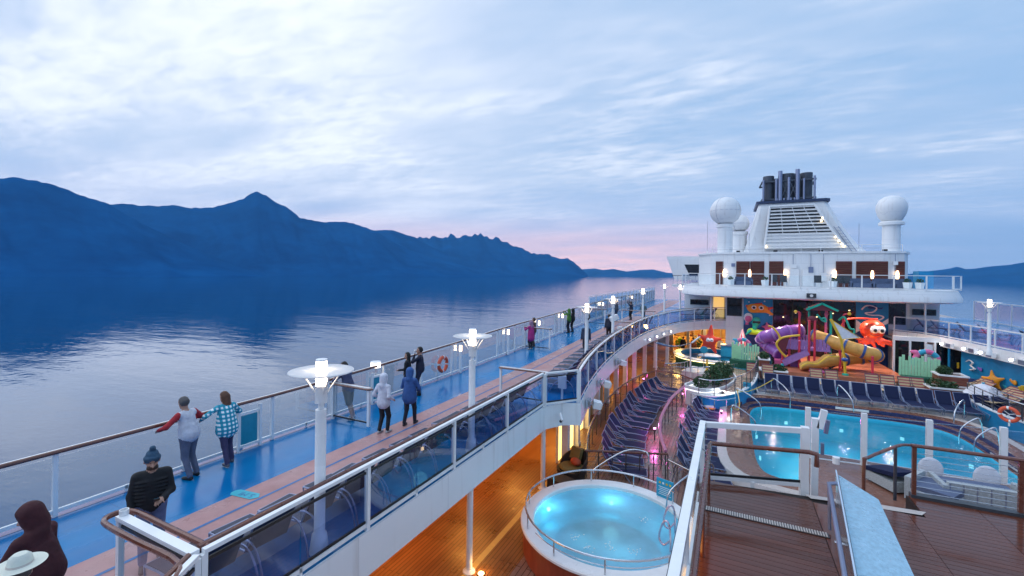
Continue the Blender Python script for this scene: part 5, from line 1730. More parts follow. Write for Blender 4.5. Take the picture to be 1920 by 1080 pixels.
MB().plate([(0, 3.1), (.4, 3.45), (.9, 3.4), (1.4, 3.65), (2.06, 4.0), (2.06, 4.4), (1.6, 4.0), (1.0, 3.75), (.5, 3.75), (0, 4.2)], 'Y', -.095, -.08).build('foam_band', 'eye_white', mu2)
pr = [((.9, -.1, 5.25), (1.6, -.1, 5.15), .16, .05, (1, .3, 1), 0), ((1.2, -.1, 5.3), (1.35, -.1, 5.5), .07, .02, (1, .4, 1), 0), ((1.6, -.1, 5.15), (1.85, -.1, 5.35), .05, .03, (1, .4, 1), 0)]
inst('shark', sdf_mesh('shark', pr, ['mural_deep'], .03, .04), mu2)

# level-two side walls with signs and lit doorways
for (x0, x1, y, lab) in ((-4.2, -.4, 48.5, 'left'), (12.45, 14.6, 45.6, 'right')):
    MB().box(x0, x1, y, y + .2, .5, BZ0).build('side_wall', 'white_hull', SH)
window(-3.6, -2.0, 1.7, 2.1, 48.45)
window(13.0, 14.3, 1.75, 2.1, 45.55)
MB().box(-1.5, -.55, 48.42, 48.48, .5, 2.5).build('lit_doorway', 'doorway_glow', SH)
MB().box(12.45, 12.62, 45.5, 45.56, .5, 2.6).build('lit_doorway', 'doorway_glow', SH)
for (x, y) in ((-1.55, 43.6), (12.9, 42.8)):
    MB().tube([(x, y, .5), (x, y, BZ0)], .07, 10).build('support_column', 'white', SH)
MB().box(5.15, 5.75, 39.7, 39.86, 3.02, 3.35).build('clock_box', 'dark_grey', SH)
o_ = MB().lathe([(.0, .02), (.11, .02), (.11, 0)], n=20).build('clock_face', 'eye_white', SH)
o_.rotation_euler = (R(90), 0, 0); o_.location = (5.45, 39.69, 3.18)
# warm soffit lights under the balcony
# shutters and sconces on the upper wall
for i, x in enumerate((-.95, 1.0, 2.15, 3.63, 8.55, 9.95, 10.95, 12.35)):
    yw = np.interp(x, [-1.7, .2, 5.5, 11.2, 12.7], [46.6, 46.05, 45.8, 46.05, 46.6]) - .06
    s_ = empty('louvred_shutter', ['narrow brown louvred door at the far left of the upper balcony', 'brown louvred door left of the second wall lamp', 'brown louvred door right of the second wall lamp', 'brown louvred door left of the third wall lamp', 'brown louvred door right of the fourth wall lamp', 'brown louvred door left of the fifth wall lamp', 'brown louvred door right of the fifth wall lamp', 'narrow brown louvred door at the far right of the upper balcony'][i], 'shutter', (x, yw, 3.74), group='louvred doors on the upper balcony')
    w = .52 if 0 < i < 7 else .3
    MB().box(-w, w, -.02, .02, .0, 2.2).build('panel', 'maroon_roof', s_)
    for q in range(14):
        MB().obox((0, -.04, .1 + .15 * q), (2 * w - .06, .05, .1), rx=R(25)).build('slat', 'shutter', s_)
    MB().box(-w - .03, -w, -.06, .02, 0, 2.2).build('stile', 'shutter', s_)
    MB().box(w, w + .03, -.06, .02, 0, 2.2).build('stile', 'shutter', s_)
for i, x in enumerate((-.55, 1.56, 4.33, 7.94, 10.47, 12.2)):
    yw = np.interp(x, [-1.7, .2, 5.5, 11.2, 12.7], [46.6, 46.05, 45.8, 46.05, 46.6]) - .1
    s_ = empty('wall_sconce', 'glowing warm wall lamp on the upper balcony, number %s from the left' % ['one', 'two', 'three', 'four', 'five', 'six'][i], 'wall lamp', (x, yw, 4.7), group='wall lamps on the upper balcony')
    MB().lathe([(.0, -.2), (.09, -.18), (.12, 0), (.11, .25), (.07, .45), (0, .5)], n=14).build('shade', 'sconce_glow', s_, smooth=True)
    MB().box(-.05, .05, .02, .08, -.3, .3).build('bracket', 'white', s_)
glass_rail('balcony_railing', 'white post railing with glass round the upper balcony', [(x, y + .25, BZ1) for x, y in EDGE[3:-2]], 1.05, 1.9, 'glass_clear', stubs=False, thick=.05)
# things on the upper balcony
for i, (x, y, w) in enumerate([(1.0, 43.3, 1.3), (9.2, 43.4, 1.3), (10.6, 43.2, 1.3), (11.6, 43.4, 1.1)]):
    sf = empty('balcony_sofa', ['dark blue sofa at the left of the upper balcony', 'dark blue sofa right of centre on the upper balcony', 'dark blue sofa beside the white planters on the upper balcony', 'dark blue sofa at the right end of the upper balcony'][i], 'sofa', (x, y, BZ1))
    MB().box(-w / 2, w / 2, -.4, .4, .1, .42).build('seat', 'cushion_blue', sf)
    MB().box(-w / 2, w / 2, .25, .42, .42, .8).build('backrest', 'cushion_blue', sf)
    for q in (-1, 1):
        MB().box(q * w / 2 - .07, q * w / 2 + .07, -.4, .4, .1, .6).build('armrest', 'cushion_blue', sf)
for i, x in enumerate((.0, 2.6, 7.3, 11.9, 12.6)):
    pt = empty('white_planter', 'small white planter pot on the upper balcony, number %s from the left' % ['one', 'two', 'three', 'four', 'five'][i], 'planter', (x, 42.9, BZ1), group='white pots on the upper balcony')
    MB().lathe([(.22, 0), (.3, .55), (.26, .55), (.22, .5), (0, .5)], n=4).build('pot', 'white', pt)
    mm = MB(); leaf_cloud(mm, [((0, 0, .68), .22, .7)], 90, .07, 40 + i); mm.build('leaves', 'leaf', pt)
for i, x in enumerate((3.3, 4.0, 6.4, 7.9, 8.3)):
    cr_ = empty('balcony_chair', 'grey metal chair on the upper balcony, number %s from the left' % ['one', 'two', 'three', 'four', 'five'][i], 'chair', (x, 43.4, BZ1), group='grey chairs on the upper balcony')
    MB().box(-.25, .25, -.25, .25, .4, .45).build('seat', 'dark_grey', cr_)
    MB().obox((0, .25, .72), (.5, .04, .55), rx=R(-10)).build('backrest', 'dark_grey', cr_)
    for a in (-.22, .22):
        for c in (-.22, .22):
            MB().tube([(a, c, 0), (a, c, .42)], .015, 5).build('leg', 'steel', cr_)
for (x, w) in ((5.0, .7), (6.0, .8)):
    MB().box(x - w / 2, x + w / 2, 45.68, 45.76, 3.76, 5.3).build('wall_cabinet', 'white', SH)
tag(MB().box(13.2, 14.1, 45.2, 46.4, BZ1, 5.15).build('service_locker', 'blue_mural'), 'dark blue locker at the right end of the upper balcony', 'locker')
# bridge wing beyond the left end
wg = empty('wing_deck', 'pale wing deck with slanted face beyond the left end of the balcony', 'deck wing', (-7.2, 58, 3.0))
MB().plate([(0, 3.9), (6, 3.9), (6, 1.0), (1.0, 1.0)], 'Y', 0, 6).build('wing', 'white_hull', wg)
MB().plate([(2.1, 2.9), (6, 2.9), (6, 1.6), (2.7, 1.6)], 'Y', -.06, -.01).build('window', 'window_dark', wg)
MB().box(.8, 7, -1.0, 5, .2, .45).build('floor', 'white_hull', wg)
for i in range(12):
    MB().box(.9 + .5 * i, .95 + .5 * i, -1.0, -.95, .45, 1.5).build('picket', 'steel', wg)
MB().box(.8, 7, -1.02, -.94, 1.5, 1.57).build('rail', 'dark_grey', wg)

# ------------------------------------------------------------------ funnel
FN = empty('funnel', 'white sloping funnel with louvred front and black rim', 'funnel', (0, 0, 6.78))
base = [(1.1, 51.2), (1.6, 50.9), (10.8, 50.9), (11.6, 51.6), (12.2, 61), (1.0, 61)]
top = [(2.5, 51.8), (2.75, 51.65), (7.95, 51.65), (8.3, 52.0), (8.4, 57.5), (2.5, 57.5)]
k = 6
rows = []
for t in np.linspace(0, 1, 7):
    e = t ** .9
    rows.append([(b[0] + (a[0] - b[0]) * (e if a[0] < 5 else t ** .72), b[1] + (a[1] - b[1]) * t, 5.15 * t) for b, a in zip(base, top)])
m_ = MB()
vs = [p for r_ in rows for p in r_]
fs = [(i * k + q, i * k + (q + 1) % k, (i + 1) * k + (q + 1) % k, (i + 1) * k + q) for i in range(6) for q in range(k)] + [tuple(6 * k + q for q in range(k))]
m_.add(vs, fs).build('casing', 'white_hull', FN)
MB().prism([(5.45 + (x - 5.45) * 1.08, 54.6 + (y - 54.6) * 1.06) for x, y in top], 5.16, 5.42).build('rim', 'hull_navy', FN)
# louvre: recessed dark opening with separate slats
def louv_x(z):   # left and right edge of the opening at height z above base
    t = (z - .55) / 4.15
    return 2.95 + (3.4 - 2.95) * t, 9.65 + (7.05 - 9.65) * t ** .85
op = [(louv_x(z)[0], z) for z in np.linspace(.55, 4.7, 8)] + [(louv_x(z)[1], z) for z in np.linspace(4.7, .55, 8)]
MB().plate(op, 'Y', 50.6, 50.66).build('opening', 'dark_grey', FN)
for i in range(13):
    z = .62 + .33 * i
    a, c = louv_x(z)
    MB().obox(((a + c) / 2, 50.45, z), (c - a, .26, .05 if i > 4 else .10), rx=R(35)).build('slat', 'white', FN)
    if i < 4:
        MB().obox(((a + c) / 2, 50.5, z + .16), (c - a, .05, .2)).build('blank_slat', 'white_hull', FN)
for q in (.25, .5, .75):
    MB().tube([(louv_x(.6)[0] * (1 - q) + louv_x(.6)[1] * q, 50.5, .6), (louv_x(4.7)[0] * (1 - q) + louv_x(4.7)[1] * q, 50.5, 4.7)], .04, 6).build('louvre_post', 'white', FN)
MB().tube([(p[0], 50.35, p[1]) for p in op], .10, 8, closed=True).build('louvre_frame', 'white', FN, smooth=True)
for (x, z) in ((8.95, 1.2), (9.2, .9), (8.7, 1.55), (7.6, 3.1), (7.7, 3.4), (3.1, .75), (9.35, .7)):
    MB().sphere((x, 50.3, z), .09, 10, 6).build('lamp', 'led_warm', FN)
lamp('AREA', 'funnel_light', (6, 50.2, 3.3), 8, (1, .7, .4), FN, 1.0, (R(-90), 0, 0))
EX = empty('exhaust_stack', 'cluster of dark grey exhaust pipes in a lattice frame on the funnel', 'exhaust pipes', (5.2, 54.0, 12.2))
for i, (x, y, r_, h) in enumerate([(-1.75, -.4, .52, 2.85), (-.1, -.3, .75, 2.95), (1.6, -.3, .55, 2.95), (-1.0, 1.2, .6, 2.8), (.9, 1.3, .6, 2.8)]):
    MB().lathe([(r_, 0), (r_, h), (r_ * .86, h), (r_ * .86, h - .6)], (x, y, 0), 20).build('pipe', 'smoke_pipe', EX, smooth=True)
for z in (.35, 2.2):
    MB().rect([(-2.35, -1.05, z), (2.3, -1.05, z), (2.45, 2.0, z), (-2.45, 2.0, z)], .12, .16, closed=True).build('ring_beam', 'smoke_pipe', EX)
for x, r_, h in ((-2.25, .1, 2.4), (-1.1, .12, 2.4), (-.75, .2, 3.2), (.75, .2, 3.25), (2.2, .1, 2.5), (0, .14, 2.5), (1.3, .1, 2.3)):
    MB().tube([(x, -1.15, 0), (x, -1.15, h)], r_, 8).build('upright', 'alu', EX)
for x in (-.6, .1):
    MB().tube([(x, -1.2, .5), (x + .55, -1.2, 2.0)], .05, 6).build('brace', 'smoke_pipe', EX)
    MB().tube([(x + .55, -1.2, .5), (x, -1.2, 2.0)], .05, 6).build('brace', 'smoke_pipe', EX)
for i in range(7):
    MB().tube([(-1.0 + .3 * i, -1.2, 0), (-1.0 + .3 * i, -1.2, .4)], .08, 8).build('small_pipe', 'alu', EX)

# ------------------------------------------------------------------ radomes
def radome(x, y, r_, zc, rp, lab, onion=False):
    e = empty('radome', lab, 'radome', (x, y, 6.7), group='white radar domes')
    z = zc - 6.7
    if onion:
        MB().lathe([(.5, z - 1.2), (.72, z - 1.05), (.95, z - .6), (1.08, z - .1), (1.05, z + .3), (.85, z + .72), (.5, z + .98), (0, z + 1.08)], n=28).build('dome', 'white_hull', e, smooth=True)
        MB().lathe([(rp, z - 1.5), (.88, z - 1.45), (.88, z - 1.25), (.78, z - 1.15), (.5, z - 1.15)], n=24).build('collar', 'white', e, smooth=True)
        top_ = z - 1.45
    else:
        MB().sphere((0, 0, z), r_, 32, 18).build('dome', 'white_hull', e, smooth=True)
        MB().tube([(math.cos(a * .3) * r_ * 1.002, math.sin(a * .3) * r_ * 1.002, z) for a in range(21)], .012, 4, closed=True).build('seam', 'alu', e)
        MB().tube([(math.cos(2.2) * math.sin(a * .15) * r_ * 1.003, -abs(math.sin(2.2)) * math.sin(a * .15) * r_ * 1.003, z + math.cos(a * .15) * r_ * 1.003) for a in range(1, 20)], .012, 4).build('seam', 'alu', e)
        top_ = z - r_ * .92
        MB().lathe([(rp, top_ - .4), (rp * 1.15, top_ - .3), (rp * 1.15, top_), (rp, top_)], n=24).build('collar', 'white', e, smooth=True)
    MB().lathe([(rp * 1.05, 0), (rp, .3), (rp, top_)], n=24).build('pedestal', 'white_hull', e, smooth=True)
radome(-.54, 48.4, 1.4, 10.95, .68, 'large round white radar dome left of the funnel')
radome(12.25, 48.2, 1.0, 10.55, .62, 'onion-shaped white radar dome right of the funnel', True)
radome(.8, 53.5, .95, 10.2, .7, 'smaller white radar dome partly behind the left pedestal')
for i, x in enumerate((.6, 3.6, 7.0, 11.4)):
    rl = MB().box(x - .15, x + .15, 46.3, 46.6, 6.8, 6.95)
    tag(rl.build('roof_hatch', 'black'), 'small black lamp housing on the roof edge, number %s from the left' % ['one', 'two', 'three', 'four'][i], 'lamp housing', 'roof edge lamp housings')

# ------------------------------------------------------------------ right-hand balcony and its mural wall
RB = smooth_path([(11.3, 43.7, .5), (12.4, 43.0, .5), (13.2, 41.2, .5), (13.75, 38.5, .5), (14.25, 35.5, .5), (14.8, 32, .5), (15.3, 28, .5), (15.6, 22, .5), (15.7, 14, .5)], 4)
m_ = MB()
m_.add([(p[0], p[1], .5) for p in RB] + [(22.2, 14, .5), (22.2, 62, .5), (12, 62, .5)], [tuple(range(len(RB) + 3))[::-1]])
tag(m_.build('side_deck', 'deck_blue'), kind='structure')
vs, fs = [], []
for x, y, z in RB:
    vs += [(x, y, .51), (x - .03, y, -.15), (x + .4, y + .1, -.15)]
for i in range(len(RB) - 1):
    for q in range(2):
        fs.append((i * 3 + q, i * 3 + q + 1, (i + 1) * 3 + q + 1, (i + 1) * 3 + q))
tag(MB().add(vs, fs).build('side_fascia', 'white_hull'), kind='structure')
glass_rail('curved_railing', 'white railing with tinted glass along the right-hand balcony', [(p[0] + .06, p[1], .5) for p in RB], 1.1, 2.0, 'glass_dark', wood_side=0, stubs=False)
glass_rail('glass_screen', 'tall glass wind screen along the far right ship side', [(21.8, y, .5) for y in np.arange(16, 62, 2.2)], 1.9, 2.2, 'glass_frost', stubs=False)
glass_rail('glass_screen', 'tall glass wind screen beyond the far end of the sea railing', [(-11.15, y, .5) for y in np.arange(38, 76, 2.2)], 2.1, 2.2, 'glass_frost', stubs=False)
for i, t in enumerate((9, 12, 14, 17)):
    x, y, z = RB[t]
    f_ = empty('spotlight', 'bright white spotlight under the right-hand balcony, number %s from the left' % ['one', 'two', 'three', 'four'][i], 'spotlight', (x - .12, y, .12), group='spotlights on the right fascia')
    MB().box(-.1, .02, -.15, .15, -.08, .08).build('housing', 'white', f_)
    MB().sphere((-.16, -.1, -.02), .085, 12, 8).build('lens', 'spot_glow', f_)
    sp_ = empty('loudspeaker', 'white loudspeaker box beside spotlight %s on the right fascia' % ['one', 'two', 'three', 'four'][i], 'loudspeaker', (x - .1, y - .9, .1), group='loudspeakers on the right fascia')
    MB().obox((0, 0, 0), (.2, .5, .3), R(10)).build('cabinet', 'white', sp_)
    MB().obox((-.11, 0, 0), (.02, .42, .24), R(10)).build('grille', 'alu', sp_)
# mural wall below, with doors
rw = empty('sea_mural', 'long blue mural wall with sea creatures under the right-hand balcony', 'mural', (0, 0, LO))
MW = [(p[0] + .45, p[1]) for p in RB[10:24]]
MB().wall(MW, .6, 2.85, .1).build('panel', 'blue_mural', rw)
MB().wall([(x - .06, y) for x, y in MW], .6, 1.15, .02).build('deep_water', 'mural_deep', rw)
MB().wall(MW, 0, .6, .12).build('plinth', 'white_hull', rw)
def on_wall(t):
    i = int(t); q = t - i
    return MW[i][0] * (1 - q) + MW[i + 1][0] * q, MW[i][1] * (1 - q) + MW[i + 1][1] * q
for (t, z, mt, s) in ((2.5, 1.9, 'purple_tube', .16), (6.0, 1.7, 'fish_orange', .2), (3.4, 1.2, 'sea_green', .14), (5.2, 1.3, 'mark_cyan', .12), (7.4, 1.4, 'pink', .14)):
    x, y = on_wall(t)
    prs = [((x - .09, y - s * .6, z), (x - .09, y + s * .6, z), s * .8, s * .5, (.4, 1, 1), 0), ((x - .09, y + s, z), (x - .09, y + s * 1.6, z + s * .3), s * .3, s * .5, (.4, 1, 1), 0)]
    inst('painted_fish', sdf_mesh('painted_fish', prs, [mt], .03, .03), rw)
x, y = on_wall(1.2)
MB().tube(smooth_path([(x - .09, y + .5, 2.1), (x - .09, y, 2.3), (x - .1, y - .5, 2.2), (x - .1, y - .2, 2.0), (x - .1, y - .7, 1.85), (x - .1, y - .1, 1.7)], 4), .045, 6).build('wave_ribbon', 'eye_white', rw)
x, y = on_wall(4.6)
star2 = empty('starfish_figure', 'orange starfish figure on the right-hand mural wall', 'statue', (x - .35, y, LO + 1.5), R(-60))
prs = []
for i in range(5):
    a = R(90 + 72 * i + 8)
    prs.append(((0, 0, 0), (.6 * math.cos(a), 0, .6 * math.sin(a)), .22, .06, (1, .5, 1), 0, .07))
inst('body', sdf_mesh('starfish_small', prs, ['fish_orange'], .04, .07), star2)
for i in range(2):
    MB().sphere((-.08 + .16 * i, -.13, .05), .035, 8, 6).build('eye', 'black', star2)
# glazed kiosk with doors between mural and octopus
kx = empty('glazed_kiosk', 'white framed glazed kiosk with dark doors right of the octopus', 'kiosk', (10.6, 41.0, LO + .55))
MB().box(0, 3.4, 0, .2, 2.55, 2.85).build('lintel', 'white', kx)
MB().box(0, 3.4, .2, 3.0, 2.5, 2.6).build('roof', 'dark_grey', kx)
for x in (0, .9, 1.75, 2.25, 3.3):
    MB().box(x, x + .12, -.01, .19, 0, 2.55).build('post', 'white', kx)
for x0, x1 in ((.12, .9), (1.02, 1.75), (2.37, 3.3)):
    MB().box(x0, x1, .08, .12, 0, 2.55).build('glass_pane', 'window_dark', kx)
dr = empty('dark_doorway', 'dark doorway at the left end of the right-hand mural', 'door', (14.15, 40.6, LO + .6))
MB().box(-.6, .6, -.06, .06, 0, 2.2).build('panel', 'window_dark', dr)
MB().box(-.68, -.6, -.09, .06, 0, 2.25).build('frame', 'blue_mural', dr)
MB().box(.6, .68, -.09, .06, 0, 2.25).build('frame', 'blue_mural', dr)
MB().box(-.25, -.15, -.1, -.06, .9, 1.3).build('handle', 'yellow', dr)
tb = empty('toy_bin', 'purple bowl of yellow toys at the right edge beside the mural', 'bowl', (14.6, 33.9, -2.3))
MB().lathe([(.25, 0), (.5, .35), (.62, .7), (.55, .7), (.4, .4), (0, .3)], n=20).build('bowl', 'purple_tube', tb, smooth=True)
for i in range(9):
    a = i * .7
    MB().tube([(.2 * math.cos(a), .2 * math.sin(a), .5), (.4 * math.cos(a), .4 * math.sin(a), .95 + .1 * (i % 3))], .07, 6).build('toy', 'yellow', tb)
# right terrace platform and rails
tag(MB().prism([(12.2, 33), (12.5, 29.5), (13.4, 27), (15.6, 25), (18, 25), (18, 40), (13.2, 41)], -2.99, -2.3).build('right_terrace', 'lido_deck'), kind='structure')
RW = smooth_path([(11.9, 33.4, LO), (11.9, 31.0, LO), (12.4, 28.6, LO), (13.6, 26.6, LO), (15.5, 25, LO)], 5)
w_ = empty('curved_wall', 'curved bright blue wall carrying the right-hand life ring', 'wall', (0, 0, LO))
MB().wall([p[:2] for p in RW], 0, .95, .14).build('panel', 'blue_mural', w_)
MB().wall([p[:2] for p in RW], .95, 1.0, .2).build('capping', 'white', w_)
pipe_rail('curved_handrail', 'steel handrail above the right-hand blue wall', [(p[0], p[1], LO + 1.0) for p in RW], .8, .9, 'steel', 'steel_dark', 4, r_top=.03)
pipe_rail('curved_handrail', 'second steel handrail on the right-hand terrace beside striped loungers', [(p[0] + .9, p[1] + .9, -2.3) for p in RW], 1.0, .9, 'steel', 'steel_dark', 5, r_top=.03)
life_ring((11.75, 28.9, -1.72), R(-35), 'orange life ring on the right-hand blue wall beyond the pool', 1.05)
pb = empty('parasol', 'folded teal and white parasol at the right end of the pool row', 'parasol', (12.55, 33.4, -2.3))
MB().lathe([(.0, 1.15), (.5, .95), (.85, .55), (.8, .55), (0, .9)], n=8).build('canopy', 'sail_white', pb)
MB().tube([(0, 0, 0), (0, 0, 1.2)], .06, 8).build('pole', 'sign_blue', pb)

# ------------------------------------------------------------------ splash playground
pg = MB().prism([(2.9, 36.4), (9.6, 36.4), (10.6, 38), (10.4, 44.4), (1.5, 44.4), (1.5, 38.2)], -2.44, -2.05)
tag(pg.build('splash_pad', 'floor_orange'), kind='structure')
GZ = -2.04
# stepped cedar planters
def planter(lab, x, y, z, tiers, seed):
    e = empty('stepped_planter', lab, 'planter', (x, y, z))
    for (x0, x1, y0, y1, z0, z1) in tiers:
        nb = max(3, int((z1 - z0) / .14))
        for q in range(nb):
            za = z0 + (z1 - z0) * q / nb
            MB().box(x0, x1, y0, y1, za, za + (z1 - z0) / nb - .03).build('board', 'cedar', e)
        MB().box(x0 + .03, x1 - .03, y0 + .03, y1 - .03, z0, z1 - .05).build('liner', 'maroon_roof', e)
        for (a, c, d, f) in ((x0 - .05, x1 + .05, y0 - .05, y0 + .08), (x0 - .05, x1 + .05, y1 - .08, y1 + .05), (x0 - .05, x0 + .08, y0 + .08, y1 - .08), (x1 - .08, x1 + .05, y0 + .08, y1 - .08)):
            MB().box(a, c, d, f, z1, z1 + .08).build('coping', 'white', e)
planter('stepped cedar planter with white coping in the middle of the terrace', 1.9, 34.9, -2.64, [(.0, 1.6, 0, 1.0, 0, .75), (.0, .62, 1.05, 2.1, .2, 1.3)], 1)
planter('stepped cedar planter with white coping at the right end of the navy row', 10.5, 33.9, -2.64, [(.0, 2.1, 0, 1.0, 0, .85), (.7, 2.0, 1.05, 2.1, .2, 1.45)], 2)
shrub('dark shrub in the lower tier of the middle planter', [((2.95, 35.4, -1.72), .38, .8), ((3.25, 35.5, -1.78), .3, .8)], 700, .07, 11)
shrub('dark round shrub in the upper tier of the middle planter', [((2.2, 36.5, -1.1), .32, .9)], 500, .07, 12)
shrub('dark wide shrub in the lower tier of the right planter', [((10.95, 34.4, -1.6), .5, .7), ((11.5, 34.5, -1.65), .4, .7)], 900, .07, 13)
shrub('dark round shrub in the upper tier of the right planter', [((11.65, 35.6, -.98), .36, .9)], 500, .07, 14)

def picket_fence(lab, x0, y0, pts, z, heights, grp):
    e = empty('picket_fence', lab, 'fence', (x0, y0, z), group=grp)
    for i, (a, h) in enumerate(zip(resample(pts, .16), heights * 4)):
        MB().box(a[0] - .068, a[0] + .068, a[1] - .02, a[1] + .02, 0, h).build('picket', 'mint', e)
    MB().tube([(p[0], p[1] + .05, .35) for p in pts], .03, 4).build('rail', 'sea_green', e)
    MB().wall([(p[0], p[1] - .35) for p in pts], -.55, .05, .7).build('hedge', 'hedge_green', e)
    MB().wall([(p[0], p[1] - .62) for p in pts], -.6, -.5, .4).build('ledge', 'sign_blue', e)
picket_fence('mint green picket fence left of the purple slide', 0, 0, [(.2, 38.0, 0), (.75, 37.6, 0), (1.9, 37.7, 0)], -1.75, [1.25, 1.1, 1.3, 1.05, 1.2], 'mint picket fences')
picket_fence('mint green picket fence in front of the glazed kiosk', 0, 0, [(10.0, 37.2, 0), (11.9, 37.2, 0)], -1.75, [1.2, 1.35, 1.0, 1.3, 1.15, 1.25], 'mint picket fences')
# arching sea serpent toy by each fence
def serpent(lab, x, y, z, s, c1, c2):
    e = empty('sea_serpent', lab, 'play figure', (x, y, z))
    pts = [(0, 0, 0), (.02, 0, .7), (.25, 0, 1.25), (.75, 0, 1.4), (1.15, 0, 1.1), (1.2, 0, .8)]
    P = smooth_path([(a * s, b, c * s) for a, b, c in pts], 3)
    prs = [(P[i], P[i + 1], .15 * s, .15 * s, U1, (i // 2) % 2) for i in range(len(P) - 1)]
    prs += [((-.1 * s, 0, 1.35 * s), (.1 * s, 0, 1.3 * s), .1 * s, .16 * s, U1, 0)]
    inst('body', sdf_mesh('serpent', prs, [c1, c2], .045, .05), e)
serpent('blue and pink arching serpent toy behind the left mint fence', .35, 38.6, -1.5, .85, 'canopy_light' if 'canopy_light' in MATS else 'sign_blue', 'pink')
serpent('blue and pink arching serpent toy behind the right mint fence', 10.9, 38.0, -1.6, 1.0, 'pink', 'sign_blue')

# tube slides
def slide(name, lab, pts, r_, material, band, nb):
    e = empty(name, lab, 'slide', pts[0])
    o = Vector(pts[0])
    P = smooth_path([tuple(Vector(p) - o) for p in pts], 6)
    MB().tube(P, r_, 18).build('tube', material, e, smooth=True)
    for i in range(nb):
        q = 1 + int((len(P) - 3) * i / max(1, nb - 1))
        a, b = Vector(P[q]), Vector(P[q + 1])
        d = (b - a).normalized() * .07
        MB().tube([tuple(a - d), tuple(a + d)], r_ * 1.1, 18).build('flange', band, e, smooth=True)
    return e
slide('tube_slide', 'yellow tube slide with dark blue bands curling down to the right', [(5.5, 39.6, .25), (6.4, 39.0, .0), (7.5, 38.5, -.32), (8.6, 38.3, -.62), (9.15, 38.9, -.85), (8.6, 39.6, -1.1), (7.4, 39.3, -1.3), (6.3, 38.6, -1.45)], .46, 'yellow_tube', 'band_blue', 9)
slide('tube_slide', 'purple tube slide coiling on the left of the playground', [(4.9, 40.4, .45), (4.0, 39.9, .35), (3.1, 39.7, .1), (2.5, 40.1, -.2), (2.35, 40.7, -.5), (2.9, 40.2, -1.0), (3.5, 39.3, -1.4)], .48, 'purple_tube', 'purple_panel', 7)
mo = empty('slide_mouth', 'open yellow wavy slide mouth at the front of the playground', 'slide', (4.5, 36.9, GZ))
m_ = MB()
vs, fs = [], []
N = 14
for i in range(N + 1):
    t = i / N
    x = 2.3 * t; zb = .12 + .35 * t ** 1.4; wd = .55
    side = .25 + .55 * t + .12 * math.sin(t * 11)
    for j in range(9):
        a = math.pi * j / 8
        vs.append((x, .3 + .9 * t - wd * math.cos(a), zb + side * (1 - math.sin(a)) * 1.0))
for i in range(N):
    for j in range(8):
        fs.append((i * 9 + j, (i + 1) * 9 + j, (i + 1) * 9 + j + 1, i * 9 + j + 1))
ob = m_.add(vs, fs).build('chute', 'yellow_tube', mo, smooth=True)
so = ob.modifiers.new('t', 'SOLIDIFY'); so.thickness = .06
MB().tube([vs[i * 9] for i in range(N + 1)], .07, 6).build('lip', 'yellow', mo, smooth=True)
MB().sphere((.9, -.25, .12), .3, 12, 8, sc=(1.6, .7, .6)).build('bumper', 'pink', mo, smooth=True)
# climbing frame
cf = empty('climbing_frame', 'purple panelled climbing frame with red posts and green pitched roof', 'play structure', (0, 0, GZ))
for x, y, h, mt in ((3.5, 38.2, 1.95, 'coral_red'), (3.95, 38.5, 2.1, 'coral_red'), (4.55, 38.2, 1.85, 'coral_red'), (5.15, 38.3, 3.4, 'coral_red'), (5.5, 38.4, 3.4, 'coral_red'), (4.7, 39.6, 3.8, 'coral_red'), (6.55, 39.0, 4.3, 'sea_green'), (5.3, 39.6, 4.3, 'sea_green'), (7.0, 38.4, 1.4, 'coral_red'), (8.7, 37.8, 1.2, 'coral_red'), (6.4, 39.9, 4.1, 'pink'), (7.4, 39.6, 3.7, 'coral_red')):
    MB().tube([(x, y, 0), (x, y, h)], .075, 10).build('post', mt, cf, smooth=True)
    MB().sphere((x, y, h + .03), .09, 10, 6).build('finial', mt, cf)
MB().box(3.6, 6.5, 38.5, 40.2, 1.25, 1.35).build('platform', 'purple_panel', cf)
for x0, x1, y, z0, z1 in ((3.6, 5.1, 38.35, 1.3, 2.0), (5.55, 6.5, 38.6, 1.35, 2.1), (3.6, 6.4, 40.3, 1.3, 2.2)):
    nbp = max(3, int((x1 - x0) / .2))
    for i in range(nbp):
        xa = x0 + (x1 - x0) * i / nbp
        MB().box(xa, xa + (x1 - x0) / nbp - .035, y - .02, y + .02, z0, z1).build('panel_board', 'purple_panel', cf)
MB().obox((4.3, 38.0, .75), (1.8, .05, .42), ry=R(-32)).build('ramp_panel', 'purple_panel', cf)
MB().obox((4.3, 38.45, .75), (1.8, .05, .42), ry=R(-32)).build('ramp_panel', 'purple_panel', cf)
MB().obox((4.3, 38.22, .55), (1.7, .4, .05), ry=R(-30)).build('ramp_floor', 'purple_tube', cf)
for sgn_ in (-1, 1):
    MB().obox((5.95 + sgn_ * .47, 39.3, 4.42), (1.08, 1.4, .07), ry=sgn_ * R(27)).build('roof_slope', 'maroon_roof', cf)
    MB().obox((5.95 + sgn_ * .47, 38.58, 4.47), (1.1, .07, .14), ry=sgn_ * R(27)).build('barge_board', 'sea_green', cf)
MB().plate([(5.15, 4.2), (6.75, 4.2), (5.95, 4.62)], 'Y', 38.62, 38.66).build('gable', 'maroon_roof', cf)
for x, mt in ((4.72, 'coral_red'), (7.4, 'coral_red')):
    MB().tube(smooth_path([(x, 39.6, 3.5), (x, 39.5, 3.9), (x - .25 if x < 6 else x + .25, 39.4, 4.0)], 4), .06, 8).build('spray_arm', mt, cf)
    MB().sphere((x - .3 if x < 6 else x + .3, 39.38, 4.0), .12, 12, 8).build('spray_head', 'yellow', cf)
MB().sphere((5.35, 38.5, 3.55), .32, 14, 10, sc=(1, .6, .8)).build('tipping_bucket', 'maroon_roof', cf)
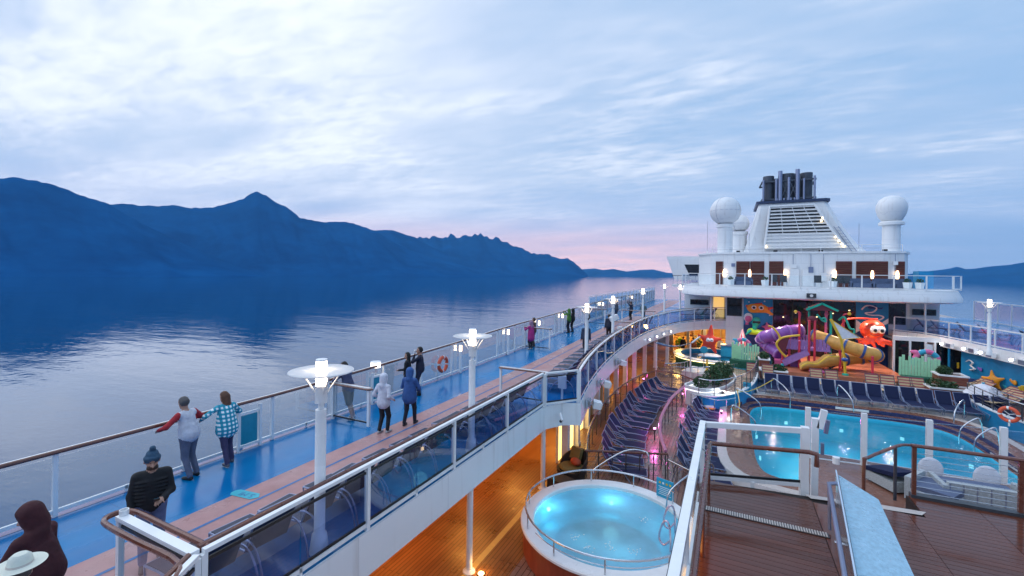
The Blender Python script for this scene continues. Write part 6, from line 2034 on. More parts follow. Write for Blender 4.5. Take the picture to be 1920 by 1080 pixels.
MB().tube(smooth_path([(5.7, 39.0, 3.9), (6.0, 38.9, 3.5), (6.2, 38.8, 3.4), (6.15, 38.8, 3.65), (5.95, 38.8, 3.6)], 4), .07, 8).build('spout', 'sea_green', cf, smooth=True)
MB().tube(smooth_path([(7.1, 39.5, 3.5), (7.4, 39.3, 3.75), (7.7, 39.2, 3.0), (7.95, 39.2, 2.9), (7.9, 39.2, 2.6), (7.6, 39.2, 2.65)], 4), .07, 8).build('spout', 'sea_green', cf, smooth=True)
MB().box(3.4, 4.7, 38.5, 39.8, .0, .45).build('purple_block', 'purple_tube', cf)
MB().box(2.75, 3.5, 38.4, 39.2, .0, .4).build('pink_block', 'pink', cf)
MB().sphere((3.5, 38.15, .1), .14, 12, 8).build('foot_cap', 'mark_cyan', cf)
# yellow sail mast
sm_ = empty('sail_mast', 'white triangular sail on a yellow mast in front of the slides', 'play sail', (6.95, 37.0, GZ))
MB().tube([(.1, 0, 0), (.05, 0, 1.1), (-.15, 0, 2.4), (-.75, 0, 3.75)], .085, 8).build('mast', 'yellow', sm_, smooth=True)
ob = MB().add([(-.72, -.02, 3.7), (-.14, -.02, 2.42), (.85, -.02, 2.58)], [(0, 1, 2)]).build('sail', 'sail_white', sm_)
so = ob.modifiers.new('t', 'SOLIDIFY'); so.thickness = .03
MB().tube([(-.75, 0, 3.72), (.9, 0, 2.58), (-.15, 0, 2.4)], .035, 6).build('sail_edge', 'yellow', sm_)
MB().sphere((.06, 0, 1.05), .2, 14, 8, sc=(1, 1, .7)).build('float', 'band_blue', sm_, smooth=True)
MB().lathe([(.2, 0), (.18, .08), (.09, .12)], (.1, 0, 0), 12).build('foot', 'sea_green', sm_)
# yellow bow-shaped hoop
yh = empty('water_hoop', 'yellow curved water hoop left of the climbing frame', 'play structure', (3.3, 38.0, -.4))
MB().tube(smooth_path([(-.75, 0, 1.3), (-.45, 0, 1.2), (-.1, 0, .75), (0, 0, .45)], 4), .07, 8).build('arm', 'yellow', yh, smooth=True)
MB().tube(smooth_path([(1.25, 0, .75), (.7, 0, .65), (.1, 0, .45), (-.2, 0, 0), (.05, 0, -.5), (.4, 0, -.9)], 4), .08, 8).build('bow', 'yellow', yh, smooth=True)
MB().plate([(.1, .4), (.6, .55), (.45, -.1), (.3, -.7), (0, -.4), (-.15, 0)], 'Y', -.03, .03).build('web', 'maroon_roof', yh)
# octopus figure
oc = empty('octopus_figure', 'glowing red octopus figure with big white eyes before the right mural', 'statue', (9.6, 41.9, -.45))
prs = [((0, 0, 1.15), (0, 0, 1.25), .80, .84, (1, .9, .95), 0)]
for i, (dx1, dz1, dx2, dz2) in enumerate([(-.6, .42, -1.15, .52), (-.35, .22, -.7, .05), (-.05, .18, .05, -.12), (.35, .22, .6, .02), (.65, .42, 1.5, .30), (.5, .38, 1.1, .12), (-.5, .36, -.95, .2)]):
    prs += [((dx1 * .5, -.3, .62), (dx1, -.5, dz1), .2, .14, U1, 0, .05), ((dx1, -.5, dz1), (dx2, -.6, dz2), .13, .09, U1, 0, .05), ((dx2, -.6, dz2), (dx2 * 1.08, -.62, dz2 + .14), .09, .06, U1, 0, .05)]
for s in (-.02, .42):
    prs += [((s, -.70, 1.3), (s, -.74, 1.3), .27, .27, (1, .5, 1.1), 1, .005), ((s + .02, -.87, 1.25), (s + .02, -.88, 1.25), .11, .11, (1, .4, 1.2), 2, .005)]
inst('body', sdf_mesh('octopus', prs, ['octo_red', 'eye_white', 'black'], .05, .12), oc)
MB().tube(smooth_path([(-.28, -.80, .92), (.0, -.83, .82), (.3, -.81, .92)], 4), .025, 6).build('mouth', 'maroon_roof', oc)
oc.scale = (.92, .92, .92)
lamp('SPOT', 'octopus_light', (-.3, -1.7, -.9), 65, (1, .45, .12), oc, .1, (R(140), 0, R(-8)), R(80))
MB().lathe([(.0, -.95), (.12, -.95), (.14, -1.1)], (-.3, -1.75, 0), 12).build('uplight', 'led_warm', oc)
MB().tube(smooth_path([(-2.2, -.6, 0), (-2.1, -.6, 1.6), (-1.5, -.6, 2.1), (.2, -.6, 2.15)], 4), .07, 8).build('arch_pipe', 'star_red', oc, smooth=True)
# lime turtle figure
tt = empty('turtle_figure', 'lime green and yellow masked turtle figure on the left mural', 'statue', (2.15, 43.6, -.35))
prs = [((-.5, 0, .15), (.6, 0, .05), .32, .22, (1, .8, .9), 0), ((.6, 0, .05), (1.15, 0, -.12), .2, .06, (1, .7, .7), 0), ((-.25, -.1, .5), (-.2, -.1, .75), .18, .2, U1, 1), ((-.15, -.12, .95), (-.1, -.12, 1.15), .3, .28, (1.05, .9, .95), 1), ((-.6, -.2, .2), (-.9, -.3, -.1), .12, .06, U1, 1), ((-.32, -.34, 1.0), (.08, -.34, 1.0), .11, .11, (1, .6, 1), 2, .01)]
inst('body', sdf_mesh('turtle', prs, ['lime', 'sea_green', 'black'], .045, .1), tt)
um = empty('striped_parasol', 'closed red and white parasol left of the turtle figure', 'parasol', (.95, 42.6, LO))
m_ = MB()
m_.lathe([(.02, 3.1), (.2, 2.5), (.33, 1.6), (.3, 1.5), (0, 1.5)], n=12)
ob = m_.build('canopy', ['coral_red', 'eye_white'], um)
ob.data.polygons.foreach_set('material_index', [(i // 4) % 2 for i in range(len(m_.f))])
MB().tube([(0, 0, 0), (0, 0, 3.15)], .03, 6).build('pole', 'steel', um)
dm = empty('bubble_dome', 'clear blue bubble dome beside the purple slide', 'play dome', (2.35, 37.7, GZ))
MB().lathe([(.5, 0), (.62, .3), (.6, .6), (.4, .9), (0, 1.05)], n=20).build('dome', 'glass_teal', dm, smooth=True)
MB().lathe([(.66, 0), (.66, .12), (.5, .12)], n=20).build('base', 'sign_blue', dm)
wb_ = empty('water_bench', 'pale blue padded bench behind the starfish', 'bench', (-.2, 43.0, LO + .6))
MB().box(-.5, .5, -.4, .4, 0, .9).build('block', 'sign_blue', wb_)
MB().box(-.55, .55, -.45, .45, .9, 1.0).build('pad', 'alu', wb_)

# downlights in the soffit over the playground
for i, x in enumerate((.6, 3.2, 5.6, 8.0, 10.6)):
    d_ = empty('soffit_light', '%s round downlight from the left under the balcony band over the playground' % ORD[i], 'lamp', (x, 41.5, BZ0 - .01), group='downlights under the balcony')
    MB().lathe([(.0, -.03), (.16, -.03), (.18, .0)], n=18).build('lens', 'strip_glow', d_)
    MB().lathe([(.18, -.04), (.22, -.03), (.22, .01), (.18, .01)], n=18).build('bezel', 'steel', d_)
    lamp('SPOT', 'downlight', (0, -.1, -.08), 330, (1, .84, .72), d_, .09, (R(-14), 0, 0), R(130))

# roof fittings: aerials, ladders, cable trays, hand rails
for i, (x, y_, h) in enumerate([(-2.2, 50, 3.4), (1.6, 49.5, 2.0), (10.2, 49.0, 2.6), (13.0, 51, 3.6)]):
    a_ = empty('whip_aerial', '%s thin whip aerial from the left on the superstructure roof' % ORD[i], 'aerial', (x, y_, 6.78), group='roof aerials')
    MB().tube([(0, 0, 0), (0, 0, .4)], .05, 6).build('base', 'white', a_)
    MB().tube([(0, 0, .4), (0, 0, h)], .018, 5).build('whip', 'alu', a_)
rr_ = pipe_rail('roof_railing', 'thin white railing along the roof edge above the upper balcony', [(-1.6, 46.7, 6.78), (.3, 46.2, 6.78), (5.5, 45.95, 6.78), (11.1, 46.2, 6.78), (12.6, 46.7, 6.78)], .55, 1.4, 'white', 'white', 1, r_top=.02)
ld = empty('ladder', 'white ladder up the right flank of the funnel', 'ladder', (10.35, 50.75, 6.8))
for s_ in (-.18, .18):
    MB().tube([(s_, 0, 0), (s_ - 1.5, .2, 2.6)], .025, 5).build('stile', 'alu', ld)
for q in range(9):
    t = (q + .5) / 9
    MB().tube([(-.18 - 1.5 * t, .2 * t, 2.6 * t), (.18 - 1.5 * t, .2 * t, 2.6 * t)], .015, 5).build('rung', 'alu', ld)
for i, (x, z, w, h) in enumerate([(4.9, 5.5, .5, .35), (6.2, 5.2, .35, .5), (7.1, 4.6, .4, .7), (.2, 5.6, .3, .3), (12.0, 5.8, .3, .3)]):
    j_ = empty('junction_box', '%s grey junction box from the left on the upper wall' % ORD[(1, 2, 3, 0, 4)[i]], 'box', (x, 45.72 if 1 < x < 11 else 46.1, z), group='junction boxes on the upper wall')
    MB().box(-w / 2, w / 2, -.1, .08, -h / 2, h / 2).build('cover', 'alu' if i % 2 else 'white', j_)
    MB().tube([(0, .0, h / 2), (0, .02, 6.55 - z)], .02, 5).build('conduit', 'alu', j_)

# ------------------------------------------------------------------ foreground wooden platform with planks
PX0, PX1, PY0, PY1 = -.55, 9.5, 1.0, 11.85
fb = MB().prism([(PX0, PY0), (PX1, PY0), (PX1, PY1 + .35), (3.4, PY1 + .35), (3.4, 11.55), (1.6, 11.2), (1.5, 11.15), (PX0, 10.9)], -.30, -.03)
plat = tag(fb.build('raised_platform', 'plank_gap'), kind='structure')
PLK = MB().box(0, 1, 0, .128, -.028, 0).mesh('plank', 'plank_wet')
row = 0
y = 3.1
while y < 12.1:
    ye = y + .128
    # left field, framed at its right by an edge board
    segs = []
    lim = 10.95 if True else 0
    if y < 10.85:
        segs.append((-.42, 1.55))
    segs2 = []
    if y < 11.1:
        segs2 = [(1.83, 3.15 + .0), (3.15, 4.45), (4.45, 5.75), (5.75, 7.05), (7.05, 8.4)]
    elif y < 12.05:
        segs2 = [(3.42, 4.45), (4.45, 5.75), (5.75, 7.05), (7.05, 8.4)]
    for a, c in segs + segs2:
        if y < 5.2 and a > 1.8:
            continue
        inst('plank', PLK, plat, (a + .004, y, 0), (0, 0, 0), (c - a - .008, 1, 1))
    y += .137
MB().box(1.56, 1.82, 3.1, 10.85, -.028, .0).build('edge_board', 'plank_wet', plat)
MB().box(-.53, -.43, 3.1, 10.85, -.028, .0).build('edge_board', 'plank_wet', plat)
# drain grating let into the planks
dg_ = empty('drain_grating', 'pale slotted drain grating set in the wet wooden platform', 'drain', (-.40, 9.55, .004))
MB().box(0, 2.02, -.08, .08, 0, .012).build('trough', 'dark_grey', dg_)
BARM = MB().box(-.011, .011, -.075, .075, .012, .022).mesh('bar', 'cream_stone')
for i in range(48):
    inst('bar', BARM, dg_, (.03 + i * .0415, 0, 0))
# stair nosings
for i, (x0, x1, y0, y1, lab) in enumerate([(1.55, 2.1, 10.98, 11.12, 'pale anti-slip strip left of the sloping panel'), (2.45, 3.38, 11.12, 11.3, 'pale anti-slip strip right of the sloping panel')]):
    tag(MB().add([(x0, y0 + .02, .006), (x1, y0 + .12, .006), (x1 + .12, y1 + .13, .006), (x0 - .1, y1 + .03, .006)], [(0, 1, 2, 3)]).build('nosing_strip', 'cream_stone'), lab, 'stair nosing')
# lower landing with seats, one metre down
tag(MB().box(2.05, 12, 11.4, 16.9, -1.2, -1.0).build('lower_landing', 'lido_wet' if 'lido_wet' in MATS else 'pool_wood'), kind='structure')
for i in range(4):
    tag(MB().box(1.6, 3.38, 11.25 + .28 * i, 11.56 + .28 * i, -.95 - .0, -.03 - .2 * (i + 1)).build('stair_step', 'plank_wet'), kind='structure')
tag(MB().box(2.05, 12, 16.85, 17.0, -3, -1.02).build('landing_front', 'white_hull'), kind='structure')

# white framed glass corner: long side beam and short front screen
gs = empty('glass_screen', 'white framed glass screen corner with long beam left of the wet platform', 'glass screen', (-.52, 10.78, 0))
MB().box(-.06, .06, -8.3, .06, 1.22, 1.34).build('side_beam', 'white', gs)
MB().box(-.045, .045, -.05, .05, -.25, 1.22).build('corner_post', 'white', gs)
MB().box(-.045, .045, -4.2, -4.12, -.25, 1.22).build('side_post', 'white', gs)
MB().rect([(.06, .0, 1.28), (2.05, .62, 1.28)], .10, .11).build('front_beam', 'white', gs)
MB().rect([(.06, .02, .10), (1.95, .6, .10)], .06, .07).build('front_foot_rail', 'white', gs)
MB().rect([(.06, .03, .17), (1.95, .61, .17)], .03, .05).build('seal', 'black', gs)
MB().wall([(.07, .03), (1.9, .59)], .18, 1.2, .014).build('glass_pane', 'glass_clear', gs)
MB().box(1.92, 2.07, .52, .67, -.2, 1.36).build('end_post', 'white', gs)
MB().obox((1.0, .3, -.04), (.07, .07, .26)).build('foot_stub', 'white', gs)
MB().box(-.008, .008, -4.1, -.07, .05, 1.2).build('side_pane', 'glass_clear', gs)
MB().box(-.008, .008, -8.2, -4.22, .05, 1.2).build('side_pane', 'glass_clear', gs)
MB().box(-.09, -.065, -8.3, .05, 1.18, 1.22).build('seal', 'black', gs)
# wooden handrail inside the screen
hr = empty('wooden_handrail', 'brown wooden handrail running inside the white framed screen', 'handrail', (-.36, 3.0, 0))
MB().tube([(0, 0, 1.0), (0, 7.3, 1.0), (.03, 7.45, .99), (1.85, 7.9, .99)], .045, 10).build('rail', 'rail_wood', hr, smooth=True)
MB().tube([(1.85, 7.9, .99), (1.98, 7.9, .97), (1.98, 7.88, .72)], .05, 8).build('end_loop', 'rail_wood', hr, smooth=True)
for y in (.5, 2.6, 4.9, 7.25):
    MB().tube([(0, y, 0), (0, y, .98)], .028, 8).build('post', 'rail_wood', hr)
for q in (.25, .5, .75):
    MB().tube([(0, y + .1, .98), (-.12, y + .1, .98)], .012, 5)
MB().tube([(0, 6.9, .99), (-.16, 6.95, 1.03)], .014, 6).build('bracket', 'steel', hr)
# added glowing panel, stands in for the lower deck's orange light through the gap
ap = empty('amber_stand_in', 'added amber glowing panel standing in for lower deck light under the white beam', 'light', (-.475, 6.2, -.2))
MB().box(-.012, .012, -2.4, 2.2, .2, .75).build('diffuser', 'amber_stand_in_glow' if 'amber_stand_in_glow' in MATS else (emitter('amber_stand_in_glow', (1, .45, .04), 1.3) and 'amber_stand_in_glow'), ap)
MB().box(-.02, .02, -2.5, 2.3, .75, .79).build('housing', 'white', ap)
# platform side wall down to the pool deck
tag(MB().box(-.62, -.56, 1.0, 10.9, -3, -.3).build('platform_wall', 'white_hull'), kind='structure')

# white service pillar with speaker beside the screen's end post
sv = empty('service_pillar', 'white service pillar with hanging fittings beside the screen end post', 'pillar', (1.72, 11.85, -1.0))
MB().box(-.06, .07, -.06, .07, 0, 2.45).build('pillar', 'white', sv)
MB().obox((.13, .0, 2.45), (.12, .12, .42), ry=R(12)).build('speaker', 'white', sv)
MB().obox((.22, -.02, 2.3), (.07, .08, .3), ry=R(8)).build('lamp_head', 'alu', sv)
MB().box(.1, .16, -.12, -.06, 1.7, 1.95).build('bracket', 'alu', sv)

# sloping brushed panel on a glass balustrade
sp0 = Vector((1.80, 9.88, 1.0)); d_ = Vector((-.10, -1, .10))
pn = empty('sloping_panel', 'wide brushed metal panel sloping down over a glass balustrade', 'balustrade', (0, 0, 0))
A = sp0; B = Vector((2.20, 9.12, .99)); C_ = Vector((1.93, 6.3, 1.12)); D_ = Vector((1.26, 5.6, 1.16))
th = Vector((0, 0, -.05))
m_ = MB().add([A, B, C_, D_, A + th, B + th, C_ + th, D_ + th], [(0, 3, 2, 1), (4, 5, 6, 7), (0, 1, 5, 4), (1, 2, 6, 5), (2, 3, 7, 6), (3, 0, 4, 7)])
mat('brushed_panel', (.33, .54, .67), .34, metal=.25, var=.24, scale=9, stretch=(2.0, 1.2, 1), rvar=.15, bump=.15, bscale=22)
m_.build('top_panel', 'brushed_panel', pn)
o1 = Vector((-.02, .0, .0))
m_ = MB()
g0, g1 = A + Vector((-.03, .04, .06)), D_ + Vector((-.03, 0, .06))
m_.add([g0, g1, Vector((g1.x, g1.y, .05)), Vector((g0.x, g0.y, .05)), g0 + Vector((.014, 0, 0)), g1 + Vector((.014, 0, 0)), Vector((g1.x + .014, g1.y, .05)), Vector((g0.x + .014, g0.y, .05))],
       [(0, 1, 2, 3), (4, 7, 6, 5), (0, 4, 5, 1), (1, 5, 6, 2), (2, 6, 7, 3), (3, 7, 4, 0)])
m_.build('glass_side', 'glass_frost', pn)
MB().rect([tuple(g0), tuple(g1)], .018, .02).build('glass_edge', 'glass_teal', pn)
h0, h1 = Vector((1.64, 9.75, .86)), Vector((1.14, 5.4, 1.06))
MB().tube([(h0.x + .12, h0.y + .03, h0.z + .02), tuple(h0), tuple(h1)], .032, 8).build('handrail', 'alu', pn, smooth=True)
MB().tube([tuple(h0), (1.65, 9.7, .05)], .025, 8).build('rail_post', 'alu', pn)
for t in (.35, .7):
    p = A.lerp(D_, t)
    MB().tube([(p.x - .03, p.y, .5), (p.x - .12, p.y, .5)], .02, 6).build('clamp', 'steel', pn)
for p in (B + Vector((-.1, -.1, 0)), C_ + Vector((-.15, .2, 0))):
    MB().tube([(p.x, p.y, 0), (p.x, p.y, p.z - .05)], .03, 8).build('support', 'steel_dark', pn)

# stair handrail and the cable railing on the right
pipe('stair_handrail', 'dark bent handrail over the stairs right of the sloping panel', 'handrail', [(2.42, 11.0, .1), (2.42, 11.0, .92), (2.5, 11.1, 1.0), (2.95, 11.6, 1.08), (3.25, 11.95, 1.1), (3.45, 12.1, 1.08)], .03, 'rail_wood', 3)
pipe('rail_post', 'steel post of the stair handrail', 'post', [(3.1, 11.75, 0), (3.1, 11.75, 1.08)], .03, 'steel_dark', 2)
cr_ = empty('cable_railing', 'wooden topped railing with steel cables at the right edge of the platform', 'railing', (3.5, 12.1, 0))
MB().sweep([(-.05, 0, 1.08), (3.4, .12, 1.08)], [(math.cos(a * math.pi / 4) * .05, math.sin(a * math.pi / 4) * .04) for a in range(8)]).build('handrail', 'rail_wood', cr_, smooth=True)
for x in (0, 1.62, 3.25):
    MB().box(x - .035, x + .035, -.03 + .04 * x / 1.2, .03 + .04 * x / 1.2, -.1, 1.06).build('post', 'rail_wood', cr_)
for i in range(8):
    z = .12 + .115 * i
    MB().tube([(0, 0, z), (3.4, .12, z)], .006, 4).build('cable', 'steel', cr_)
MB().box(-.05, 3.4, -.05, .12, -.05, .06).build('kerb', 'dark_grey', cr_)

# wind screen in front of the pool with white posts
ws = empty('wind_screen', 'tall clear wind screen with white posts between landing and pool', 'glass screen', (2.2, 16.4, -1))
WP = [(0, 0), (1.42, .12), (2.95, .28), (4.55, .45), (6.4, .62)]
for i, (x, y) in enumerate(WP):
    MB().box(x - .07, x + .07, y - .05, y + .05, -.35, 1.55).build('post', 'white', ws)
for (a, b), (c, d) in zip(WP, WP[1:]):
    MB().wall([(a + .09, b), (c - .09, d)], .02, 1.46, .014).build('glass_pane', 'glass_wind', ws)
    MB().wall([(a + .09, b), (c - .09, d)], 1.462, 1.475, .016).build('pane_edge', 'glass_frost', ws)
MB().rect([(-.1, 0, -.02), (6.4, .62, -.02)], .08, .07).build('foot_rail', 'white', ws)
MB().rect([(-.1, .02, -.2), (6.4, .64, -.2)], .16, .14).build('sill', 'white_hull', ws)
tag(MB().lathe([(.09, 0), (.09, .18), (0, .18)], (2.75, 15.4, -.7), 14).build('vent_cap', 'white'), 'small white vent cap on the lower landing', 'vent')

# wicker seats on the lower landing
def wicker_sofa(lab, x, y, w, rz):
    s_ = empty('wicker_sofa', lab, 'sofa', (x, y, -1.0), rz)
    MB().box(-w / 2, w / 2, -.12, .0, .05, .62).build('back', 'wicker', s_)
    MB().box(-w / 2, w / 2, .0, .75, .05, .34).build('base', 'wicker', s_)
    MB().box(-w / 2 + .03, w / 2 - .03, .02, .73, .34, .46).build('seat_cushion', 'cushion_blue', s_)
    MB().box(-w / 2 - .1, -w / 2, -.12, .72, .05, .55).build('arm', 'wicker', s_)
    for k_ in range(int(w / .25)):
        MB().box(-w / 2 + .25 * k_ + .02, -w / 2 + .25 * k_ + .04, -.125, -.12, .06, .6).build('weave_rib', 'alu', s_)
wicker_sofa('pale wicker sofa back in the middle of the landing behind the cables', 5.55, 14.6, 1.45, R(3))
wicker_sofa('pale wicker sofa at the right edge of the landing behind the cables', 7.2, 14.75, 1.5, R(3))
ca = empty('wicker_armchair', 'pale wicker chair end with dark cushion by the cable railing post', 'armchair', (4.35, 14.75, -1.0), R(-35))
MB().box(-.12, .0, -.45, .45, .05, .6).build('back', 'wicker', ca)
MB().box(.0, .8, -.45, .45, .05, .34).build('base', 'wicker', ca)
MB().box(.0, .8, -.43, .43, .34, .46).build('cushion', 'cushion_blue', ca)
lg_ = empty('low_lounger', 'dark cushioned low lounger on the landing left of the wicker seats', 'lounger', (3.9, 15.2, -1.0), R(-60))
MB().obox((0, 0, .42), (.9, .7, .1), ry=R(-12)).build('cushion', 'navy', lg_)
MB().box(-.45, .45, -.33, .33, .05, .3).build('base', 'wicker', lg_)
for i, (x, y) in enumerate([(4.85, 15.6), (5.95, 15.6)]):
    o_ = empty('oval_backrest', ['oval pale backrest left of the wicker sofas', 'oval pale backrest behind the middle wicker sofa'][i], 'backrest', (x, y, -1.0))
    q = MB().sphere((0, 0, .5), .27, 20, 12, sc=(1, .14, 1.15))
    q.build('shell', 'sail_white', o_, smooth=True)
    MB().tube([(0, 0, 0), (0, 0, .3)], .03, 8).build('stem', 'alu', o_)
    MB().lathe([(.2, 0), (.2, .03), (0, .04)], n=16).build('foot', 'alu', o_)
ln = empty('foreground_lounger', 'dark blue cushion seat cut off by the right edge on the platform', 'lounger', (5.35, 9.0, 0), R(12))
MB().obox((.5, 0, .46), (1.6, .85, .12), ry=R(6)).build('cushion', 'navy', ln)
MB().obox((.5, 0, .36), (1.55, .8, .07), ry=R(6)).build('frame', 'wicker', ln)
for a, c in ((-.2, -.35), (-.2, .35), (1.2, -.35), (1.2, .35)):
    MB().box(a - .03, a + .03, c - .03, c + .03, 0, .36).build('leg', 'dark_grey', ln)

# ------------------------------------------------------------------ people
CLOTH = {}
def cloth(c, rough=.8):
    k = tuple(round(q, 3) for q in c)
    if k not in CLOTH:
        nm = 'fabric_%d' % len(CLOTH)
        mat(nm, c, rough, var=.25, scale=9, bump=1.0, bscale=11)
        CLOTH[k] = nm
    return CLOTH[k]

def bend(a, b, l1, l2, hint):
    a, b, hint = Vector(a), Vector(b), Vector(hint)
    d = b - a
    L_ = min(d.length, (l1 + l2) * .998)
    d.normalize()
    b = a + d * L_
    x = (l1 * l1 - l2 * l2 + L_ * L_) / (2 * L_)
    h = math.sqrt(max(0, l1 * l1 - x * x))
    q = hint - d * hint.dot(d)
    q = q.normalized() if q.length > 1e-4 else Vector((0, -1, 0))
    return a + d * x + q * h, b

def hand_prims(w, f, up, mi, s):
    """palm with four unequal bent fingers and a thumb off its side; f = finger direction, up = back of hand"""
    w, f, up = Vector(w), Vector(f).normalized(), Vector(up).normalized()
    sd = f.cross(up).normalized()
    pr = [(w, w + f * .075 * s, .036 * s, .036 * s, U1, mi, .012)]
    for k_, (o, ln) in enumerate(((-.028, .068), (-.009, .078), (.010, .073), (.028, .058))):
        b = w + f * .085 * s + sd * o * s
        m1 = b + f * ln * .55 * s
        e = m1 + (f * .6 - up * .8).normalized() * ln * .5 * s
        pr += [(b, m1, .0105 * s, .0095 * s, U1, mi, .004), (m1, e, .0095 * s, .008 * s, U1, mi, .004)]
    b = w + f * .03 * s - sd * .03 * s
    e = b + (f * .7 - sd * .7 - up * .2).normalized() * .06 * s
    pr += [(b, e, .013 * s, .010 * s, U1, mi, .006)]
    return pr

def person(lab, loc, rz, H=1.7, top=(.1, .1, .1), bottom=(.05, .05, .07), shoes=(.02, .02, .02), hair=(.04, .025, .015), skin='skin', lean=0.0, hands=None,
           hood=None, hat=None, hairlong=False, shorts=False, coat=0.0, fat=1.0, feet=None, look=(0, 0), vox=.022, twist=0, sleeves=None, fingers=False, bald=False, group=None, walk=0.0, hint=((.4, -1, -.6), (-.4, -1, -.6)), sleeve_col=None, extra=None):
    s = H / 1.72
    root = empty('person', lab, 'person', loc, rz, group)
    mats = [cloth(top), cloth(bottom), cloth(shoes, .6), skin, cloth(hair, .7), cloth(hood or top), cloth(sleeve_col or top)]
    T, Bm, Sh, Sk, Hr, Hd, Sl = range(7)
    if hood is None and hat is None:
        Hd = T
    zp = .92
    ph = R(lean)
    def U(x, y, z):
        return Vector((x, y + (z - zp) * math.sin(ph), zp + (z - zp) * math.cos(ph))) * s
    def V(x, y, z):
        return Vector((x, y, z)) * s
    P = []
    # legs
    ft = feet or ((.10, .02 + walk, 0), (-.10, .0 - walk, 0))
    for sg, (fx, fy, fz) in zip((1, -1), ft):
        hip, ank = V(.09 * sg, 0, .90), V(fx, fy, fz + .085)
        kn, ank = bend(hip, ank, .425 * s, .415 * s, (0, 1, 0))
        legm = Bm
        P.append((hip, kn, .098 * fat * s, .068 * s, U1, legm))
        if shorts:
            mid = kn + (hip - kn) * .06
            P[-1] = (hip, mid, .105 * fat * s, .092 * s, U1, Bm)
            P.append((mid, ank, .056 * s, .042 * s, U1, Sk, .012))
        else:
            P.append((kn, ank + V(0, 0, .02), .066 * s, .056 * s, U1, legm))
        P.append((ank + V(0, -.035, -.045), ank + V(.01 * sg, .155, -.055), .042 * s, .036 * s, (1, 1, .95), Sh, .012))
    P.append((V(-.06, 0, .91), V(.06, 0, .91), .125 * fat * s, .125 * fat * s, (1, .86, 1), Bm))
    # torso
    P.append((U(0, 0, .96), U(0, .0, 1.28), .150 * fat * s, .150 * s, (1.12, .80 * max(1, fat * .98), 1), T))
    P.append((U(-.13, -.005, 1.37), U(.13, -.005, 1.37), .085 * s, .085 * s, (1, .95, .95), T))
    if coat:
        P.append((U(0, 0, 1.15), V(0, -.01, .93 - coat), .155 * fat * s, .19 * fat * s, (1.1, .85, 1), T))
    else:
        P.append((U(0, -.01, 1.08), V(0, -.012, .95), .152 * fat * s, .160 * fat * s, (1.14, .9, 1), T, .02))
    # arms
    hd = hands or ((.26, .06, .80), (-.26, .06, .80))
    for i, (sg, tg) in enumerate(zip((1, -1), hd)):
        sh = U(.185 * sg, -.005, 1.38)
        wr = V(*tg)
        el, wr = bend(sh, wr, .29 * s, .26 * s, Vector((hint[i][0], hint[i][1], hint[i][2])))
        P.append((sh, el, .064 * s, .052 * s, U1, Sl))
        if sleeves == 'short':
            P.append((el, wr, .044 * s, .034 * s, U1, Sk, .012))
        else:
            P.append((el, wr, .052 * s, .042 * s, U1, Sl))
        f = (wr - el).normalized()
        if fingers:
            P += hand_prims(wr + f * .01 * s, f, Vector((0, .3, 1)), Sk, s)
        else:
            P.append((wr + f * .02 * s, wr + f * .09 * s, .036 * s, .030 * s, (1, 1, 1), Sk, .012))
            P.append((wr + f * .08 * s, wr + f * .15 * s - V(0, 0, .02), .027 * s, .016 * s, U1, Sk, .01))
            P.append((wr + f * .04 * s, wr + f * .08 * s + V(-.04 * sg, .02, 0), .014 * s, .011 * s, U1, Sk, .008))
    # head: turned and tilted on its neck
    P.append((U(0, -.005, 1.42), U(0, .01, 1.52), .060 * s, .054 * s, U1, Sk))
    hc = U(0, .02, 1.60)
    M = Matrix.Rotation(R(look[0]), 3, 'Z') @ Matrix.Rotation(-R(look[1]) - ph * .6, 3, 'X')
    def Hh(x, y, z):
        return hc + (M @ Vector((x, y, z))) * s
    P.append((Hh(0, .005, -.045), Hh(0, -.005, .03), .078 * s, .098 * s, (.9, 1.02, 1.05), Sk, .02))
    P.append((Hh(0, .06, -.085), Hh(0, .05, -.06), .040 * s, .05 * s, U1, Sk, .03))
    P.append((Hh(0, .098, -.005), Hh(0, .118, -.035), .012 * s, .018 * s, U1, Sk, .012))
    for sg in (-1, 1):
        P.append((Hh(.088 * sg, -.005, .0), Hh(.09 * sg, -.012, -.03), .018 * s, .014 * s, U1, Sk, .01))
    if not hood and not bald and hat != 'beanie':
        P.append((Hh(0, -.028, .03), Hh(0, -.02, .052), .104 * s, .096 * s, (.92, 1.0, 1), Hr, .012))
        P.append((Hh(0, .035, .088), Hh(0, -.02, .09), .045 * s, .05 * s, (1.2, 1, .8), Hr, .015))
    if bald:
        P.append((Hh(0, -.045, -.01), Hh(0, -.04, .02), .088 * s, .086 * s, U1, Hr, .012))
    if hairlong:
        P.append((Hh(0, -.05, .0), Hh(0, -.07, -.16), .095 * s, .075 * s, (1.1, .8, 1), Hr, .02))
    if hood and not hat:
        P.append((Hh(0, -.03, -.03), Hh(0, -.025, .05), .118 * s, .122 * s, (.98, 1.02, 1.05), Hd, .02))
        P.append((Hh(0, -.05, -.1), U(0, -.05, 1.42), .10 * s, .105 * s, U1, Hd, .04))
        P.append((Hh(0, .03, .085), Hh(0, .0, .10), .06 * s, .06 * s, (1.3, 1, .7), Hd, .02))
    if hat == 'beanie':
        P.append((Hh(0, -.015, .045), Hh(0, -.02, .09), .106 * s, .085 * s, (.95, 1.02, 1), Hd, .008))
        P.append((Hh(0, -.015, .035), Hh(0, -.015, .055), .112 * s, .112 * s, (.95, 1.02, .35), Hd, .008))
        P.append((Hh(0, -.02, .19), Hh(0, -.02, .20), .040 * s, .040 * s, U1, Hd, .01))
    if extra:
        P += extra(U, V, Hh, s)
    body = inst('body', sdf_mesh('body', P, mats, vox, .035 * s), root)
    # eyes and mouth on faces that turn this way
    return root, Hh, U, V

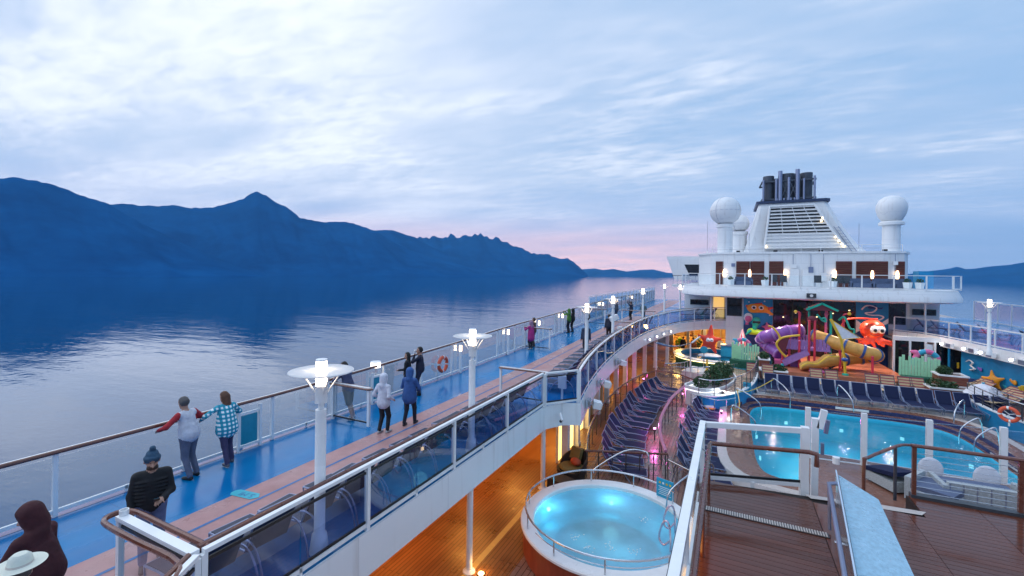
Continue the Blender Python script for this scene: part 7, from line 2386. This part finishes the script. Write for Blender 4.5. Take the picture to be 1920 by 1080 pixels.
BACK = R(90)          # facing the sea (-X)
AFT = 0.0             # facing the funnel (+Y)
# man in the grey and red raglan shirt
r, Hh, U, V = person('man in white shirt with red raglan sleeves leaning on the sea railing', (-10.66, 5.62, 0), BACK + R(14), 1.76, (.60, .60, .66), (.12, .13, .19), (.015, .015, .015), (.10, .09, .09), lean=12,
       hands=((.30, .36, 1.13), (-.36, .36, 1.10)), fat=1.16, vox=.018, bald=False, feet=((.11, -.08, 0), (-.10, -.14, 0)), sleeve_col=(.42, .02, .03), look=(-8, 6), hint=((1, -.6, -.3), (-1, -.6, -.3)))
# woman in the turquoise plaid shirt
def plaid():
    m, n, l, b = nodes_of('plaid_turquoise')
    tcn = n.new('ShaderNodeTexCoord')
    out = None
    sp_ = n.new('ShaderNodeSeparateXYZ'); l.new(tcn.outputs['Object'], sp_.inputs[0])
    def band(sock, sc, lo):
        a = n.new('ShaderNodeMath'); a.operation = 'MULTIPLY'; l.new(sock, a.inputs[0]); a.inputs[1].default_value = sc
        f = n.new('ShaderNodeMath'); f.operation = 'FRACT'; l.new(a.outputs[0], f.inputs[0])
        g = n.new('ShaderNodeMath'); g.operation = 'GREATER_THAN'; l.new(f.outputs[0], g.inputs[0]); g.inputs[1].default_value = lo
        return g.outputs[0]
    bx, bz = band(sp_.outputs[0], 11, .5), band(sp_.outputs[2], 11, .5)
    ad = n.new('ShaderNodeMath'); ad.operation = 'ADD'; l.new(bx, ad.inputs[0]); l.new(bz, ad.inputs[1])
    dv = n.new('ShaderNodeMath'); dv.operation = 'MULTIPLY'; l.new(ad.outputs[0], dv.inputs[0]); dv.inputs[1].default_value = .5
    cr = n.new('ShaderNodeValToRGB'); cr.color_ramp.interpolation = 'CONSTANT'
    cr.color_ramp.elements[0].color = (.015, .25, .38, 1)
    e = cr.color_ramp.elements.new(.3); e.color = (.03, .38, .50, 1)
    e = cr.color_ramp.elements.new(.8); e.color = (.24, .58, .68, 1)
    cr.color_ramp.elements[-1].position = .8
    l.new(dv.outputs[0], cr.inputs[0]); l.new(cr.outputs[0], b.inputs['Base Color'])
    b.inputs['Roughness'].default_value = .8
    MATS['plaid_turquoise'] = m
plaid()
CLOTH[(.02, .33, .41)] = 'plaid_turquoise'
person('woman in turquoise plaid shirt leaning on the sea railing', (-10.64, 6.42, 0), BACK + R(-6), 1.68, (.02, .33, .41), (.055, .045, .11), (.12, .11, .13), (.13, .055, .03), lean=11,
       hands=((.22, .36, 1.10), (-.42, .30, 1.12)), fat=1.2, vox=.018, hairlong=True, feet=((.12, .0, 0), (-.10, -.26, 0)), look=(18, 4), coat=.08, hint=((1, -.6, -.3), (-1, -.4, -.3)))
# man in black puffer with beanie and phone
def phone(U, V, Hh, s):
    out = []
    for sg in (-1, 1):   # eyes and brow, beard round the jaw
        out.append((Hh(.032 * sg, .092, .012), Hh(.034 * sg, .093, .012), .010 * s, .010 * s, (1.3, .6, .7), 4, .003))
    out.append((Hh(-.04, .07, -.075), Hh(.04, .07, -.075), .035 * s, .035 * s, (1, 1, 1.1), 4, .01))
    for k_ in range(7):
        z = .98 + .055 * k_
        out.append((U(-.10, .035, z), U(.10, .035, z), .115 * s, .115 * s, (1, .75, .26), 0, .008))
    return out
r, Hh, U, V = person('man in black puffer jacket and blue knit beanie looking at his phone', (-8.05, 3.72, 0), R(-115), 1.75, (.010, .010, .013), (.13, .16, .30), (.08, .05, .04), (.06, .03, .02), lean=4,
       hands=((.24, .12, .86), (-.12, .30, 1.08)), hat='beanie', hood=(.03, .08, .14), vox=.014, fingers=True, look=(6, 14), fat=1.0, feet=((.10, .1, 0), (-.10, -.12, 0)), extra=phone, hint=((.45, -1, -.1), (-.5, -.8, -.3)))
ph_ = empty('phone', 'dark phone held in the hand of the man in the beanie', 'phone', (-8.05, 3.72, 0), R(-115))
o_ = MB().obox((0, 0, 0), (.075, .009, .15), 0, rx=R(-55)).build('case', 'black', ph_)
o_.location = V(-.06, .41, 1.12)
o_ = MB().obox((0, 0, 0), (.066, .002, .135), 0, rx=R(-55)).build('screen', 'sign_blue', ph_)
o_.location = V(-.06, .405, 1.126)
# maroon hood, back to the camera
person('person in dark maroon hooded sweatshirt at the lower left', (-7.36, 2.26, 0), R(118), 1.74, (.055, .008, .012), (.10, .11, .2), lean=8, hood=(.055, .008, .012), fat=1.25, vox=.018,
       hands=((.16, .34, 1.0), (-.16, .34, 1.0)), look=(25, 14), coat=.02, hint=((1, -.6, -.3), (-1, -.6, -.3)))
# hat wearer, cut by the frame
person('person under a pale straw hat at the bottom left corner', (-6.55, 1.86, -.12), R(60), 1.66, (.35, .40, .42), (.08, .09, .14), (.03, .03, .03), (.10, .08, .07), vox=.025)
ht = empty('straw_hat', 'pale straw hat with wide brim at the bottom left corner', 'hat', (-6.56, 1.87, 1.50), R(60))
MB().lathe([(.0, .13), (.055, .128), (.085, .10), (.098, .05), (.10, .015), (.15, .0), (.20, .015), (.205, .02), (.15, .006), (.10, .02)], n=32).build('crown', 'straw', ht, smooth=True)
MB().lathe([(.0995, .018), (.102, .018), (.1005, .04), (.0985, .04)], n=32).build('band', 'cream_stone', ht)
# man with stripes and shorts
person('man in striped shirt and khaki shorts photographing over the sea railing', (-10.62, 10.12, 0), BACK + R(5), 1.76, (.05, .06, .13), (.12, .095, .06), (.5, .5, .52), (.02, .015, .012), lean=14, shorts=True, sleeves='short', hands=((.12, .36, 1.34), (-.14, .36, 1.34)), vox=.022, fat=1.1, feet=((.12, -.1, 0), (-.1, -.25, 0)), hint=((1, 0, -1), (-1, 0, -1)))
# walkers
person('walker in white hooded jacket and black trousers on the track', (-8.8, 9.68, 0), R(4), 1.66, (.62, .62, .70), (.012, .012, .016), (.45, .45, .46), hood=(.66, .66, .74), vox=.02, fat=1.0, hands=((.24, .12, 1.0), (-.24, .12, 1.0)), walk=.05, coat=.02)
person('walker in blue hooded jacket and dark leggings beside the white jacket', (-8.6, 10.58, 0), R(12), 1.68, (.035, .10, .30), (.015, .017, .03), (.03, .03, .04), hood=(.035, .11, .32), vox=.02, fat=1.12, hands=((.14, .26, 1.02), (-.14, .26, 1.02)), walk=.14, coat=.08, hint=((1, -.6, -.3), (-1, -.6, -.3)))
# couple with a cup
person('person in black jacket with dark curly hair beside the cup drinker', (-10.6, 12.9, 0), BACK + R(25), 1.62, (.012, .012, .016), (.03, .035, .07), (.02, .02, .02), (.008, .007, .007), vox=.022, fat=1.1, hairlong=True, hands=((.24, .14, .9), (-.1, .3, 1.05)))
r, Hh, U, V = person('man in navy tracksuit drinking from a white cup', (-10.35, 13.3, 0), R(120), 1.78, (.012, .014, .035), (.02, .025, .06), (.02, .02, .02), (.012, .010, .009), vox=.022, fat=1.1, hands=((.26, .1, .92), (-.02, .20, 1.42)), hint=((1, -.6, -.3), (-1, -.1, -1)))
cup = empty('paper_cup', 'white cup held to the mouth of the man in navy', 'cup', (-10.35, 13.3, 0), R(120))
o_ = MB().lathe([(.03, -.05), (.042, .06), (.0, .05)], n=12).build('cup', 'eye_white', cup); o_.location = V(-.02, .19, 1.55)
MB().lathe([(.044, 0), (.044, .012), (0, .014)], tuple(V(-.02, .19, 1.55) + Vector((0, 0, .06))), 12).build('lid', 'eye_white', cup)
# pink coat pair
person('walker in long pink coat taking a picture by the cross rail', (-10.5, 23.9, zd(24)), BACK + R(-20), 1.66, (.42, .03, .20), (.02, .02, .03), (.5, .5, .5), (.22, .2, .22), hood=(.30, .18, .28), vox=.03, coat=.22, fat=1.2, hands=((.2, .36, 1.32), (-.2, .36, 1.32)), hint=((1, 0, -1), (-1, 0, -1)))
person('person in brown jacket half hidden behind the pink coat', (-10.75, 24.9, zd(25)), BACK, 1.74, (.10, .06, .05), (.12, .08, .07), (.03, .03, .03), (.06, .04, .03), vox=.03, hands=((.15, .36, 1.15), (-.15, .36, 1.15)))
# green hoodie pair
person('person in green hooded jacket holding up a camera at the railing', (-10.6, 31.0, zd(31)), BACK + R(-10), 1.74, (.05, .16, .03), (.02, .02, .03), hood=(.06, .18, .03), vox=.032, fat=1.1, hands=((.12, .38, 1.5), (-.14, .38, 1.5)), hint=((1, 0, -1), (-1, 0, -1)))
person('person in black hood right beside the green jacket', (-10.5, 31.6, zd(31)), BACK, 1.72, (.012, .012, .015), (.015, .015, .02), hood=(.012, .012, .015), vox=.032, fat=1.1)
# far group
FAR = [('person in black leaning on the sea railing near the searchlight', -9.9, 33.5, 95, (.01, .01, .012), (.03, .03, .04), ((.1, .4, 1.35), (-.1, .4, 1.35))),
       ('person in dark navy seen behind the fourth lamp post', -7.2, 29.2, 20, (.02, .025, .05), (.06, .035, .03), None),
       ('person in grey jacket raising a camera to the horizon', -9.3, 40.5, 70, (.07, .08, .10), (.03, .05, .11), ((.15, .35, 1.5), (-.15, .35, 1.5))),
       ('person in dark jacket holding a phone up with both arms', -8.1, 41.0, 60, (.02, .025, .05), (.012, .012, .014), ((.1, .45, 1.75), (-.1, .45, 1.75))),
       ('man in grey green shirt standing on the track beyond the lamps', -6.9, 40.2, 200, (.07, .12, .13), (.02, .025, .04), ((.12, .25, 1.0), (-.12, .25, 1.0))),
       ('person partly hidden behind the third lamp post', -7.2, 24.0, 30, (.03, .05, .10), (.03, .03, .05), None),
       ('man in black at the bar under the balcony', -4.0, 45.3, 20, (.012, .012, .018), (.03, .025, .02), None),
       ('person in orange top beside the man in black at the bar', -3.1, 45.2, -20, (.35, .10, .03), (.05, .03, .02), None),
       ('man in white shirt behind the splash pool', -.8, 45.9, 160, (.62, .58, .60), (.03, .03, .06), None),
       ('person in pale pink shirt left of the man in white', -1.5, 46.0, 190, (.50, .38, .42), (.12, .08, .1), None)]
for i, (lab, x, y, a, c1, c2, hn) in enumerate(FAR):
    z = zd(y) if i < 6 else LO + .02
    person(lab, (x, y, z), R(a), 1.68 + .03 * (i % 3), c1, c2, vox=.035, hands=hn, fat=1.1, hint=((1, 0, -1), (-1, 0, -1)) if hn else ((.4, -1, -.6), (-.4, -1, -.6)))
